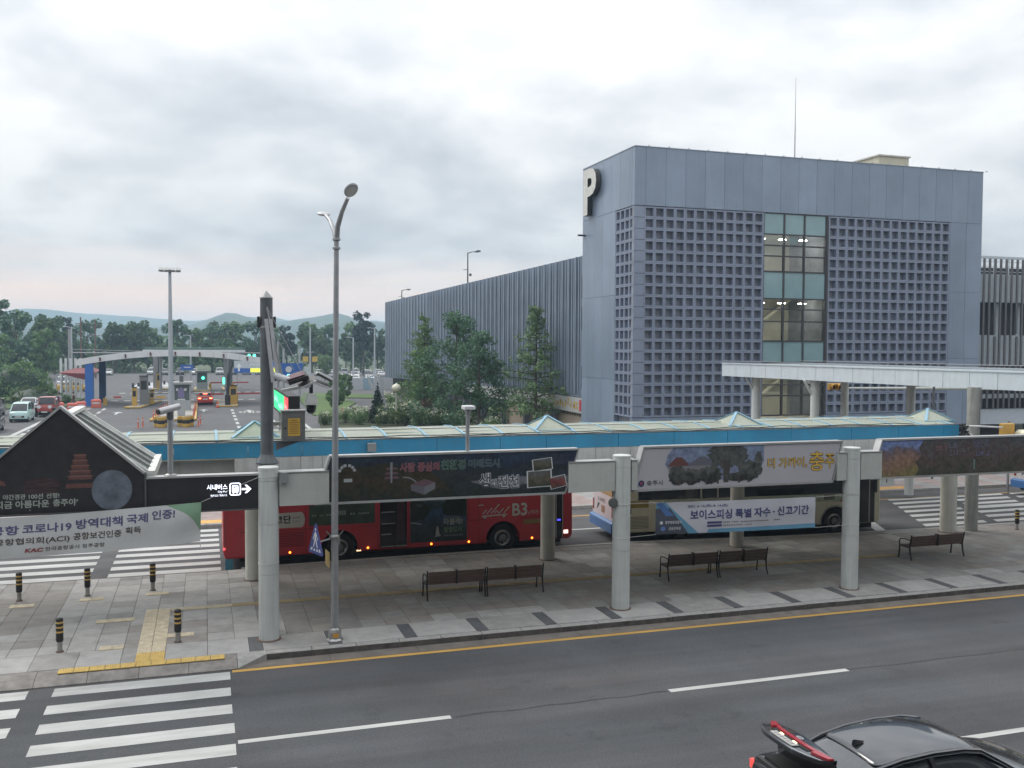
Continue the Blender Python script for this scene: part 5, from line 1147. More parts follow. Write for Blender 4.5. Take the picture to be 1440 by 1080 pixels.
SUV = dict(L=4.6, W=1.86, body=[(-2.30,.4,.7,1.0,.82),(-2.26,.28,.72,1.08,.88),(-1.6,.28,.72,1.06,.93),(0,.28,.72,1.03,.93),(.95,.28,.7,1.0,.93),(1.7,.28,.66,.96,.91),(2.12,.3,.62,.88,.86),(2.28,.34,.56,.72,.76)],
    cab=[(-2.2,1.06,.78,1.12,.7),(-1.98,1.06,.82,1.58,.66),(-.8,1.04,.85,1.68,.66),(.1,1.03,.85,1.66,.65),(.5,1.02,.84,1.56,.63),(1.15,1.0,.78,1.02,.72)], wx=(-1.35, 1.38), wr=.36)
VAN = dict(L=3.6, W=1.6, body=[(-1.80,.34,.7,1.0,.74),(-1.76,.26,.7,1.06,.78),(-1.0,.24,.7,1.04,.8),(.8,.24,.68,1.02,.8),(1.3,.26,.66,.98,.79),(1.68,.28,.6,.86,.74),(1.78,.32,.5,.66,.68)],
    cab=[(-1.78,1.04,.72,1.1,.68),(-1.70,1.04,.74,1.62,.64),(-1.0,1.04,.76,1.70,.64),(.3,1.03,.76,1.68,.63),(.7,1.02,.75,1.58,.61),(1.32,.98,.70,1.0,.66)], wx=(-1.2, 1.22), wr=.30)
JEEP = dict(L=4.3, W=1.88, body=[(-2.12,.5,.8,1.1,.78),(-2.08,.4,.8,1.16,.8),(-.6,.4,.8,1.14,.8),(.6,.4,.8,1.13,.8),(.7,.42,.82,1.14,.74),(1.95,.44,.8,1.06,.66),(2.02,.5,.74,.94,.62)],
    cab=[(-2.06,1.12,.78,1.2,.76),(-2.02,1.12,.78,1.80,.70),(-1.0,1.12,.78,1.84,.70),(.2,1.12,.78,1.82,.69),(.32,1.12,.77,1.78,.68),(.68,1.12,.74,1.16,.72)], wx=(-1.3, 1.35), wr=.40)
paints = {}
def paint(name, c): return mat('paint_'+name, c, .3, var=.02, coat=.6)
def car(kind, pname, col, label, loc, rz, brake=False, cat='car', group=None, name='parked_car', detail=False, extra=None):
    K = kind; t = thing(name, label, cat, (0, 0, 0), group)
    pm = paint(pname, col)
    def ring_(x, z0, zm, z1, w): return [(x, -w*.94, z0), (x, -w*1.0, zm), (x, -w*.985, (zm+z1)/2), (x, -w*.93, z1-.02), (x, -w*.84, z1+.005), (x, 0, z1+.025), (x, w*.84, z1+.005), (x, w*.93, z1-.02), (x, w*.985, (zm+z1)/2), (x, w, zm), (x, w*.94, z0)]
    bo = loft([ring_(*s) for s in K['body']], 11).build('body', pm, t, True)
    def cr(x, zb, wb, zt, wt): return [(x, -wb, zb-.03), (x, -wb*.99, zb+.02), (x, -(wt*.75+wb*.25), zb*.3+zt*.7), (x, -wt, zt-.01), (x, -wt*.6, zt+.012), (x, 0, zt+.02), (x, wt*.6, zt+.012), (x, wt, zt-.01), (x, wt*.75+wb*.25, zb*.3+zt*.7), (x, wb*.99, zb+.02), (x, wb, zb-.03)]
    loft([cr(*s) for s in K['cab']], 11).build('windows', M_GLASSD, t, True)
    # roof skin and pillars
    c = K['cab']; top = [s for s in c if s[3] > s[1]+.25]
    b = MB(); vs = []
    for s in top:
        for f in (-1.02, -.6, 0, .6, 1.02): vs.append((s[0], s[4]*f, s[3]+(.022 if abs(f) < 1 else -.005)+.01))
    b.add(vs, [(i*5+k, i*5+k+1, (i+1)*5+k+1, (i+1)*5+k) for i in range(len(top)-1) for k in range(4)])
    b.build('roof', pm, t, True)
    for s in (-1, 1):
        f0, f1 = top[-1], c[-1]; r0, r1 = top[0], c[0]
        MB().bar((f0[0], s*f0[4]*1.01, f0[3]), (f1[0], s*f1[2]*.99, f1[1]), .06, .05).build('pillar', pm, t)
        MB().bar((r0[0], s*r0[4]*1.01, r0[3]), (r1[0], s*r1[2]*.99, r1[1]+.02), .10, .06).build('pillar', pm, t)
        mx = (f0[0]+r0[0])/2; MB().bar((mx, s*(top[len(top)//2][4]+.01), f0[3]), (mx, s*(K['W']/2-.06), c[2][1]), .07, .03).build('pillar', pm, t)
        MB().box(c[-1][0]-.25, c[-1][0]-.1, s*(K['W']/2)-.09+.02*s, s*(K['W']/2)+.09+.06*s, 1.0, 1.12).build('wing_mirror', pm, t)
    xf, xr = K['body'][-1][0], K['body'][0][0]; zh = K['body'][-2][3]; w = K['body'][-2][4]; zt_ = K['body'][1][3]; wr_ = K['body'][1][4]
    for s in (-1, 1):
        MB().obox(Matrix.Translation((xf-.10, s*w*.74, zh-.10)), .09, .15, .06).build('headlight', M_HEADL, t)
        MB().obox(Matrix.Translation((xr+.04, s*wr_*.74, zt_-.18)), .05, .16, .07).build('taillight', mat('tail_lamp_on', (.6, .03, .03), .3, var=0, emit=(1, .16, .07), estr=5) if brake else M_LAMPR, t)
    if brake: MB().obox(Matrix.Translation((c[0][0]+.55, 0, c[1][3]-.05)), .02, .25, .03).build('brake_light', MATS['tail_lamp_on'], t)
    MB().box(xf-.03, xf+.015, -.5, .5, .42, .58).build('grille', M_BLACK, t)
    MB().box(xr-.012, xr+.03, -.26, .26, .66, .78).build('number_plate', M_PLATE, t); MB().box(xf-.0, xf+.022, -.26, .26, .44, .55).build('number_plate', M_PLATE, t)
    for x in K['wx']:
        for s in (-1, 1): wheel(t, x, s*(K['W']/2-.13), K['wr'], .2, s, False)
    MB().box(K['wx'][0]-.5, K['wx'][1]+.5, -K['W']*.4, K['W']*.4, .16, .3).build('underbody', M_UNDER, t)
    if extra: extra(t, pm)
    t.location = loc; t.rotation_euler.z = rz
    return t
# ---- the near black saloon with its boot open
def near_car():
    cx, cy = 9.72, 10.97
    pm = mat('paint_gloss_black', (.055, .058, .064), .13, .7, var=0, coat=1.0, spec=.6)
    t = thing('black_saloon', 'glossy black saloon car with its boot lid raised, at the bottom right', 'car', (cx, cy, 0))
    K = dict(body=[(-2.26,.40,.66,.94,.74),(-2.24,.30,.70,1.04,.82),(-2.18,.24,.74,1.10,.87),(-2.05,.22,.74,1.13,.90),(-1.6,.22,.72,1.10,.925),(-.6,.22,.68,1.02,.93),(.7,.22,.66,.97,.93),(1.0,.22,.64,.96,.925),(1.7,.22,.6,.90,.91),(2.15,.24,.56,.80,.87),(2.36,.28,.5,.68,.78),(2.42,.34,.46,.58,.68)],
        cab=[(-1.86,1.10,.74,1.12,.60),(-1.6,1.08,.78,1.22,.585),(-1.2,1.04,.82,1.385,.57),(-.8,1.0,.84,1.46,.575),(-.3,.99,.85,1.495,.58),(.2,.98,.85,1.485,.58),(.52,.97,.845,1.43,.57),(.9,.965,.81,1.22,.60),(1.30,.96,.76,.98,.68)])
    def ring_(x, z0, zm, z1, w): return [(cx+x, cy+f*w, z) for f, z in ((-.94, z0), (-1.0, zm), (-.99, (zm+z1)/2), (-.955, z1-.03), (-.88, z1+.0), (-.5, z1+.02), (0, z1+.028), (.5, z1+.02), (.88, z1+.0), (.955, z1-.03), (.99, (zm+z1)/2), (1, zm), (.94, z0))]
    bo = loft([ring_(*s) for s in K['body']], 13).build('body', pm, t, True)
    sub = bo.modifiers.new('smooth', 'SUBSURF'); sub.levels = sub.render_levels = 2
    def cr(x, zb, wb, zt, wt, k=1.0, dz=0): return [(cx+x, cy+y, z) for y, z in ((-wb, zb-.04), (-wb*.985, zb+.03), (-(wt*.5+wb*.5), zb*.5+zt*.5), (-(wt*.82+wb*.18), zb*.18+zt*.82-.01), (-wt*.94, zt-.012+dz), (-wt*.6, zt+.014+dz), (0, zt+.022+dz), (wt*.6, zt+.014+dz), (wt*.94, zt-.012+dz), (wt*.82+wb*.18, zb*.18+zt*.82-.01), (wt*.5+wb*.5, zb*.5+zt*.5), (wb*.985, zb+.03), (wb, zb-.04))]
    gl = loft([cr(*s) for s in K['cab']], 13).build('window_glass', mat('saloon_glass', (.07, .075, .08), .05, .6, var=0, spec=.8, coat=1.0), t, True)
    s2 = gl.modifiers.new('smooth', 'SUBSURF'); s2.levels = s2.render_levels = 2
    # roof skin
    st = [s for s in K['cab'] if 1.3 < s[3]]
    b = MB(); vs = []; xs_ = [st[0][0]+.0]+[s[0] for s in st[1:]]
    n = 9
    for s in st:
        for i in range(n):
            f = -1+2*i/(n-1); vs.append((cx+s[0], cy+f*s[4]*1.03, s[3]+.022-(.035*abs(f)**3)))
    b.add(vs, [(i*n+k, i*n+k+1, (i+1)*n+k+1, (i+1)*n+k) for i in range(len(st)-1) for k in range(n-1)])
    rf = b.build('roof', pm, t, True); q = rf.modifiers.new('smooth', 'SUBSURF'); q.levels = q.render_levels = 2
    so = rf.modifiers.new('thick', 'SOLIDIFY'); so.thickness = .008
    # chrome side window line and pillars
    for s in (-1, 1):
        pts = [(cx+c[0], cy+s*(c[4]*.98+.045 if c[3] > c[1]+.1 else c[2]), min(c[3], c[3])-.035) for c in K['cab']]
        MB().tube(pts, .035, 8).build('roof_rail', pm, t, True)
        MB().tube([(p[0], p[1]+s*.035, p[2]-.02) for p in pts[1:]], .010, 6).build('chrome_strip', mat('chrome', (.6, .6, .62), .12, 1.0, var=0), t, True)
        MB().bar((cx-.35, cy+s*.62, 1.44), (cx-.30, cy+s*.86, 1.0), .08, .03).build('pillar', pm, t)
        MB().sphere((cx+.95, cy+s*1.02, 1.02), .11, 12, .7).build('wing_mirror', pm, t, True)
    # shark fin
    b = MB(); fx = cx-1.04; fz = 1.43
    b.add([(fx-.08, cy-.028, fz), (fx-.08, cy+.028, fz), (fx+.11, cy, fz+.045), (fx-.06, cy, fz+.085), (fx-.09, cy, fz+.075), (fx+.08, cy-.022, fz+.03), (fx+.08, cy+.022, fz+.03)], [(0,5,3,4),(1,4,3,6),(5,2,3),(6,3,2),(0,4,1),(0,1,6,2,5)]); b.build('antenna_fin', M_BLACK, t, True)
    # boot opening
    MB().box(cx-2.14, cx-1.84, cy-.62, cy+.62, .72, 1.165).build('boot_well', M_UNDER, t)
    MB().box(cx-2.22, cx-2.15, cy-.70, cy+.70, 1.06, 1.135).build('boot_sill', mat('sill_dark', (.03, .03, .03), .4), t)
    # raised lid: hinge by the rear glass, outer face towards the back
    hx, hz = cx-1.80, 1.17
    A = R(82)          # opening angle
    KU = .46
    def P(u, v, w=0):
        """u along the lid from the hinge, v across, w outward from the skin"""
        # closed lid points backwards (-x) and turns down at its end; rotate about the hinge
        if u > KU: u = KU + (u-KU)*(1-.42*min(1, abs(v)/.68)**3)      # the tail narrows towards its ends
        u -= .05*min(1, abs(v)/.68)**2.5
        if u < KU: px, pz, nx, nz = -u, 0, 0, 1
        else: px, pz, nx, nz = -KU - (u-KU)*.25, -(u-KU)*.97, -.97, .25
        px += nx*w; pz += nz*w
        c_, s_ = math.cos(A), math.sin(A)
        return (hx + px*c_ + pz*s_, cy+v, hz - px*s_ + pz*c_)
    # note: rotation lifts the tail of the lid upwards
    def shell(u0, u1, v0, v1, w0, w1, nm, m, n=10, bow=.06, par=t, smooth=True):
        b = MB(); vs = []
        us = [u0 + (u1-u0)*i/6 for i in range(7)]
        for w in (w1, w0):
            for i, u in enumerate(us):
                for k in range(n+1):
                    f = -1+2*k/n; vv = (v0+v1)/2 + f*(v1-v0)/2
                    p = P(u, vv, w - bow*(abs(vv)/.68)**2.2*.6); vs.append(p)
        m_ = 7*(n+1)
        fs = [(i*(n+1)+k, i*(n+1)+k+1, (i+1)*(n+1)+k+1, (i+1)*(n+1)+k) for i in range(6) for k in range(n)]
        fs += [(m_+a, m_+d, m_+c, m_+b_) for a, b_, c, d in fs[:]]
        fs += [(k, m_+k, m_+k+1, k+1) for k in range(n)] + [(6*(n+1)+k, 6*(n+1)+k+1, m_+6*(n+1)+k+1, m_+6*(n+1)+k) for k in range(n)]
        fs += [(i*(n+1), (i+1)*(n+1), m_+(i+1)*(n+1), m_+i*(n+1)) for i in range(6)] + [(i*(n+1)+n, m_+i*(n+1)+n, m_+(i+1)*(n+1)+n, (i+1)*(n+1)+n) for i in range(6)]
        return b.add(vs, fs).build(nm, m, par, smooth)
    ld = shell(.02, .459, -.66, .66, -.05, 0, 'boot_lid', pm)
    shell(.461, .985, -.66, .66, -.05, 0, 'lid_rear_skin', pm, par=ld)
    shell(.645, .715, -.665, .665, .001, .022, 'tail_light_bar', mat('tail_bar', (.30, .015, .028), .2, var=0, coat=.6, emit=(.9, .06, .08), estr=.06), par=ld)
    for s in (-1, 1): shell(.64, .79, s*.56-.105, s*.56+.105, .0, .026, 'tail_light_cluster', mat('tail_bar', (.30, .015, .028), .2, var=0), par=ld)
    shell(.722, .80, -.40, .40, -.004, .008, 'plate_recess', M_UNDER, par=ld)
    shell(.795, .905, -.26, .26, .004, .016, 'number_plate', mat('plate_white', (.42, .42, .40), .5, var=.05), par=ld)
    for s in (-1, 1): shell(.765, .79, s*.15-.035, s*.15+.035, .008, .02, 'plate_lamp', mat('plate_lamp', (.9, .6, .3), .4, var=0, emit=(1, .68, .3), estr=3), par=ld)
    for i in range(6):
        v = -.19+i*.075; shell(.825, .88, v-.018, v+.018, .017, .0185, 'plate_mark', lmat('plate_ink', (.22, .22, .22)), 2, par=ld)
    shell(.955, .99, -.66, .66, .0, .014, 'lid_trim', MATS['chrome'], par=ld)
    # round emblem with a slanted letter above the light bar
    b = MB(); vs = []; ue = .585
    for r_, w in ((.062, .004), (.062, .014), (.050, .014)):
        for k in range(24):
            a = 2*math.pi*k/24; vs.append(P(ue+r_*.62*math.sin(a), r_*math.cos(a), w))
    b.add(vs, [(i*24+k, i*24+(k+1) % 24, (i+1)*24+(k+1) % 24, (i+1)*24+k) for i in range(2) for k in range(24)])
    for a0, a1 in (((-.025, -.028), (-.012, .028)), ((.012, -.028), (.025, .028)), ((-.02, -.004), (.02, .004))):
        b.quad(P(ue+a0[1]*.8, a0[0], .013), P(ue+a0[1]*.8, a0[0]+.014, .013), P(ue+a1[1]*.8, a1[0]+.014, .013), P(ue+a1[1]*.8, a1[0], .013))
    b.build('emblem', mat('emblem_silver', (.72, .73, .75), .25, .2, var=0), ld, True)
    for s in (-1, 1):
        MB().tube([(hx-.02, cy+s*.6, hz-.05), P(.16, s*.6, -.07), P(.34, s*.6, -.06)], .018, 8).build('hinge_arm', M_BLACK, ld, True)
        MB().obox(Matrix.Translation((cx-2.205, cy+s*.80, .98)), .03, .05, .06).build('tail_lamp', mat('tail_lamp_glow', (.5, .03, .03), .3, var=0, emit=(1, .10, .08), estr=.6), t)
    for x in (-1.42, 1.45):
        for s in (-1, 1): wheel(t, cx+x, cy+s*.80, .34, .22, s, False)
    for s in (-1, 1):
        MB().box(cx-.62, cx-.58, cy+s*.926-.01, cy+s*.926+.01, .4, .98).build('door_seam', M_UNDER, t)
        MB().box(cx-.9, cx-.7, cy+s*.94-.012, cy+s*.94+.012, .82, .85).build('door_handle', MATS['chrome'], t)
near_car()
# ================================================================== parking tower
M_CLAD = mat('cladding_bluegrey', (.215, .27, .35), .30, .1, var=.10, scale=.35, spec=.5, dirt=.10)
CLADS = [M_CLAD] + [mat('cladding_bluegrey_%s' % n, tuple(c*k for c in (.215, .27, .35)), .30, .1, var=.10, scale=.35, spec=.5, dirt=.12) for n, k in (('pale', 1.06), ('deep', .94), ('worn', .98))]
rcl = random.Random(2)
M_GRID = mat('grille_bluegrey', (.22, .255, .335), .5, .1, var=.10, scale=.5, dirt=.10)
M_GRIDB = mat('grille_back', (.235, .25, .29), .6, var=.34, scale=.9)
TX0, TX1, TY0, TY1, TZ = 24.93, 51.43, 53.0, 61.3, 19.2
tw = thing('parking_tower', 'blue grey parking tower with square lattice front, glass stair strip and letter P', 'building', ((TX0+TX1)/2, (TY0+TY1)/2, 0))
GZ0, GZ1 = 2.66, 15.62
GX0, GX1, HX0, HX1 = 25.62, 34.0, 38.92, 48.70
# core walls, leaving the stair shaft open towards the glass strip
MB().box(TX0+.35, 34.0, TY0+.42, TY1-.1, 0, TZ-.3).build('wall', M_GRIDB, tw)
MB().box(38.78, TX1-.35, TY0+.42, TY1-.1, 0, TZ-.3).build('wall', M_GRIDB, tw)
MB().box(34.0, 38.78, TY0+.42, TY1-.1, 15.75, TZ-.3).build('wall', M_GRIDB, tw)
MB().box(34.0, 38.78, TY0+4.2, TY1-.1, 0, 15.75).build('stair_rear_wall', mat('stair_beige', (.56, .54, .45), .7, var=.06), tw)
# cladding: upper parapet panels, front and side
xs = [TX0, TX0+.75]; 
while xs[-1] < TX1-.2: xs.append(min(TX1, xs[-1]+1.36))
for a, b in zip(xs, xs[1:]):
    MB().cbox(a+.008, b-.008, TY0, TY0+.4, 15.66, TZ, .004).build('cladding_panel', rcl.choice(CLADS), tw)
ys = [TY0, TY0+.75, TY0+2.1, TY0+3.45, TY0+4.8, TY0+6.15, TY0+7.3, TY1]
for a, b in zip(ys, ys[1:]):
    MB().box(TX0, TX0+.33, a+.008 if a > TY0 else a+.41, b-.008, 15.66, TZ).build('cladding_panel', rcl.choice(CLADS), tw)
for a, b in zip([TY0+2.78]+ys[3:], ys[3:]):
    for z0, z1 in ((.1, 4.9), (4.915, 10.3), (10.315, 15.64)): MB().box(TX0, TX0+.33, a+.006, b-.006, z0, z1).build('cladding_panel', rcl.choice(CLADS), tw)
for z0, z1 in ((.1, 6.3), (6.315, 10.9), (10.915, 15.64)):
    for a, b in ((48.72, 50.07), (50.08, TX1)): MB().box(a+.006, b-.006, TY0, TY0+.4, z0, z1).build('cladding_panel', rcl.choice(CLADS), tw)
MB().box(TX0, 34.0, TY0+.02, TY0+.4, .1, 2.62).build('base_panel', M_CLAD, tw); MB().box(38.8, 48.7, TY0+.02, TY0+.4, .1, 2.62).build('base_panel', M_CLAD, tw)
MB().box(TX1-.33, TX1, TY0+.41, TY1, .1, TZ).build('side_cladding', M_CLAD, tw)
MB().box(TX0+.3, TX1-.3, TY0+.3, TY1-.2, TZ-.3, TZ-.1).build('roof_slab', mat('roof_grey', (.2, .2, .2), .8), tw)
MB().box(TX0-.02, TX1+.02, TY0-.03, TY0+.3, TZ, TZ+.05).build('coping', M_CLAD, tw); MB().box(TX0-.03, TX0+.3, TY0+.3, TY1, TZ, TZ+.05).build('coping', M_CLAD, tw)
for i in range(20): MB().box(TX0+.9+i*1.36, TX0+.97+i*1.36, TY0-.04, TY0+.03, TZ+.05, TZ+.12).build('coping_clip', M_STAIN, tw)
# square lattice cells: a deep frame round a recessed back
def cell(w, h, d=.34, t=.085):
    b = MB()
    o = [(0, 0), (w, 0), (w, h), (0, h)]; i = [(t, t), (w-t, t), (w-t, h-t), (t, h-t)]
    j = [(t*1.25, t*1.25), (w-t*1.25, t*1.25), (w-t*1.25, h-t*1.25), (t*1.25, h-t*1.25)]
    vs = [(x, 0, z) for x, z in o] + [(x, 0, z) for x, z in i] + [(x, d, z) for x, z in j]
    b.add(vs, [(k, (k+1) % 4, 4+(k+1) % 4, 4+k) for k in range(4)] + [(4+k, 4+(k+1) % 4, 8+(k+1) % 4, 8+k) for k in range(4)])
    b.mi(1).add([(x, d, z) for x, z in j], [(0, 1, 2, 3)])
    return b
NR = 19; ph = (GZ1-GZ0)/NR; pl = (GX1-GX0)/12; pr2 = (HX1-HX0)/14
mA, mB_ = cell(pl-.012, ph-.012).mesh('lattice_cell', [M_GRID, M_GRIDB]), cell(pr2-.012, ph-.012).mesh('lattice_cell', [M_GRID, M_GRIDB])
mS = cell(.668, ph-.012).mesh('lattice_cell', [M_GRID, M_GRIDB])
cells = []
for r in range(NR):
    z = GZ0 + r*ph
    for c in range(12): cells.append((GX0+c*pl, TY0+.01, z, mA, 0, pl))
    for c in range(14): cells.append((HX0+c*pr2, TY0+.01, z, mB_, 0, pr2))
    for c in range(4): cells.append((TX0+.012, TY0+2.76-c*.68, z, mS, R(-90), .68))
cells.sort(key=lambda q: (q[0]-0)**2*.9 + q[1]**2 + (q[2]-9)**2*.3)
restc = MB()
for n, (x, y, z, me, rz, p) in enumerate(cells):
    if n < 290: link('lattice_cell', me, tw, Vector((x, y, z)) - tw.location, (0, 0, rz))
    else:
        b = cell(p-.012, ph-.012); rot = Matrix.Rotation(rz, 4, 'Z'); b.v = [tuple(rot @ Vector(v) + Vector((x, y, z))) for v in b.v]
        o = len(restc.v); restc.v += b.v; restc.f += [tuple(i+o for i in f) for f in b.f]; restc.m += b.m
stuff(restc.build('lattice_cells', [M_GRID, M_GRIDB], tw))
# corner posts between the front and side lattices
for r in range(NR):
    z = GZ0+r*ph
    MB().box(TX0, GX0-.008, TY0+.012, TY0+.05, z+.01, z+ph-.03).build('corner_panel', M_GRID, tw)
MB().box(TX0+.03, GX0, TY0+.05, TY0+.4, GZ0, 15.64).build('corner_post', M_GRIDB, tw)
MB().box(48.70, 48.715, TY0, TY0+.4, GZ0, 15.64).build('lattice_trim', M_GRID, tw)
for x0, x1 in ((34.0, 34.03), (38.78, 38.91)): MB().box(x0, x1, TY0-.0, TY0+.4, 2.6, 15.66).build('strip_jamb', mat('jamb_dark', (.05, .05, .055), .5) if x0 > 38 else M_GRID, tw)
# the glass stair strip
M_SPAN = mat('spandrel_teal', (.22, .34, .36), .12, var=.1, scale=.5, spec=.6)
M_MULL = mat('mullion_dark', (.055, .055, .06), .45, .2)
GLC = glass_mat('stair_glass', (.86, .88, .86), .02)
zz = [15.64, 14.28, 13.57, 12.89, 11.90, 10.16, 9.47, 8.69, 7.43, 6.04, 4.6, 3.9, 2.62]
kinds = ['s', 'c', 'c', 'c', 's', 'c', 'c', 'c', 's', 'c', 'c', 'c']
xm = [34.04, 35.58, 37.10, 38.76]
for (za, zb), kd in zip(zip(zz, zz[1:]), kinds):
    for a, b in zip(xm, xm[1:]):
        MB().box(a+.05, b-.05, TY0+.10, TY0+.125, zb+.04, za-.04).build('spandrel_pane' if kd == 's' else 'glass_pane', M_SPAN if kd == 's' else GLC, tw)
for z in zz: MB().box(34.03, 38.78, TY0+.05, TY0+.2, z-.045, z+.045).build('transom', M_MULL, tw)
for x in xm: MB().box(x-.055, x+.055, TY0+.04, TY0+.21, 2.6, 15.66).build('mullion', M_MULL, tw)
M_LAND = mat('landing_concrete', (.5, .48, .41), .7)
for z in (11.85, 7.38, 2.4): MB().box(34.0, 38.78, TY0+.3, TY0+4.2, z-1.5 if z > 3 else z-.3, z).build('landing_slab', M_LAND, tw)
for z0 in (2.4, 7.38):
    MB().bar((34.4, TY0+3.6, z0+.2), (38.4, TY0+3.6, z0+3.0), .5, .22).build('stair_flight', M_LAND, tw)
M_DOORB = mat('door_brown', (.22, .09, .045), .6)
MB().box(35.2, 35.75, TY0+4.1, TY0+4.19, 11.87, 13.6).build('lift_door', M_DOORB, tw); MB().box(34.85, 35.15, TY0+4.08, TY0+4.19, 12.0, 13.5).build('notice_board', mat('board_grey', (.12, .13, .14), .5), tw)
MB().box(36.3, 36.9, TY0+.5, TY0+.52, 13.75, 14.2).build('hanging_notice', mat('notice_cyan', (.35, .60, .66), .5), tw)
M_TUBE = mat('ceiling_lamp', (.9, .9, .8), .5, var=0, emit=(1, .95, .84), estr=32)
for z in (14.15, 9.95, 5.6):
    for x in (34.8, 36.4, 38.0): MB().box(x-.22, x+.22, TY0+1.4, TY0+1.65, z-.02, z+.02).build('ceiling_lamp', M_TUBE, tw)
# letter P in relief on the side wall
pm_ = text_mesh('P', mat('letter_steel', (.62, .61, .57), .45, .3), 2.2, 3.05, bold=.035, extrude=.18)
pm_.materials.append(mat('letter_edge', (.05, .05, .05), .6)); 
for p in pm_.polygons:
    if abs(p.normal.z) < .5: p.material_index = 1
zs_ = [v.co.z for v in pm_.vertices]; sc_ = .34/(max(zs_)-min(zs_))
for v in pm_.vertices: v.co.z *= sc_
po = link('letter_p', pm_, tw, Vector((TX0-.24, 60.25, 15.86)) - tw.location, (R(90), 0, R(-90)))
MB().box(TX0-.5, TX0, TY1-.5, TY1-.3, 14.6, 14.7).build('camera_bracket', M_IRON, tw)
# things on the tower roof
an = thing('lightning_rod', 'thin lightning rod rising from the parking tower roof', 'lightning rod', (39.62, 58, TZ-.1)); MB().cyl(39.62, 58, TZ-.1, 22.5, .05, 8, .035).build('mast', M_POLE, an); MB().cyl(39.62, 58, 22.5, 25.95, .03, 6, .012).build('rod', M_POLE, an)
hv = thing('roof_plant_box', 'cream plant room box on the right of the parking tower roof', 'plant box', (47.4, 58.5, TZ-.1)); MB().box(46.1, 48.7, 57.2, 60, TZ-.1, 20.8).build('housing', mat('plant_cream', (.50, .48, .38), .7, var=.06, dirt=.15), hv); MB().box(46.0, 48.8, 57.1, 60.1, 20.8, 20.9).build('lid', mat('plant_lid', (.5, .49, .44), .7), hv); MB().box(48.72, 49.5, 57.6, 59, TZ-.1, 20.1).build('side_unit', mat('plant_grey', (.4, .42, .42), .6), hv)

# ------------------------------------------------------------------ long car park with vertical fins
pk = thing('car_park', 'long multi storey car park wing clad in grey vertical fins behind the trees', 'building', (34, 100, 0))
M_FIN = mat('fin_grey', (.205, .25, .315), .45, .1, var=.12, scale=.5); M_BAND_W = mat('deck_white', (.48, .53, .57), .6, var=.06); M_OPEN = mat('deck_dark', (.03, .03, .034), .8)
PX = 25.35
MB().box(PX+1.2, 50, 62.4, 139.6, 0, 13.0).build('interior_core', M_OPEN, pk)
for z0, z1 in ((3.4, 6.0), (8.0, 9.6), (11.2, 13.0)): MB().box(PX+.22, PX+1.2, 62.35, 139.7, z0, z1).build('deck_parapet', mat('deck_grey', (.21, .255, .32), .6, var=.06), pk)
MB().box(PX+.0, PX+.3, 61.6, 62.3, 2.5, 12.4).build('end_wall', M_BAND_W, pk)
for z in (4.0, 8.2, 10.4): MB().box(PX-.03, PX+.01, 61.5, 62.35, z, z+1.6).build('end_opening', M_OPEN, pk)
finm = {}
y = 62.3; i = 0
rf = random.Random(3)
while y < 139.8:
    t_ = (y-62.3)/77.5; zb = 3.66 - 1.34*t_; zt = 13.42
    key = 'a' if i % 3 else 'b'
    dep = .15 if key == 'a' else .22
    if key not in finm: finm[key] = MB().box(-dep, 0, -.085, .085, 0, 1).mesh('fin', M_FIN)
    link('fin', finm[key], pk, Vector((PX+.2, y, zb)) - pk.location, (0, 0, 0), (1, 1.0 if y < 110 else 1.6, zt-zb))
    y += .44 if y < 110 else .6; i += 1
for z in (3.9, 5.9, 8.1, 10.6, 13.2): MB().box(PX+.202, PX+.215, 62.3, 139.7, z, z+.12).build('fin_rail', M_FIN, pk)
MB().box(PX+.2, PX+1.4, 139.75, 140.1, 2.3, 13.4).build('end_cladding', M_FIN, pk)
# ground floor: beige shop wall, columns, sign fascia
MB().box(PX+.5, PX+1.19, 62.5, 84, 0, 2.2).build('shop_wall', mat('shop_beige', (.42, .35, .27), .7, var=.1), pk)
MB().box(PX+.1, PX+.49, 62.4, 96, 2.25, 3.35).build('shop_fascia', mat('shop_white', (.40, .41, .40), .6, var=.08), pk)
for i in range(8): MB().box(PX-.1, PX+.35, 68+i*6.5, 68.5+i*6.5, 0, 2.3).build('shop_pillar', mat('pillar_slate', (.12, .14, .17), .6), pk)
M_SHOPL = lmat('shop_letters', (.55, .55, .5)); M_SHOPY = lmat('shop_yellow', (.5, .33, .05))
b = MB(); r = random.Random(8)
for i in range(22):
    yy = 63.2+i*.55; b.mi(0 if i > 9 else 1)
    for k in range(3): z = 2.5+r.uniform(0, .5); b.box(PX+.08, PX+.098, yy+r.uniform(0, .3), yy+r.uniform(.3, .5), z, z+r.uniform(.08, .3))
stuff(b.build('shop_lettering', [M_SHOPL, M_SHOPY], pk)); MB().box(PX+.07, PX+.098, 62.5, 62.95, 2.4, 3.2).build('red_sign', mat('shop_red', (.42, .05, .06), .5), pk)
b = MB()
for i in range(40): b.box(PX+.47, PX+.5, 62.6+i*.5, 62.9+i*.5, 1.95, 2.12)
stuff(b.build('lattice_trim', mat('lattice_brown', (.12, .08, .05), .7), pk))
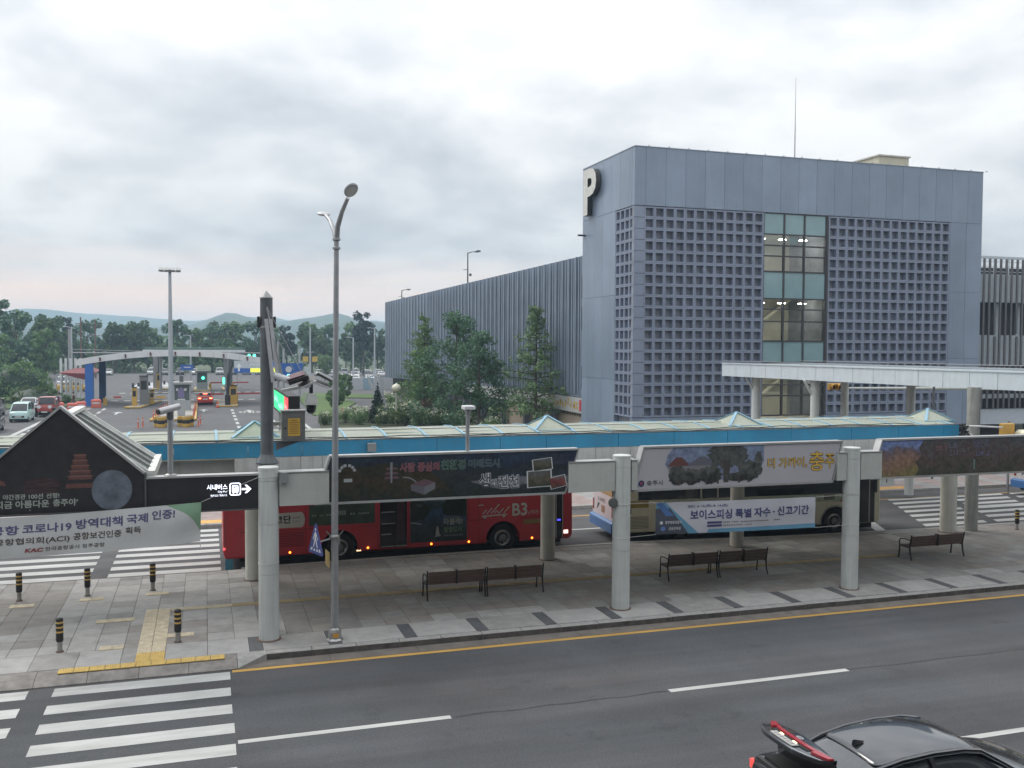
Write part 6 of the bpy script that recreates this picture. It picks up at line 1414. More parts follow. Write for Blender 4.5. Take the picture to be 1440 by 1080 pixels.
# far wing seen right of the tower
wg = thing('car_park_wing', 'car park wing with spaced dark vertical fins right of the parking tower', 'building', (66, 64, 0))
WY = 60.6
MB().box(51.6, 84, WY+1.2, WY+6, 0, 13.6).build('interior_core', M_OPEN, wg)
for z0, z1 in ((10.75, 13.0), (5.6, 8.1), (.9, 2.1), (3.0, 3.3)): MB().box(51.6, 84, WY+.3, WY+1.19, z0, z1).build('deck_parapet', M_BAND_W, wg)
b = MB()
for i in range(3): MB().box(51.6, 84, WY+.5, WY+.54, 13.2+i*.4, 13.25+i*.4).build('roof_rail', M_BAND_W, wg)
for i in range(22): MB().box(51.6+i*1.5, 51.66+i*1.5, WY+.5, WY+.56, 13.0, 14.3).build('rail_post', M_BAND_W, wg)
MB().box(51.6, 84, WY+.4, WY+.6, 14.25, 14.45).build('roof_edge', M_BAND_W, wg)
fm = MB().box(-.085, .085, 0, .10, 0, 1).mesh('fin', mat('fin_dark', (.115, .115, .125), .5, .2, var=.12))
for i in range(62):
    x = 51.9+i*.56; zb, zt = 2.2, 14.2
    if i % 4 == 1: zb = 2.2
    elif i % 4 == 3: zb = 8.2; 
    link('fin', fm, wg, Vector((x, WY, zb)) - wg.location, (0, 0, 0), (1, 1, zt-zb))
    if i % 4 == 3: link('fin', fm, wg, Vector((x+.08, WY, 2.2)) - wg.location, (0, 0, 0), (1, 1, 5.8))
for i in range(14): MB().box(53+i*2.1, 53.4+i*2.1, WY+1.0, WY+1.18, 8.1, 10.7).build('column', M_BAND_W, wg)
# roof lights of the car park
def roof_light(x, y, z, h, lab, dirx=-1):
    t = thing('roof_light', lab, 'light pole', (x, y, z)); MB().cyl(x, y, z, z+h, .09, 8, .06).build('pole', M_DARKPOLE, t)
    MB().tube([(x, y, z+h-.1), (x+.3, y-.6, z+h+.02), (x+.5, y-1.2, z+h-.02)], .05, 6).build('arm', M_DARKPOLE, t); MB().obox(Matrix.Translation((x+.62, y-1.6, z+h-.02)), .18, .5, .07).build('lamp', M_DARKPOLE, t)
    MB().tube([(x, y, z+h*.55), (x-.2, y+1.0, z+h*.55)], .04, 6).build('camera_arm', M_DARKPOLE, t); MB().sphere((x+.2, y-.3, z+h*.4), .16, 8).build('horn', M_DARKPOLE, t)
roof_light(26.2, 96.2, 12.9, 3.9, 'light pole with camera on the car park roof'); roof_light(26.2, 131.2, 12.9, 1.9, 'short camera pole at the far end of the car park roof')

# ================================================================== covered walkway
wk = thing('covered_walkway', 'white flat roofed walkway running from the parking tower past the canopy end', 'walkway roof', (29, 34, 0))
EDGE = [(26.05, 44.3), (26.35, 41), (26.65, 37.5), (26.95, 34), (27.3, 30.5), (27.75, 27), (28.25, 23.5), (28.8, 20)]
def off(p, q, d):
    v = Vector((q[0]-p[0], q[1]-p[1])).normalized(); return (p[0]-v.y*d, p[1]+v.x*d)
M_WK = mat('walkway_white', (.55, .61, .65), .5, var=.05, dirt=.12); M_WKU = mat('walkway_under', (.34, .34, .33), .6, var=.08)
Wd = 5.2; inner = []
for i, p in enumerate(EDGE):
    q = EDGE[min(i+1, len(EDGE)-1)]; pp = EDGE[max(i-1, 0)]
    v = Vector((q[0]-pp[0], q[1]-pp[1])).normalized(); inner.append((p[0]-v.y*Wd, p[1]+v.x*Wd))
ZB, ZT = 5.50, 6.14
n = len(EDGE)
MB().add([(x, y, ZT-.06) for x, y in EDGE]+[(x, y, ZT-.06) for x, y in inner], [(i, i+1, n+i+1, n+i) for i in range(n-1)]).build('roof_sheet', mat('walkway_roof', (.36, .39, .41), .6), wk)
MB().add([(x, y, ZB+.06) for x, y in EDGE]+[(x, y, ZB+.06) for x, y in inner], [(i, i+1, n+i+1, n+i) for i in range(n-1)]).build('ceiling', M_WKU, wk)
def along(line, s):
    d = 0
    for a, b in zip(line, line[1:]):
        l = math.hypot(b[0]-a[0], b[1]-a[1])
        if s <= d+l: f = (s-d)/l; return (a[0]+(b[0]-a[0])*f, a[1]+(b[1]-a[1])*f)
        d += l
    return line[-1]
for line in (EDGE, inner):
    s = 0
    while s < 24:
        a, b = along(line, s+.01), along(line, s+1.19)
        MB().bar((a[0], a[1], (ZB+ZT)/2), (b[0], b[1], (ZB+ZT)/2), .06, ZT-ZB).build('fascia_panel', M_WK, wk); s += 1.2
    for a, b in zip(line, line[1:]): MB().bar((a[0], a[1], ZT+.03), (b[0], b[1], ZT+.03), .14, .05).build('edge_trim', M_WK, wk); MB().bar((a[0], a[1], ZT+.16), (b[0], b[1], ZT+.16), .03, .03).build('roof_rail', M_POLE, wk)
a, b = EDGE[0], inner[0]
MB().bar((a[0], a[1]+.02, (ZB+ZT)/2), (b[0], b[1]+.02, (ZB+ZT)/2), .06, ZT-ZB).build('end_fascia', M_WK, wk)
for i, (x, y, r_) in enumerate(((27.42, 28.45, .235), (27.05, 37.68, .20), (26.95, 42.5, .22), (31.3, 41.1, .2), (31.4, 36.4, .2), (32.2, 29.0, .235))):
    zb = PZ if y < 30 else .135
    MB().cyl(x, y, zb, ZB+.06, r_, 20).build('column', M_COLW if y > 30 else mat('column_concrete', (.33, .33, .31), .7, var=.12, dirt=.5), wk, True)
    MB().tube([(x, y, 4.6), (x-.35, y, 5.1), (x-.6, y, 5.5)], .06, 6).build('bracket', M_COLW, wk) if i in (1, 2) else None

# traffic signals at the right
tl = thing('traffic_signal', 'yellow traffic signal head on a long tapered mast arm under the walkway', 'traffic light', (52, 36, 0))
MB().tube([(33.6, 44.2, 4.78), (38, 41.5, 4.86), (43, 38.8, 4.95), (52, 35.5, 5.1)], [.055, .09, .13, .2], 8).build('mast_arm', mat('mast_pale', (.46, .49, .46), .5, var=.05), tl, True)
MB().tube([(52, 35.5, 0), (52, 35.5, 5.4)], [.2, .16], 10).build('pole', MATS['mast_pale'], tl, True)
MB().tube([(43, 38.8, 4.6), (52, 35.5, 4.6)], .07, 6).build('brace', MATS['mast_pale'], tl)
M_SIGY = mat('signal_yellow', (.52, .30, .06), .5, var=.06)
MB().cbox(32.7, 33.55, 44.2, 44.45, 4.70, 5.05, .03).build('signal_head', M_SIGY, tl)
for x in (32.9, 33.3): MB().tube([(x, 44.2, 4.9), (x-.1, 43.85, 4.87)], [.15, .16], 12, False).build('visor', M_SIGY, tl); MB().disc((x, 44.19, 4.88), .13).build('lens', M_BLACK, tl)
tl2 = thing('signal_box', 'square orange signal head near the right edge beyond the third billboard', 'traffic light', (36.9, 36.2, 0))
MB().cbox(36.55, 37.25, 36.05, 36.3, 2.85, 3.4, .03).build('signal_head', M_SIGY, tl2); MB().cbox(37.3, 37.75, 36.05, 36.3, 2.88, 3.38, .03).build('signal_head', mat('signal_dark', (.03, .045, .045), .5), tl2)
MB().cyl(37.27, 36.4, -.003, 3.5, .06, 8).build('post', M_POLE, tl2)
pb = thing('thin_pole', 'thin dark pole between the walkway column and the right edge', 'pole', (36.4, 40.5, .13)); MB().cyl(36.4, 40.5, .13, 5.3, .06, 8).build('shaft', M_DARKPOLE, pb)
bb_ = thing('utility_cabinet', 'pale utility cabinet on the far pavement beside the skewed crosswalk', 'cabinet', (32.6, 39.6, .13)); MB().cbox(32.2, 33.0, 39.3, 39.9, .135, 1.25, .03).build('cabinet', mat('cabinet_pale', (.52, .56, .56), .6), bb_); MB().box(32.25, 32.95, 39.292, 39.298, .3, 1.1).build('door', mat('cabinet_door', (.45, .49, .49), .6), bb_)
# ================================================================== vegetation
import numpy as np
BARK = mat('bark', (.075, .058, .045), .9, var=.3, scale=6)
def leaf_mesh(name, centres, radii, n, size, m, seed, flat=.6, squash=1.0):
    """many leaf-sized faces gathered in clumps"""
    rs = np.random.RandomState(seed); C = np.array(centres); Rr = np.array(radii)
    p = Rr**2/np.sum(Rr**2); idx = rs.choice(len(C), n, p=p)
    d = rs.normal(size=(n, 3)); d /= np.linalg.norm(d, axis=1)[:, None]
    rad = rs.uniform(.35, 1.0, n)**.6
    P = C[idx] + d*(Rr[idx]*rad)[:, None]*np.array([1, 1, squash])
    nn = d*.6 + rs.normal(size=(n, 3))*flat + np.array([0, 0, .5]); nn /= np.linalg.norm(nn, axis=1)[:, None]
    u = np.cross(nn, rs.normal(size=(n, 3))); u /= np.linalg.norm(u, axis=1)[:, None]; v = np.cross(nn, u)
    s = (size*rs.uniform(.6, 1.35, n))[:, None]
    u *= s; v *= s*rs.uniform(.45, .8, n)[:, None]
    V = np.stack([P-u, P-v*.9+nn*s*.15, P+u, P+v*.9+nn*s*.15], 1).reshape(-1, 3)
    me = bpy.data.meshes.new(name); me.vertices.add(4*n); me.vertices.foreach_set('co', V.astype('f').ravel())
    me.loops.add(4*n); me.loops.foreach_set('vertex_index', np.arange(4*n, dtype='i')); me.polygons.add(n)
    me.polygons.foreach_set('loop_start', np.arange(0, 4*n, 4, dtype='i')); me.polygons.foreach_set('loop_total', np.full(n, 4, dtype='i'))
    me.materials.append(m); me.update(calc_edges=True); me.validate(); return me
F_DARK = foliage('leaf_dark', (.03, .06, .026), (.09, .165, .065)); F_MID = foliage('leaf_mid', (.055, .115, .04), (.165, .28, .105)); F_BLUE = foliage('leaf_bluegreen', (.04, .09, .05), (.11, .215, .115))
F_LIGHT = foliage('leaf_light', (.085, .15, .065), (.21, .32, .15)); F_HEDGE = foliage('leaf_hedge', (.028, .055, .014), (.10, .155, .045)); F_SPRUCE = foliage('leaf_spruce', (.008, .022, .014), (.025, .055, .03))
def tree_meshes(kind, seed, H, m):
    r = random.Random(seed); cs, rs_ = [], []
    tr = MB()
    if kind == 'broad':
        W = H*.36; tr.tube([(0, 0, 0), (r.uniform(-.2, .2), r.uniform(-.2, .2), H*.35), (r.uniform(-.4, .4), r.uniform(-.4, .4), H*.72)], [H*.022, H*.017, H*.006], 7)
        for i in range(26):
            a = r.uniform(0, 6.28); zf = r.uniform(.22, .95); w = W*math.sin(math.pi*min(1, (zf-.12)/.92))**.7*r.uniform(.3, 1.0)
            c = (w*math.cos(a), w*math.sin(a), H*zf); cs.append(c); rs_.append(H*r.uniform(.055, .115))
            if i % 2 == 0: tr.tube([(0, 0, H*max(.15, zf-.28)), (c[0]*.5, c[1]*.5, H*(zf-.1)), c], [H*.009, H*.006, H*.002], 5)
        n, s = 2600, H*.030
    elif kind == 'pine':
        tr.tube([(0, 0, 0), (r.uniform(-.3, .3), 0, H*.5), (r.uniform(-.6, .6), r.uniform(-.3, .3), H*.97)], [H*.018, H*.013, H*.004], 7)
        for i in range(24):
            zf = r.uniform(.42, 1.0); a = r.uniform(0, 6.28); w = H*.24*(1.15-zf)**.4*r.uniform(.35, 1)
            c = (w*math.cos(a), w*math.sin(a), H*zf+r.uniform(-.2, .2)); cs.append(c); rs_.append(H*r.uniform(.05, .085))
            tr.tube([(0, 0, H*(zf-.06)), (c[0]*.6, c[1]*.6, c[2]-.1), c], [H*.007, H*.005, H*.002], 5)
        n, s = 2000, H*.027
    elif kind == 'dawn':     # slender feathery conifer
        tr.tube([(0, 0, 0), (.05, 0, H*.4), (0, .05, H*.98)], [H*.014, H*.010, H*.002], 7)
        N_ = 60
        for i in range(N_):
            zf = .16 + .82*i/N_; a = i*2.4 + r.uniform(-.4, .4); L_ = H*.33*(1.02-zf)**.75*r.uniform(.55, 1.2)
            up = H*.03
            tip = (L_*math.cos(a), L_*math.sin(a), H*zf+up*r.uniform(-.5, 1.2)); tr.tube([(0, 0, H*zf), tip], [H*.004, H*.0012], 4)
            for f in (.35, .6, .82, 1.0): cs.append((tip[0]*f, tip[1]*f, H*zf+(tip[2]-H*zf)*f)); rs_.append(H*.045*(1.15-zf*.6)*r.uniform(.7, 1.2))
        n, s = 4600, H*.0115
    elif kind == 'dense':
        tr.tube([(0, 0, 0), (.1, 0, H*.4), (0, .1, H*.96)], [H*.018, H*.012, H*.003], 7)
        for i in range(70):
            zf = r.uniform(.12, .98); a = r.uniform(0, 6.28); w = H*.44*(1.05-zf)**.55*r.uniform(.3, 1.05); c = (w*math.cos(a), w*math.sin(a), H*zf); cs.append(c); rs_.append(H*r.uniform(.045, .085))
            if i % 3 == 0: tr.tube([(0, 0, H*max(.1, zf-.1)), c], [H*.006, H*.002], 4)
        n, s = 7000, H*.0135
    elif kind == 'spruce':
        tr.tube([(0, 0, 0), (0, 0, H)], [H*.02, H*.003], 6)
        for i in range(40):
            zf = .06+.92*i/40; a = i*2.4; w = H*.24*(1.0-zf); cs.append((w*.6*math.cos(a), w*.6*math.sin(a), H*zf)); rs_.append(max(.05, w*.6))
        n, s = 2200, H*.03
    else:                    # bush
        for i in range(14):
            a = r.uniform(0, 6.28); w = H*.5*r.uniform(.0, 1); cs.append((w*math.cos(a), w*math.sin(a), H*r.uniform(.3, .75))); rs_.append(H*r.uniform(.18, .3))
            if i % 3 == 0: tr.tube([(0, 0, 0), cs[-1]], [H*.02, H*.008], 4)
        n, s = 1700, H*.038
    return tr.mesh('trunk', BARK, True), leaf_mesh('crown', cs, rs_, n, s, m, seed)
PT = {}
def plant(kind, var, H0, m, name, label, cat, loc, scale=1.0, rz=None, group=None, crown='crown'):
    k = (kind, var, m.name)
    if k not in PT: PT[k] = tree_meshes(kind, var, H0, m)
    t = thing(name, label, cat, loc, group, random.uniform(0, 6.28) if rz is None else rz)
    link('trunk' if kind != 'bush' else 'stem', PT[k][0], t); link(crown, PT[k][1], t)
    t.scale = (scale,)*3 if isinstance(scale, (int, float)) else scale
    return t
# landscaped trees before the car park
plant('dawn', 1, 10, F_MID, 'conifer_tree', 'tall feathery conifer, leftmost before the car park fins', 'tree', (18.6, 83, 0), .98)
plant('dense', 2, 10, F_BLUE, 'conifer_tree', 'dense dark green conifer in the middle before the car park fins', 'tree', (20.3, 78, 0), (.97, .97, .98))
plant('dense', 5, 10, F_BLUE, 'conifer_tree', 'broad dark conifer right of the dense one, touching the fins', 'tree', (20.6, 72, 0), (.80, .80, .80))
plant('dawn', 4, 10, F_LIGHT, 'conifer_tree', 'slender light green conifer nearest the parking tower', 'tree', (23.9, 68, 0), 1.03)
plant('dawn', 6, 10, F_MID, 'conifer_tree', 'lower conifer between the leftmost pair before the car park', 'tree', (19.3, 88, 0), .80)
plant('spruce', 3, 3.4, F_SPRUCE, 'small_spruce', 'small dark spruce beside the curved sculpture', 'tree', (14.6, 84, 0), 1.15)
# flowering shrubs along the bed
M_PETAL = mat('petal_white', (.55, .56, .42), .6, var=.12)
fl = [(.2, 0)]
def petals(seed, H):
    rs = np.random.RandomState(seed); cs = [(H*.55*math.cos(a)*b, H*.55*math.sin(a)*b, H*(.72+.3*(1-b))) for a, b in zip(rs.uniform(0, 6.28, 16), rs.uniform(.2, 1, 16))]
    return leaf_mesh('blossom', cs, [H*.10]*16, 150, H*.04, M_PETAL, seed, .4)
petm = [petals(s, 2.0) for s in (1, 2, 3)]
shr = [(9.8, 83, .62), (10.9, 84, .66), (11.9, 85, .72), (12.7, 82.5, .70), (13.6, 85, .75), (13.2, 88, .7), (14.6, 81, .62), (15.6, 83, .95), (16.4, 80, 1.05), (17.4, 82, 1.1), (17.0, 77.5, .95), (18.6, 76.5, .9), (19.6, 73.5, .85), (16.0, 86.5, 1.3), (20.8, 69, .8)]
cnt = {}; ords = ['first', 'second', 'third', 'fourth', 'fifth', 'sixth', 'seventh', 'eighth', 'ninth', 'tenth']
for i, (x, y, s) in enumerate(sorted(shr, key=lambda q: q[0]/q[1])):
    where = 'among the bed left of the curved sculpture' if x < 14 else ('by the globe lamp' if x < 17.2 else 'below the conifers')
    t = plant('bush', 30+i % 4, 2.0, (F_HEDGE, F_MID, F_LIGHT)[i % 3], 'flowering_shrub', '%s white flowering shrub from the left, ' % ords[cnt.setdefault(where, 0)] + where, 'shrub', (x, y, 0), s*1.05, group='white flowering shrubs ' + where, crown='foliage')
    link('blossom', petm[i % 3], t); cnt[where] += 1
plant('bush', 40, 2.0, foliage('leaf_red', (.04, .02, .016), (.11, .045, .03)), 'red_shrub', 'reddish brown shrub right of the globe lamp', 'shrub', (17.9, 79.5, 0), 1.25, crown='foliage')
plant('broad', 50, 3.2, F_MID, 'young_tree', 'thin young tree on the lawn beside the street lamp shaft', 'tree', (13.1, 101, 0), 1.05)
plant('broad', 51, 3.2, F_LIGHT, 'young_tree', 'small light green tree before the far parked cars', 'tree', (22.5, 190, 0), (1.5, 1.5, 1.7))
plant('broad', 52, 3.2, F_MID, 'young_tree', 'thin young tree on the lawn right of the street lamp shaft', 'tree', (16.3, 118, 0), 1.1)
# rounded hedge mass and big clipped shrub at the left
def mound(name, label, cx, cy, rx, ry, h, n, m, size, seed, z0=0):
    t = thing(name, label, 'hedge' if 'hedge' in name else 'shrub', (cx, cy, z0)); r = random.Random(seed)
    cs, rs_ = [], []
    for i in range(120):
        a = r.uniform(0, 6.28); b = r.random()**.5; cs.append((rx*.9*b*math.cos(a), ry*.9*b*math.sin(a), h*.93*math.sqrt(max(.02, 1-b*b))*r.uniform(.35, 1))); rs_.append(h*.16)
    link('foliage', leaf_mesh('foliage', cs, rs_, n, size, m, seed), t)
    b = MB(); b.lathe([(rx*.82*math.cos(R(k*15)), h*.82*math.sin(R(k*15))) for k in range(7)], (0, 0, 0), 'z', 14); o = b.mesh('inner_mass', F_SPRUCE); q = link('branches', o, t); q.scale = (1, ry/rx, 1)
    return t
mound('clipped_shrub', 'big rounded clipped shrub at the left behind the queueing cars', -23.6, 140, 4.6, 4.0, 4.9, 5200, F_MID, .17, 3)
mound('hedge', 'low sprawling hedge between the rounded shrub and the white poles', -19.2, 124, 3.6, 5.5, 2.1, 4200, F_HEDGE, .13, 4)
mound('clipped_shrub', 'lower green shrub right in front of the toll hedge', -16.2, 122, 1.6, 2.2, 1.3, 1500, F_LIGHT, .11, 5)
# tree belt beyond the car parks: 26 single trees
rt = random.Random(12)
belt = []
for i in range(17): belt.append((-52+i*4.9+rt.uniform(-1.5, 1.5), 262+rt.uniform(-6, 8), rt.choice(('broad', 'broad', 'pine')), rt.uniform(.72, 1.0)))
for i in range(15): belt.append((28+i*4.6+rt.uniform(-1, 1), 266+rt.uniform(-6, 10), rt.choice(('broad', 'pine')), rt.uniform(.75, .98)))
for i in range(12): belt.append((-48+i*13.0+rt.uniform(-3, 3), 284+rt.uniform(-5, 5), 'broad', rt.uniform(.82, 1.0)))
belt += [(58.5, 255, 'pine', 1.32), (55, 262, 'broad', 1.0), (41, 258, 'pine', 1.15), (-33, 240, 'broad', 1.0), (-20, 300, 'broad', 1.0)]
left = [(-62, 214, 'pine', 1.28), (-56, 210, 'pine', 1.22), (-50, 216, 'pine', 1.12), (-45, 205, 'broad', .95), (-40, 214, 'pine', 1.1), (-35.5, 207, 'broad', .98), (-31.5, 214, 'broad', .95), (-43, 196, 'broad', .62), (-36, 196, 'broad', .62), (-29, 200, 'broad', .72), (-52, 200, 'broad', .8)]
ords = ['first', 'second', 'third', 'fourth', 'fifth', 'sixth', 'seventh', 'eighth', 'ninth', 'tenth', 'eleventh', 'twelfth', 'thirteenth', 'fourteenth', 'fifteenth', 'sixteenth', 'seventeenth', 'eighteenth', 'nineteenth', 'twentieth']
for seq, grp, nm in ((sorted(left), 'trees at the far left', 'tree of the far left clump'), (sorted(belt), 'tree belt beyond the car parks', 'tree of the belt beyond the car parks')):
    for i, (x, y, k, s) in enumerate(seq):
        o = ords[i] if i < 20 else (['', '', 'twenty ', 'thirty ', 'forty ', 'fifty '][(i+1)//10] + ords[(i+1) % 10 - 1] if (i+1) % 10 else ['', '', '', 'thirtieth', 'fortieth', 'fiftieth'][(i+1)//10])
        plant(k, (60+i % 3) if k == 'broad' else (70+i % 3), 14, (F_DARK, F_MID, F_BLUE)[i % 3] if k == 'broad' else (F_DARK, F_SPRUCE)[i % 2] if i % 3 else F_BLUE, 'belt_tree', '%s %s, %s from left' % ('spreading' if k == 'pine' else 'leafy', nm, o), 'tree', (x, y, -.3), (s, s, s*rt.uniform(.94, 1.05)), group=grp)
# undergrowth closing the foot of the belt
rs0 = random.Random(5); cs, rs_ = [], []
for i in range(420): cs.append((rs0.uniform(-75, 100), 268+rs0.uniform(-9, 9), rs0.uniform(.4, 8.5))); rs_.append(rs0.uniform(1.2, 2.2))
ug = link('undergrowth', leaf_mesh('undergrowth', cs, rs_, 26000, .45, F_MID, 9)); ug.location = (0, 0, -.3); stuff(ug); ug['label'] = 'dark undergrowth at the foot of the tree belt'; ug['category'] = 'undergrowth'

# ================================================================== hills
def ridge_(name, D, prof, col, depth, seed):
    """prof: (x/D tangent, z/D) silhouette points"""
    r = random.Random(seed); n = 160; x0, x1 = prof[0][0], prof[-1][0]; b = MB(); rows = 9; vs = []
    def hh(t):
        for (a, h), (c, g) in zip(prof, prof[1:]):
            if a <= t <= c: f = (t-a)/(c-a); f = f*f*(3-2*f); return h+(g-h)*f
        return prof[-1][1]
    for j in range(rows):
        f = j/(rows-1)
        for i in range(n+1):
            t = x0+(x1-x0)*i/n; z = hh(t)*D*1.10
            jag = 1 + .018*math.sin(t*190+seed)+.012*math.sin(t*430+seed*2)
            prof_ = math.sin(f*math.pi/2)**.8 if f < 1 else 1
            sp = .12*math.sin(t*60+seed+f*3)*(1-f)*z
            vs.append((t*D, D+(f-1)*depth+60*math.sin(t*70+seed), (z*jag+7)*prof_+sp-1*(1-f)))
    b.add(vs, [(j*(n+1)+i, j*(n+1)+i+1, (j+1)*(n+1)+i+1, (j+1)*(n+1)+i) for j in range(rows-1) for i in range(n)])
    m = mat('hill_'+name, col, .95, var=.35, scale=.012); o = b.build('hills', m, None, True); structure(o)
ridge_('near', 1400, [(-.6, .012), (-.36, .017), (-.25, .0235), (-.19, .026), (-.13, .019), (-.07, .013), (-.02, .0175), (.02, .0275), (.06, .022), (.09, .024), (.12, .0285), (.16, .0245), (.2, .02), (.3, .015), (.5, .017), (.9, .014)], (.045, .065, .04), 350, 3)
ridge_('far', 2300, [(-.7, .018), (-.4, .023), (-.28, .027), (-.21, .0255), (-.165, .030), (-.1, .027), (-.03, .022), (.05, .025), (.11, .023), (.2, .024), (.4, .02), (.9, .02)], (.05, .07, .045), 450, 8)

# ================================================================== toll plaza and its surroundings
M_BLUEP = mat('pillar_blue', (.03, .13, .42), .45, var=.06); M_BLUEP2 = mat('pillar_navy', (.015, .05, .15), .5, var=.08); M_ARCH = mat('arch_white', (.66, .68, .69), .5, var=.05)
GY = 116.8
ar = thing('toll_arch', 'wide white curved toll gate arch on blue pillars', 'toll gate', (-3, GY, 0))
N_ = 14; P_ = []
for i in range(N_+1):
    f = i/N_; x = -13.8+20.6*f; z = 4.96+1.02*(1-(2*f-1.04)**2) if True else 0
    P_.append((x, z))
for i in range(N_):
    (xa, za), (xb, zb) = P_[i], P_[i+1]
    b = MB(); b.prism([(xa+.01, za-.30), (xb-.01, zb-.30), (xb-.01, zb+.40), (xa+.01, za+.40)], 'y', GY-.3, GY+.1); b.build('fascia_panel', M_ARCH, ar)
b = MB()
for i in range(N_):
    (xa, za), (xb, zb) = P_[i], P_[i+1]; b.quad((xa, GY+.1, za+.35), (xb, GY+.1, zb+.35), (xb, GY+9, zb+.35), (xa, GY+9, za+.35))
b.build('roof_sheet', mat('arch_roof', (.35, .37, .38), .6), ar)
for i in range(7):
    f = .12+.13*i; x = -13.8+20.6*f; z = 4.96+1.02*(1-(2*f-1.04)**2)
    lam = MB().box(x-.09, x+.09, GY-.42, GY-.31, z-.22, z+.18).build('arch_lamp', mat('lamp_maroon', (.14, .05, .05), .5), ar); MB().box(x-.12, x+.02, GY-.44, GY-.31, z+.08, z+.2).build('lamp_cap', M_IRON, lam)
MB().cbox(-12.95, -12.1, GY-.2, GY+.6, 0, 5.0, .02).build('pillar', M_BLUEP, ar); MB().cbox(-12.3, -11.55, GY+8, GY+8.7, 0, 5.1, .02).build('pillar', M_BLUEP2, ar)
MB().box(6.75, 7.3, GY-.1, GY+.6, 0, 5.0).build('pillar', M_BLUEP, ar); MB().box(6.95, 7.5, GY+8, GY+8.8, 0, 5.1).build('pillar', M_BLUEP2, ar)
# rear arch posts
for x, y in ((-7.3, 160), (3.4, 160)):
    pp = thing('gate_post', 'grey steel post of the rear toll lane, %s' % ('left one behind the arch' if x < 0 else 'right one behind the arch'), 'post', (x, y, 0)); MB().cbox(x-.55, x+.15, y-.4, y+.4, 0, 6.0, .02).build('shaft', M_POLE, pp); MB().box(x+.15, x+.75, y-.3, y+.3, 0, 5.8).build('inner_shaft', M_DARKPOLE, pp)
fr_ = thing('far_toll_roof', 'flat green edged roof of the rear toll lanes behind the arch', 'toll roof', (-1.5, 150, 0))
MB().box(-8.6, 5.6, 148, 156, 6.2, 6.55).build('roof_slab', mat('toll_green', (.10, .17, .15), .6), fr_); MB().box(-8.7, 5.7, 147.9, 148, 5.95, 6.25).build('fascia', M_ARCH, fr_)
for x in (-6.4, 3.0): MB().cyl(x, 152, 0, 6.2, .2, 8).build('post', M_POLE, fr_)
# signal gantry across the lanes
gt = thing('signal_gantry', 'thin horizontal gantry with green signal beside the toll arch', 'gantry', (-16.8, 135, 0))
MB().cyl(-16.8, 135, 0, 9.0, .16, 8).build('post', M_POLE, gt); MB().tube([(-16.8, 135, 5.9), (9.6, 135, 5.9)], .10, 6).build('beam', M_POLE, gt); MB().tube([(-16.8, 135, 6.35), (-4, 135, 6.0)], .05, 6).build('stay', M_POLE, gt); MB().cyl(9.6, 135, 0, 7.6, .16, 8).build('post', M_POLE, gt)
MB().cbox(4.8, 6.8, 134.7, 134.95, 5.35, 5.8, .02).build('signal_head', M_BLACK, gt)
M_SG = mat('signal_green', (.1, .8, .5), .4, var=0, emit=(.08, 1, .55), estr=2.5)
for x in (5.7, 6.4): MB().disc((x, 134.68, 5.57), .2).build('green_lens', M_SG, gt)
# lane furniture
def island(pts, label): 
    t = thing('lane_island', label, 'traffic island', ((pts[0][0]+pts[1][0])/2, pts[0][1], 0)); MB().prism(pts, 'z', -.02, .16).build('slab', mat('island_concrete', (.33, .31, .28), .8, var=.1), t); 
    n = len(pts)
    for i in range(n): MB().bar((pts[i][0], pts[i][1], .12), (pts[(i+1) % n][0], pts[(i+1) % n][1], .12), .16, .14).build('kerb', mat('kerb_yellow', (.50, .34, .09), .7, var=.2, scale=4), t)
island([(-8.4, 111), (-6.9, 111), (-5.2, 124), (-6.6, 124)], 'narrow toll island with ticket machines left of the booth')
island([(-4.8, 92), (-.9, 92), (-1.0, 120), (-3.6, 120)], 'beige central toll island with booth and orange delineators')
island([(1.2, 111.5), (3.4, 111.5), (3.4, 124), (1.6, 124)], 'toll island with black mast right of the red car')
island([(-7.8, 156), (-5.0, 156), (-5.0, 164), (-7.8, 164)], 'yellow edged island at the rear left post'); island([(-1.6, 150), (.6, 150), (.6, 162), (-1.6, 162)], 'yellow edged island of the rear toll booth'); island([(2.6, 152), (4.0, 152), (4.0, 162), (2.6, 162)], 'yellow edged island at the rear right post')
def machine(x, y, w, d, h, m, label, top=None):
    t = thing('ticket_machine', label, 'machine', (x, y, .16)); MB().cbox(x-w/2, x+w/2, y-d/2, y+d/2, .16, h, .03).build('casing', m, t); MB().box(x-w*.35, x+w*.35, y-d/2-.012, y-d/2-.002, h*.55, h*.85).build('screen', M_BLACK, t); MB().box(x-w/2-.04, x+w/2+.04, y-d/2-.1, y+d/2, h, h+.06).build('hood', top or M_IRON, t)
M_MACH = mat('machine_yellow', (.50, .31, .06), .5, var=.06); M_MACHG = mat('machine_grey', (.17, .175, .18), .5, var=.08)
machine(-7.55, 113.4, .5, .6, 2.2, M_MACH, 'yellow ticket machine on the left toll island'); machine(-6.7, 116, .9, .9, 3.4, M_MACHG, 'grey lane pillar on the left toll island'); machine(-5.9, 117, .5, .6, 1.7, M_MACH, 'low yellow barrier box on the left toll island')
machine(3.05, 114.2, .8, .7, 2.3, M_MACH, 'yellow ticket machine right of the black mast'); machine(-6.9, 158, .7, .8, 2.6, M_MACH, 'yellow machine by the rear left post')
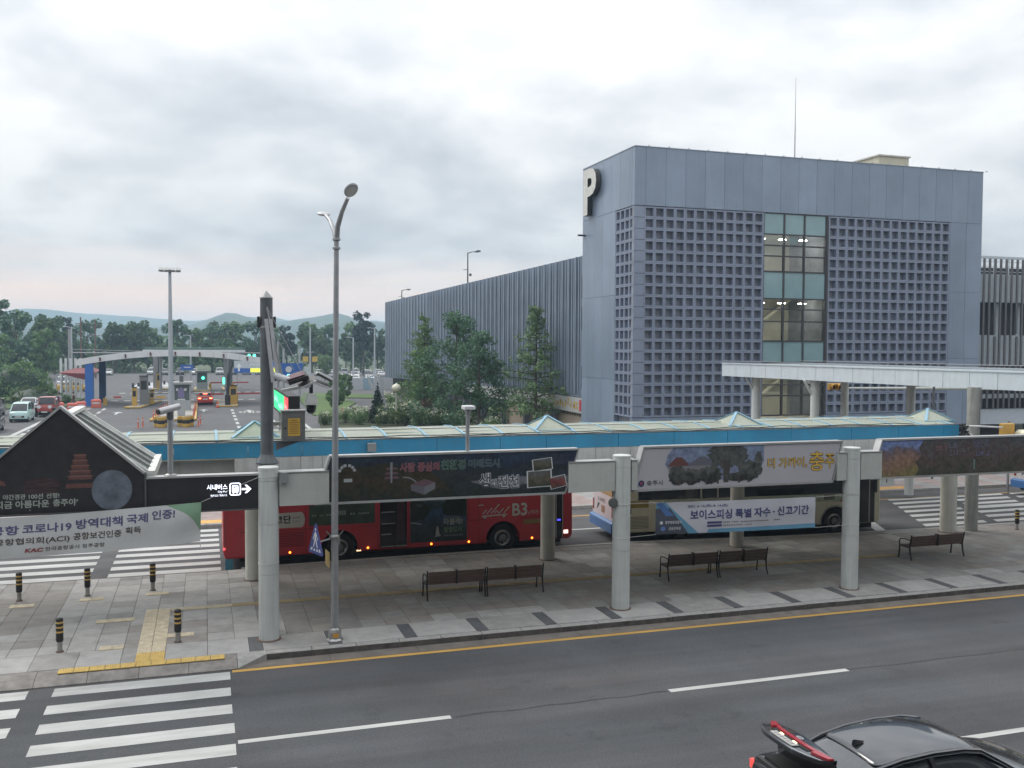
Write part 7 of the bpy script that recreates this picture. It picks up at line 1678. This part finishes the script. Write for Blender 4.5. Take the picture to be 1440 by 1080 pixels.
# booths
def booth(x, y, w, d, h, label):
    t = thing('toll_booth', label, 'booth', (x, y, .16)); MB().cbox(x-w/2, x+w/2, y-d/2, y+d/2, .16, 1.2, .02).build('lower_wall', mat('booth_grey', (.34, .36, .37), .5, var=.06), t)
    MB().box(x-w/2+.04, x+w/2-.04, y-d/2+.04, y+d/2-.04, 1.2, h-.25).build('window_band', mat('booth_glass', (.09, .11, .115), .1, var=.1), t)
    for sx in (-1, 1):
        for sy in (-1, 1): MB().box(x+sx*(w/2-.06)-.06, x+sx*(w/2-.06)+.06, y+sy*(d/2-.06)-.06, y+sy*(d/2-.06)+.06, 1.2, h-.25).build('corner_post', MATS['booth_grey'], t)
    MB().cbox(x-w/2-.2, x+w/2+.2, y-d/2-.25, y+d/2+.2, h-.25, h, .03).build('roof', mat('booth_roof', (.30, .31, .30), .6), t)
    return t
bo1 = booth(-2.35, 106, 1.7, 2.6, 3.1, 'grey toll booth on the central island behind the pale lamp pole'); MB().box(-2.6, -2.2, 105, 105.4, 3.1, 3.75).build('roof_unit', M_DARKPOLE, bo1); MB().box(-2.9, -1.9, 104.55, 104.66, 2.2, 2.45).build('screen', M_PLATE, bo1)
bo2 = booth(-.5, 155, 1.6, 2.4, 3.0, 'yellow footed rear toll booth with green signal'); MB().disc((-.35, 153.6, 1.9), .22).build('green_signal', M_SG, bo2)
tag(MB().box(2.55, 2.9, 152, 152.2, 1.0, 2.0).box(2.60, 2.85, 151.95, 152, 1.2, 1.8).build('lane_signal', M_SG), 'green lane signal below the rear right post', 'signal')
bs = thing('blue_guide_sign', 'small blue guide sign above the rear toll booth', 'sign', (-2.9, 166, 0)); MB().box(-3.9, -1.9, 166, 166.1, 2.8, 3.7).build('board', mat('guide_blue', (.03, .12, .42), .45), bs); MB().cyl(-2.3, 166.2, 0, 2.9, .06, 6).build('post', M_POLE, bs); MB().box(-3.4, -2.3, 165.98, 165.995, 3.2, 3.35).build('sign_bar', L_WHITE, bs)
# barrier arms: red and white rails
M_BARR = mat('barrier_red', (.50, .10, .10), .5, var=0)
def barrier(x0, x1, y, z, label, red=True):
    t = thing('barrier_arm', label, 'barrier', (x0, y, 0)); MB().box(x0-.2, x0+.2, y-.2, y+.2, -.006, z).build('post', M_MACH, t); n = max(3, int(abs(x1-x0)/.8))
    for i in range(n): MB().box(x0+(x1-x0)*i/n, x0+(x1-x0)*(i+.98)/n, y-.05, y+.05, z, z+.22).build('arm_segment', M_BARR if (red or i % 2) else M_PLATE, t)
barrier(-.8, 2.1, 120, .95, 'red lane barrier above the red car'); barrier(3.6, 6.6, 121, .95, 'red lane barrier right of the yellow ticket machine'); barrier(-11.0, -8.4, 118, .8, 'thin lane barrier with red plate left of the ticket machines', False); barrier(.7, 2.6, 158, .9, 'rear red barrier right of the rear booth'); barrier(4.2, 6.6, 158, .9, 'rear red barrier right of the rear post')
tg = thing('frame_gate', 'low tubular frame gate with orange plate left of the central booth', 'gate', (-4.7, 113, 0))
for x in (-6.0, -3.6): MB().cyl(x, 113, 0, 1.6, .05, 6).build('post', M_DARKPOLE, tg)
MB().tube([(-6.0, 113, 1.55), (-3.6, 113, 1.55)], .05, 6).build('top_rail', M_DARKPOLE, tg); MB().tube([(-6.0, 113, .9), (-3.6, 113, .9)], .04, 6).build('lower_rail', M_DARKPOLE, tg); MB().box(-5.3, -4.3, 112.94, 112.98, 1.0, 1.25).build('plate', M_MACH, tg)
bm_ = thing('black_mast', 'leaning black mast with white arrow sign right of the red car', 'mast', (2.35, 113, .16)); MB().tube([(2.35, 113, .16), (2.5, 113, 3.6), (3.0, 113.2, 5.0)], [.2, .16, .1], 8).build('shaft', M_BLACK, bm_); MB().cbox(2.1, 2.7, 112.7, 113.3, .16, 1.3, .02).build('base_box', M_BLACK, bm_)
MB().poly([(x, 112.9, z) for x, z in ((3.55, 4.0), (3.75, 4.0), (3.75, 4.5), (3.95, 4.5), (3.65, 4.95), (3.35, 4.5), (3.55, 4.5))]).build('arrow', lmat('arrow_white', (.8, .82, .84)), bm_)
# orange delineators, cones and black yellow barrels on the island
dm = None
def deline(x, y, label, g):
    global dm
    if dm is None:
        dm = (MB().lathe([(.12, 0), (.12, .03), (.05, .05), (.045, .72), (.03, .78), (0, .79)], (0, 0, 0), 'z', 8).mesh('post', mat('delineator_orange', (.60, .09, .03), .5, var=.05), True), MB().lathe([(.05, .5), (.056, .51), (.056, .6), (.05, .61)], (0, 0, 0), 'z', 8).mesh('reflector', M_PLATE))
    t = thing('delineator', label, 'delineator', (x, y, .16), g); link('post', dm[0], t); link('reflector', dm[1], t)
for i in range(8): deline(-4.6+i*.12, 93+i*2.0, '%s orange post from the near end, left row of the central toll island' % ords[i], 'left delineator row')
for i in range(7): deline(-1.1+i*.02, 93+i*2.4, '%s orange post from the near end, right row of the central toll island' % ords[i], 'right delineator row')
def place_delin(x, y, label): 
    deline(x, y, label, None); 
for (x, y), lb in zip(((-5.0, 84.5), (-5.3, 83.5), (-.45, 86), (-.6, 84)), ('orange post at the island tip, inner left one', 'orange post at the island tip, outer left one', 'orange post at the island tip, far right one', 'orange post at the island tip, near right one')): place_delin(x, y, lb)
for i, (x, y) in enumerate(((-3.9, 86.0), (-3.3, 86.2), (-2.0, 86.0), (-1.3, 86.3), (-1.6, 85.2), (-3.6, 85.2))):
    t = thing('crash_barrel', 'black yellow crash barrel at the central toll island tip, %s from left' % ('first', 'third', 'fourth', 'sixth', 'fifth', 'second')[i], 'barrel', (x, y, 0), 'crash barrels')
    for k in range(3): MB().lathe([(.3, k*.3), (.33, k*.3+.03), (.33, k*.3+.27), (.3, k*.3+.3)], (x, y, 0), 'z', 12).build('ring', (M_MACH, M_BLACK)[k % 2], t, True)
    MB().disc((x, y, .9), .3, 'z', 12).build('lid', M_BLACK, t)
cab = thing('grey_cabinet', 'grey upright cabinet at the front of the central toll island', 'cabinet', (-2.2, 97, .16)); MB().cbox(-2.6, -1.9, 96.7, 97.3, .16, 1.75, .03).build('cabinet', MATS['booth_grey'], cab); MB().box(-2.55, -1.95, 96.68, 96.69, 1.9, 2.8).build('notice', lmat('notice_violet', (.17, .15, .28)), cab); MB().cyl(-2.25, 97.0, 1.75, 2.9, .04, 6).build('notice_post', M_POLE, cab)
# tall floodlight pole and lot lamp poles
fp = thing('floodlight_pole', 'tall pale floodlight pole standing on the toll island', 'light pole', (-2.9, 88.5, 0)); MB().tube([(-2.9, 88.5, 0), (-2.9, 88.5, 7), (-2.9, 88.5, 13.6)], [.22, .19, .12], 12).build('shaft', mat('pole_pale', (.40, .43, .46), .5, .2, var=.05), fp, True)
MB().tube([(-3.7, 88.5, 13.4), (-2.1, 88.5, 13.4)], .05, 6).build('crossbar', M_POLE, fp)
for k in range(4): MB().obox(Matrix.Translation((-3.6+k*.47, 88.3, 13.55)) @ Matrix.Rotation(R(25), 4, 'X'), .2, .3, .09).build('floodlight', M_STAIN, fp)
for i, (x, y, h, lb) in enumerate(((20.7, 200, 10.9, 'tall lot lamp pole carrying two yellow plates'), (29.6, 200, 8.7, 'thin lot lamp pole right of the street lamp'), (34.1, 200, 10.7, 'lot lamp pole with side arm near the car park corner'), (-24.5, 200, 10.3, 'utility pole rising left of the signal gantry'), (-24.0, 210, 12.5, 'thin utility pole with crossbars left of the gantry'), (-21.8, 215, 12.2, 'second thin utility pole with crossbars left of the gantry'), (-3, 215, 9, 'slim lot lamp pole behind the toll arch'))):
    t = thing('lamp_pole', lb, 'pole', (x, y, 0)); MB().tube([(x, y, 0), (x, y, h)], [.2, .13], 8).build('shaft', MATS['pole_pale'] if i not in (4, 5) else M_RUST, t)
    if i in (4, 5):
        for z in (h-1.3, h-3.4): MB().tube([(x-1.0, y, z), (x+1.0, y, z)], .08, 5).build('crossbar', M_RUST, t)
    elif i == 0:
        for s in (-1, 1): MB().box(x+s*.95-.55, x+s*.95+.55, y-.1, y-.05, 3.6, 4.7).build('yellow_plate', mat('plate_yellow', (.52, .36, .06), .5), t)
        MB().tube([(x-.9, y, 5.6), (x+.9, y, 5.6)], .08, 5).build('crossbar', M_POLE, t)
    else: MB().tube([(x, y, h-.1), (x-.9, y, h+.1), (x-1.5, y, h)], .07, 5).build('arm', MATS['pole_pale'], t)
# curved white sculpture and globe lamp in the bed
sc_t = thing('curved_sculpture', 'curved white steel frame sculpture in the flower bed', 'sculpture', (15.2, 85, 0))
for dx in (-.35, .35):
    MB().tube([(15.35+dx*.5, 85, 0), (15.2+dx*.8, 85, 1.4), (14.75+dx, 85, 3.0), (14.35+dx*1.4, 85, 4.2)], [.22, .2, .16, .1], 8).build('rib', mat('sculpture_white', (.48, .50, .54), .45, .2), sc_t, True)
for k in range(6): MB().bar((15.1-k*.12-.3, 85, .8+k*.62), (15.1-k*.12+.45, 85, .95+k*.62), .06, .06).build('rung', MATS['sculpture_white'], sc_t)
MB().tube([(13.9, 85, 4.15), (14.4, 85, 4.35), (14.95, 85, 4.1), (15.1, 85, 3.6)], .08, 6).build('crest', MATS['sculpture_white'], sc_t)
gl_ = thing('globe_lamp', 'cream globe lamp on a pale post in the flower bed', 'street lamp', (15.7, 81, 0)); MB().cyl(15.7, 81, 0, 3.0, .08, 8).build('post', mat('post_cream', (.42, .40, .36), .6), gl_); MB().sphere((15.7, 81, 3.35), .42, 14, .85).build('globe', mat('globe_cream', (.62, .60, .48), .4, var=.05), gl_, True); MB().lathe([(0, .62), (.12, .5), (.2, .42), (.14, .36)], (15.7, 81, 3.2), 'z', 8).build('cap', M_PLATE, gl_)
# lawns, planting bed, plaza lanes
M_LAWN = mat('lawn', (.075, .13, .03), .9, var=.25, scale=.8, bump=.4, bscale=9)
def ground_patch(name, pts, m, z0=-.02, z1=.1): return structure(MB().prism(pts, 'z', z0, z1).build(name, m))
ground_patch('lawn', [(10.2, 96), (12.6, 96), (17.5, 116), (17.0, 132), (11.8, 132)], M_LAWN); ground_patch('lawn', [(13.2, 128), (24, 124), (24.4, 134), (13.5, 140)], M_LAWN, -.02, .11)
ground_patch('planting_bed', [(9.2, 80), (17, 74), (24.6, 62), (24.9, 90), (17, 93), (10.2, 91)], mat('bed_soil', (.045, .055, .025), .95, var=.4, scale=1), -.02, .13)
ground_patch('hedge_bed', [(-26, 112), (-14.8, 113), (-14.6, 132), (-28, 146)], mat('bed_grass', (.05, .085, .025), .95, var=.4, scale=1), -.02, .13)
for x0, x1, y0, y1 in ((-14.3, -13.9, 60, 112), (8.2, 8.5, 60, 92), (5.9, 6.1, 62, 108)): rect('lane_line', x0, x1, y0, y1, M_WHITE, lot, .002)
for k in range(8): rect('lane_line', 2.55, 2.85, 74+k*4.4, 76.4+k*4.4, M_WHITE, lot, .002)
for k in range(8): rect('lane_line', -10.6+k*.0, -10.3, 74+k*5, 77+k*5, M_WHITE, lot, .002)
for k in range(12): rect('stop_dash', -11.2+k*1.5, -10.4+k*1.5, 126.5, 127.6, M_WHITE, lot, .002)
for k in range(14): rect('stop_dash', -11.8+k*1.45, -11.0+k*1.45, 146, 147.6, M_WHITE, lot, .002)
for cx, y in ((-.2, 106), (-8.6, 104), (4.4, 104)):
    sheet('lane_arrow', [(cx-.12, y-2), (cx+.12, y-2), (cx+.12, y+.4), (cx+.55, y+.4), (cx, y+2.2), (cx-.55, y+.4), (cx-.12, y+.4)], M_WHITE, lot, .002)
text('진입금지', M_WHITE, (3.2, 101.5, .003), 3.4, 2.6, lot, rot=(0, 0, 0), name='lane_lettering', bold=.02)
rect('hatch_area', -11.5, -6.0, 163, 186, mat('hatch_pale', (.38, .39, .41), .8, var=.1), lot, .002); sheet('lane_line', [(-5.9, 163), (-5.4, 163), (-4.6, 186), (-5.1, 186)], M_WHITE, lot, .003)
# row of small black stops on the hatched area
for i in range(9):
    tag(MB().lathe([(.22, 0), (.2, .1), (.16, .62), (0, .68)], (-11.4+i*.75, 168+i*1.6, 0), 'z', 8).build('rubber_post', M_BLACK, None, True), '%s small black post from the left, slanted row beyond the toll arch' % ords[i], 'post', 'slanted row of black rubber posts')
# hatched median at the left with barriers
for k in range(16): rect('median_stripe', -13.7, -11.9, 66+k*3.0, 67.2+k*3.0, mat('median_white', (.45, .46, .47), .8, var=.12), lot, .002)
for i, (x, y) in enumerate(((-14.6, 108.5), (-13.1, 107), (-12.6, 109.5), (-11.5, 113.5))):
    t = thing('traffic_barrel', 'red plastic barrier beside the toll arch, %s' % ('left of the walking people', 'between the walking people', 'right of the walking people', 'at the foot of the blue pillar')[i], 'barrier', (x, y, 0)); MB().cbox(x-.5, x+.5, y-.25, y+.25, 0, .95, .12).build('shell', mat('barrier_plastic', (.55, .13, .10), .5, var=.06), t); MB().box(x-.38, x+.38, y-.262, y-.252, .45, .62).build('reflector', M_PLATE, t)
co = [(1.25, 110.5, 'orange cone at the foot of the black mast'), (13.2, 96.5, 'orange cone on the road edge beyond the flower bed')]
for x, y, lb in co:
    t = thing('traffic_cone', lb, 'cone', (x, y, 0)); MB().lathe([(.18, .04), (.14, .2), (.05, .72), (0, .74)], (x, y, 0), 'z', 10).build('cone', mat('delineator_orange', (.60, .09, .03), .5, var=.05), t, True); MB().cbox(x-.22, x+.22, y-.22, y+.22, 0, .045, .01).build('foot', M_BLACK, t); MB().lathe([(.12, .3), (.125, .31), (.1, .42), (.095, .43)], (x, y, 0), 'z', 10).build('reflector', M_PLATE, t)
# five white poles with a dark red awning
for i in range(5):
    x, y = -17.3+i*.5, 131+i*.5
    t = thing('white_pole', 'plain white pole by the hedge, %s of five from the left' % ('first', 'second', 'third', 'fourth', 'fifth')[i], 'pole', (x, y, 0), 'five white poles'); MB().cyl(x, y, 0, 5.2, .15, 10).build('shaft', mat('pole_white', (.62, .64, .66), .5, var=.05), t, True); MB().cyl(x, y, 0, .1, .32, 10).build('foot', M_PLATE, t)
aw = thing('red_awning', 'dark red slanting awning between the white poles and the blue pillar', 'awning', (-15, 128, 0)); MB().add([(-17.0, 126, 3.55), (-12.6, 122, 3.5), (-12.4, 130, 3.9), (-15.5, 132, 4.0), (-12.6, 122, 2.6), (-14.8, 124, 3.0)], [(0, 1, 2, 3), (0, 5, 4, 1)]).build('canopy_cloth', mat('awning_red', (.16, .025, .03), .7, var=.12), aw)
for x, y in ((-16.6, 127), (-12.7, 123)): MB().cyl(x, y, 0, 3.5, .05, 6).build('post', M_POLE, aw)
# guide boards beyond the toll lanes
ad = thing('advert_board', 'white and blue lot board with yellow strips beyond the toll arch', 'sign', (7, 170, 0)); MB().box(4.7, 12, 170, 170.2, 2.2, 4.3).build('board', mat('board_white', (.52, .56, .60), .5), ad); MB().box(4.7, 9.8, 169.97, 169.99, 2.2, 3.0).build('blue_band', mat('guide_blue', (.03, .12, .42), .45), ad)
M_YEM = mat('board_yellow', (.6, .55, .05), .5, var=0, emit=(.75, .8, .08), estr=.7)
MB().box(7.4, 10.0, 169.95, 169.965, 2.3, 3.0).build('yellow_strip', M_YEM, ad); MB().box(10.4, 12.0, 169.95, 169.965, 2.3, 3.0).build('yellow_strip', M_YEM, ad); MB().box(10.2, 12, 169.94, 169.96, 3.3, 4.2).build('blue_panel', mat('board_azure', (.06, .2, .6), .45), ad)
text('Airport', lmat('board_letters', (.75, .78, .8)), (7.3, 169.96, 3.2), 2.6, .8, ad, bold=.03)
for x in (5.2, 11.5): MB().cyl(x, 170.3, 0, 2.2, .08, 6).build('post', M_POLE, ad)
gb = thing('blue_direction_board', 'blue direction board with round lit symbol right of the camera mast', 'sign', (10.6, 125, 0)); MB().box(9.2, 12.0, 125, 125.15, 2.6, 4.7).build('board', mat('guide_blue', (.03, .12, .42), .45), gb); MB().disc((10.2, 124.98, 3.9), .4).build('symbol', L_WHITE, gb); MB().disc((10.2, 124.97, 3.0), .28).build('lit_symbol', mat('lamp_cyan', (.2, .7, .8), .4, var=0, emit=(.2, .9, 1), estr=3), gb)
MB().box(12.2, 13.0, 125, 125.1, 2.4, 4.2).build('side_board', mat('board_white', (.52, .56, .60), .5), gb)
for x in (9.6, 11.6): MB().cyl(x, 125.2, 0, 6.6, .14, 8).build('post', mat('pole_pale', (.40, .43, .46), .5, .2, var=.05), gb)
fw = thing('low_white_wall', 'low white and pale blue panelled wall before the far parked cars', 'wall', (28, 162, 0))
for i in range(14): MB().cbox(19+i*1.6, 20.55+i*1.6, 150, 150.2, -.3, 1.9, .01).build('panel', mat('hoarding_white', (.50, .52, .54), .6, var=.06) if i % 3 else mat('hoarding_blue', (.30, .42, .50), .6, var=.1), fw)
# ------------------------------------------------------------------ vehicles at the toll and in the lots
PI = math.pi
car(SEDAN, 'red', (.36, .018, .015), 'red car with glowing brake lights waiting at the toll lane', (-.05, 117.6, 0), R(90), True, name='red_car')
def jeep_x(t, pm): 
    for s in (-1, 1): MB().lathe([(0, -.02), (.16, 0), (.16, .05), (0, .06)], (2.0, s*.46, .98), 'x', 12).build('round_headlight', M_HEADL, t, True); MB().sphere((.5, s*.86, 1.66), .10, 8).build('roof_lamp', M_HEADL, t)
    for s in (-1, 1): MB().cbox(.85, 1.95, s*.82-.16, s*.82+.16, .78, .9, .03).build('wheel_flare', M_BLACK, t)
car(JEEP, 'brickred', (.30, .035, .03), 'boxy red off-roader second in the queue at the left', (-14.7, 102.0, 0), R(-90), name='red_offroader', extra=jeep_x)
car(VAN, 'mint', (.42, .60, .58), 'mint green box-shaped minicar queueing at the left', (-15.9, 95.6, 0), R(-91), name='mint_minicar')
car(SEDAN, 'darkgrey', (.03, .03, .034), 'dark car cut off by the left edge at the head of the queue', (-16.55, 84.5, 0), R(-90), name='dark_car')
car(SUV, 'white', (.55, .56, .57), 'white car behind the dark one at the left edge', (-18.6, 93, 0), R(-90), name='white_car')
car(SUV, 'grey', (.11, .12, .125), 'grey van behind the white car at the left edge', (-19.8, 103, 0), R(-90), name='grey_van', )
car(SEDAN, 'silver', (.42, .43, .45), 'silver car behind the queue, left of the red off-roader', (-17.3, 108.5, 0), R(-90), name='silver_car')
car(SEDAN, 'taxi', (.50, .32, .05), 'yellow taxi crossing behind the white poles', (-18.4, 153, 0), R(8), name='yellow_taxi')
car(SUV, 'lilac', (.50, .50, .55), 'white lilac people carrier parked behind the white poles', (-22.5, 172, 0), R(-80), name='parked_van')
cols = {'white': (.55, .56, .57), 'silver': (.42, .43, .45), 'darkgrey': (.03, .03, .034), 'grey': (.11, .12, .125), 'pearl': (.6, .6, .58), 'black': (.014, .014, .016)}
row1 = [(-24.5, 'white'), (-21.0, 'pearl'), (-11.8, 'white'), (-9.0, 'grey'), (-5.6, 'darkgrey'), (-2.6, 'pearl'), (3.2, 'silver'), (6.3, 'darkgrey'), (9.3, 'white'), (12.2, 'pearl'), (15.2, 'silver'), (18.4, 'white')]
protos = {}
for i, (x, c) in enumerate(row1):
    k = (c, i % 2); lb = '%s car, %s from the left in the row under the far trees' % ({'pearl': 'pearl white', 'darkgrey': 'dark grey'}.get(c, c), ords[i])
    if k not in protos: protos[k] = car(SEDAN if i % 2 else SUV, c, cols[c], lb, (x, 233.5, 0), R(-90), name='parked_car', group='cars under the far trees')
    else: copy_tree(protos[k], (x, 233.5, 0), R(-90), lb)
pl_ = list(protos.values()); rr = random.Random(4)
k = 0
for row, (y, x0, x1, nm) in enumerate(((222, 25, 60, 'back'), (204, 25, 56, 'middle'), (180, 24, 46, 'front'))):
    x = x0; i = 0
    while x < x1:
        src = rr.choice(pl_); cname = src['label'].split(' car')[0]
        lb = '%s car, %s from the left in the %s row of the right hand lot' % (cname, ords[i], nm)
        o = copy_tree(src, (x, y+rr.uniform(-.4, .4), 0), R(rr.choice((90, -90))), lb); o['group'] = 'cars in the right hand lot'; x += rr.choice((2.7, 2.8, 5.4)); i += 1
for i, (x, y) in enumerate(((-34, 190), (-31, 190), (-37, 178), (-30, 170))):
    src = pl_[i % len(pl_)]; o = copy_tree(src, (x, y, 0), R(90), '%s car, %s behind the rounded shrub at the far left' % (src['label'].split(' car')[0], ords[i])); o['group'] = 'cars behind the rounded shrub'
# ------------------------------------------------------------------ two people by the toll arch
def person(loc, rz, label, shirt, trousers, step):
    t = thing('person', label, 'person', loc, None, rz)
    vs = [(0, 0, .95), (0, 0, 1.2), (0, 0, 1.42), (0, .0, 1.52), (0, .02, 1.66), (-.19, 0, 1.40), (-.25, -.03*step, 1.12), (-.24, .10*step, .86), (.19, 0, 1.40), (.25, .05*step, 1.12), (.24, -.12*step, .88),
          (-.10, 0, .90), (-.11, .12*step, .50), (-.11, .16*step, .07), (-.11, .28*step+.1, .04), (.10, 0, .90), (.11, -.10*step, .5), (.11, -.26*step, .09), (.11, -.14*step+.1, .04)]
    ed = [(0,1),(1,2),(2,3),(3,4),(2,5),(5,6),(6,7),(2,8),(8,9),(9,10),(0,11),(11,12),(12,13),(13,14),(0,15),(15,16),(16,17),(17,18)]
    rad = [.16,.15,.17,.065,.115,.075,.05,.04,.075,.05,.04,.10,.075,.05,.04,.10,.075,.05,.04]
    me = bpy.data.meshes.new('body'); me.from_pydata(vs, ed, []); o = bpy.data.objects.new('body', me); COL.objects.link(o)
    md = o.modifiers.new('skin', 'SKIN'); s = o.modifiers.new('sub', 'SUBSURF'); s.levels = s.render_levels = 1
    for i, v in enumerate(me.skin_vertices[0].data): v.radius = (rad[i], rad[i]); v.use_root = (i == 0)
    bpy.context.view_layer.update(); m2 = bpy.data.meshes.new_from_object(o.evaluated_get(bpy.context.evaluated_depsgraph_get())); bpy.data.objects.remove(o)
    m2.materials.clear(); 
    for m in (shirt, trousers, mat('skin', (.36, .22, .16), .6)): m2.materials.append(m)
    for p in m2.polygons: z = p.center.z; p.material_index = 2 if z > 1.49 or (abs(p.center.x) > .2 and z < 1.1) else (0 if z > .96 else 1); p.use_smooth = True
    link('body', m2, t); MB().sphere((0, -.0, 1.72), .105, 10).build('hair', mat('hair', (.015, .013, .012), .6), None, True)
    h = bpy.context.scene.objects.get('hair') ; 
    return t
for lc, rz_, lb, sh, tr_, stp in (((-14.9, 111.5, 0), R(160), 'person in a grey top walking left of the toll arch', mat('shirt_grey', (.30, .30, .34), .8), mat('trousers_dark', (.03, .03, .04), .8), 1), ((-13.6, 112.2, 0), R(120), 'person in a dark red brown top walking nearest the blue pillar', mat('shirt_maroon', (.07, .035, .03), .8), mat('trousers_grey', (.10, .10, .11), .8), -1)):
    p = person(lc, rz_, lb, sh, tr_, stp)
for o in [o for o in COL.objects if o.name.startswith('hair') and o.parent is None]:
    ppl = [q for q in COL.objects if q.name.startswith('person')]
    i = [h for h in COL.objects if h.name.startswith('hair')].index(o); o.parent = ppl[i]; o.location = (0, .01, 1.63)
# ================================================================== air
def haze():
    m = bpy.data.materials.new('haze'); m.use_nodes = True; N = m.node_tree.nodes; N.clear(); out = N.new('ShaderNodeOutputMaterial'); v = N.new('ShaderNodeVolumePrincipled')
    v.inputs['Color'].default_value = (.58, .80, 1, 1); v.inputs['Density'].default_value = HAZE; v.inputs['Anisotropy'].default_value = .1
    m.node_tree.links.new(v.outputs[0], out.inputs['Volume'])
    o = MB().box(-6200, 6200, -420, 6700, -1.5, 97).build('haze', m); stuff(o); o['label'] = 'thin evening haze lying over the plain and hills'; o['category'] = 'haze'
HAZE = .00045
haze()
bpy.data.scenes.remove(TXT)
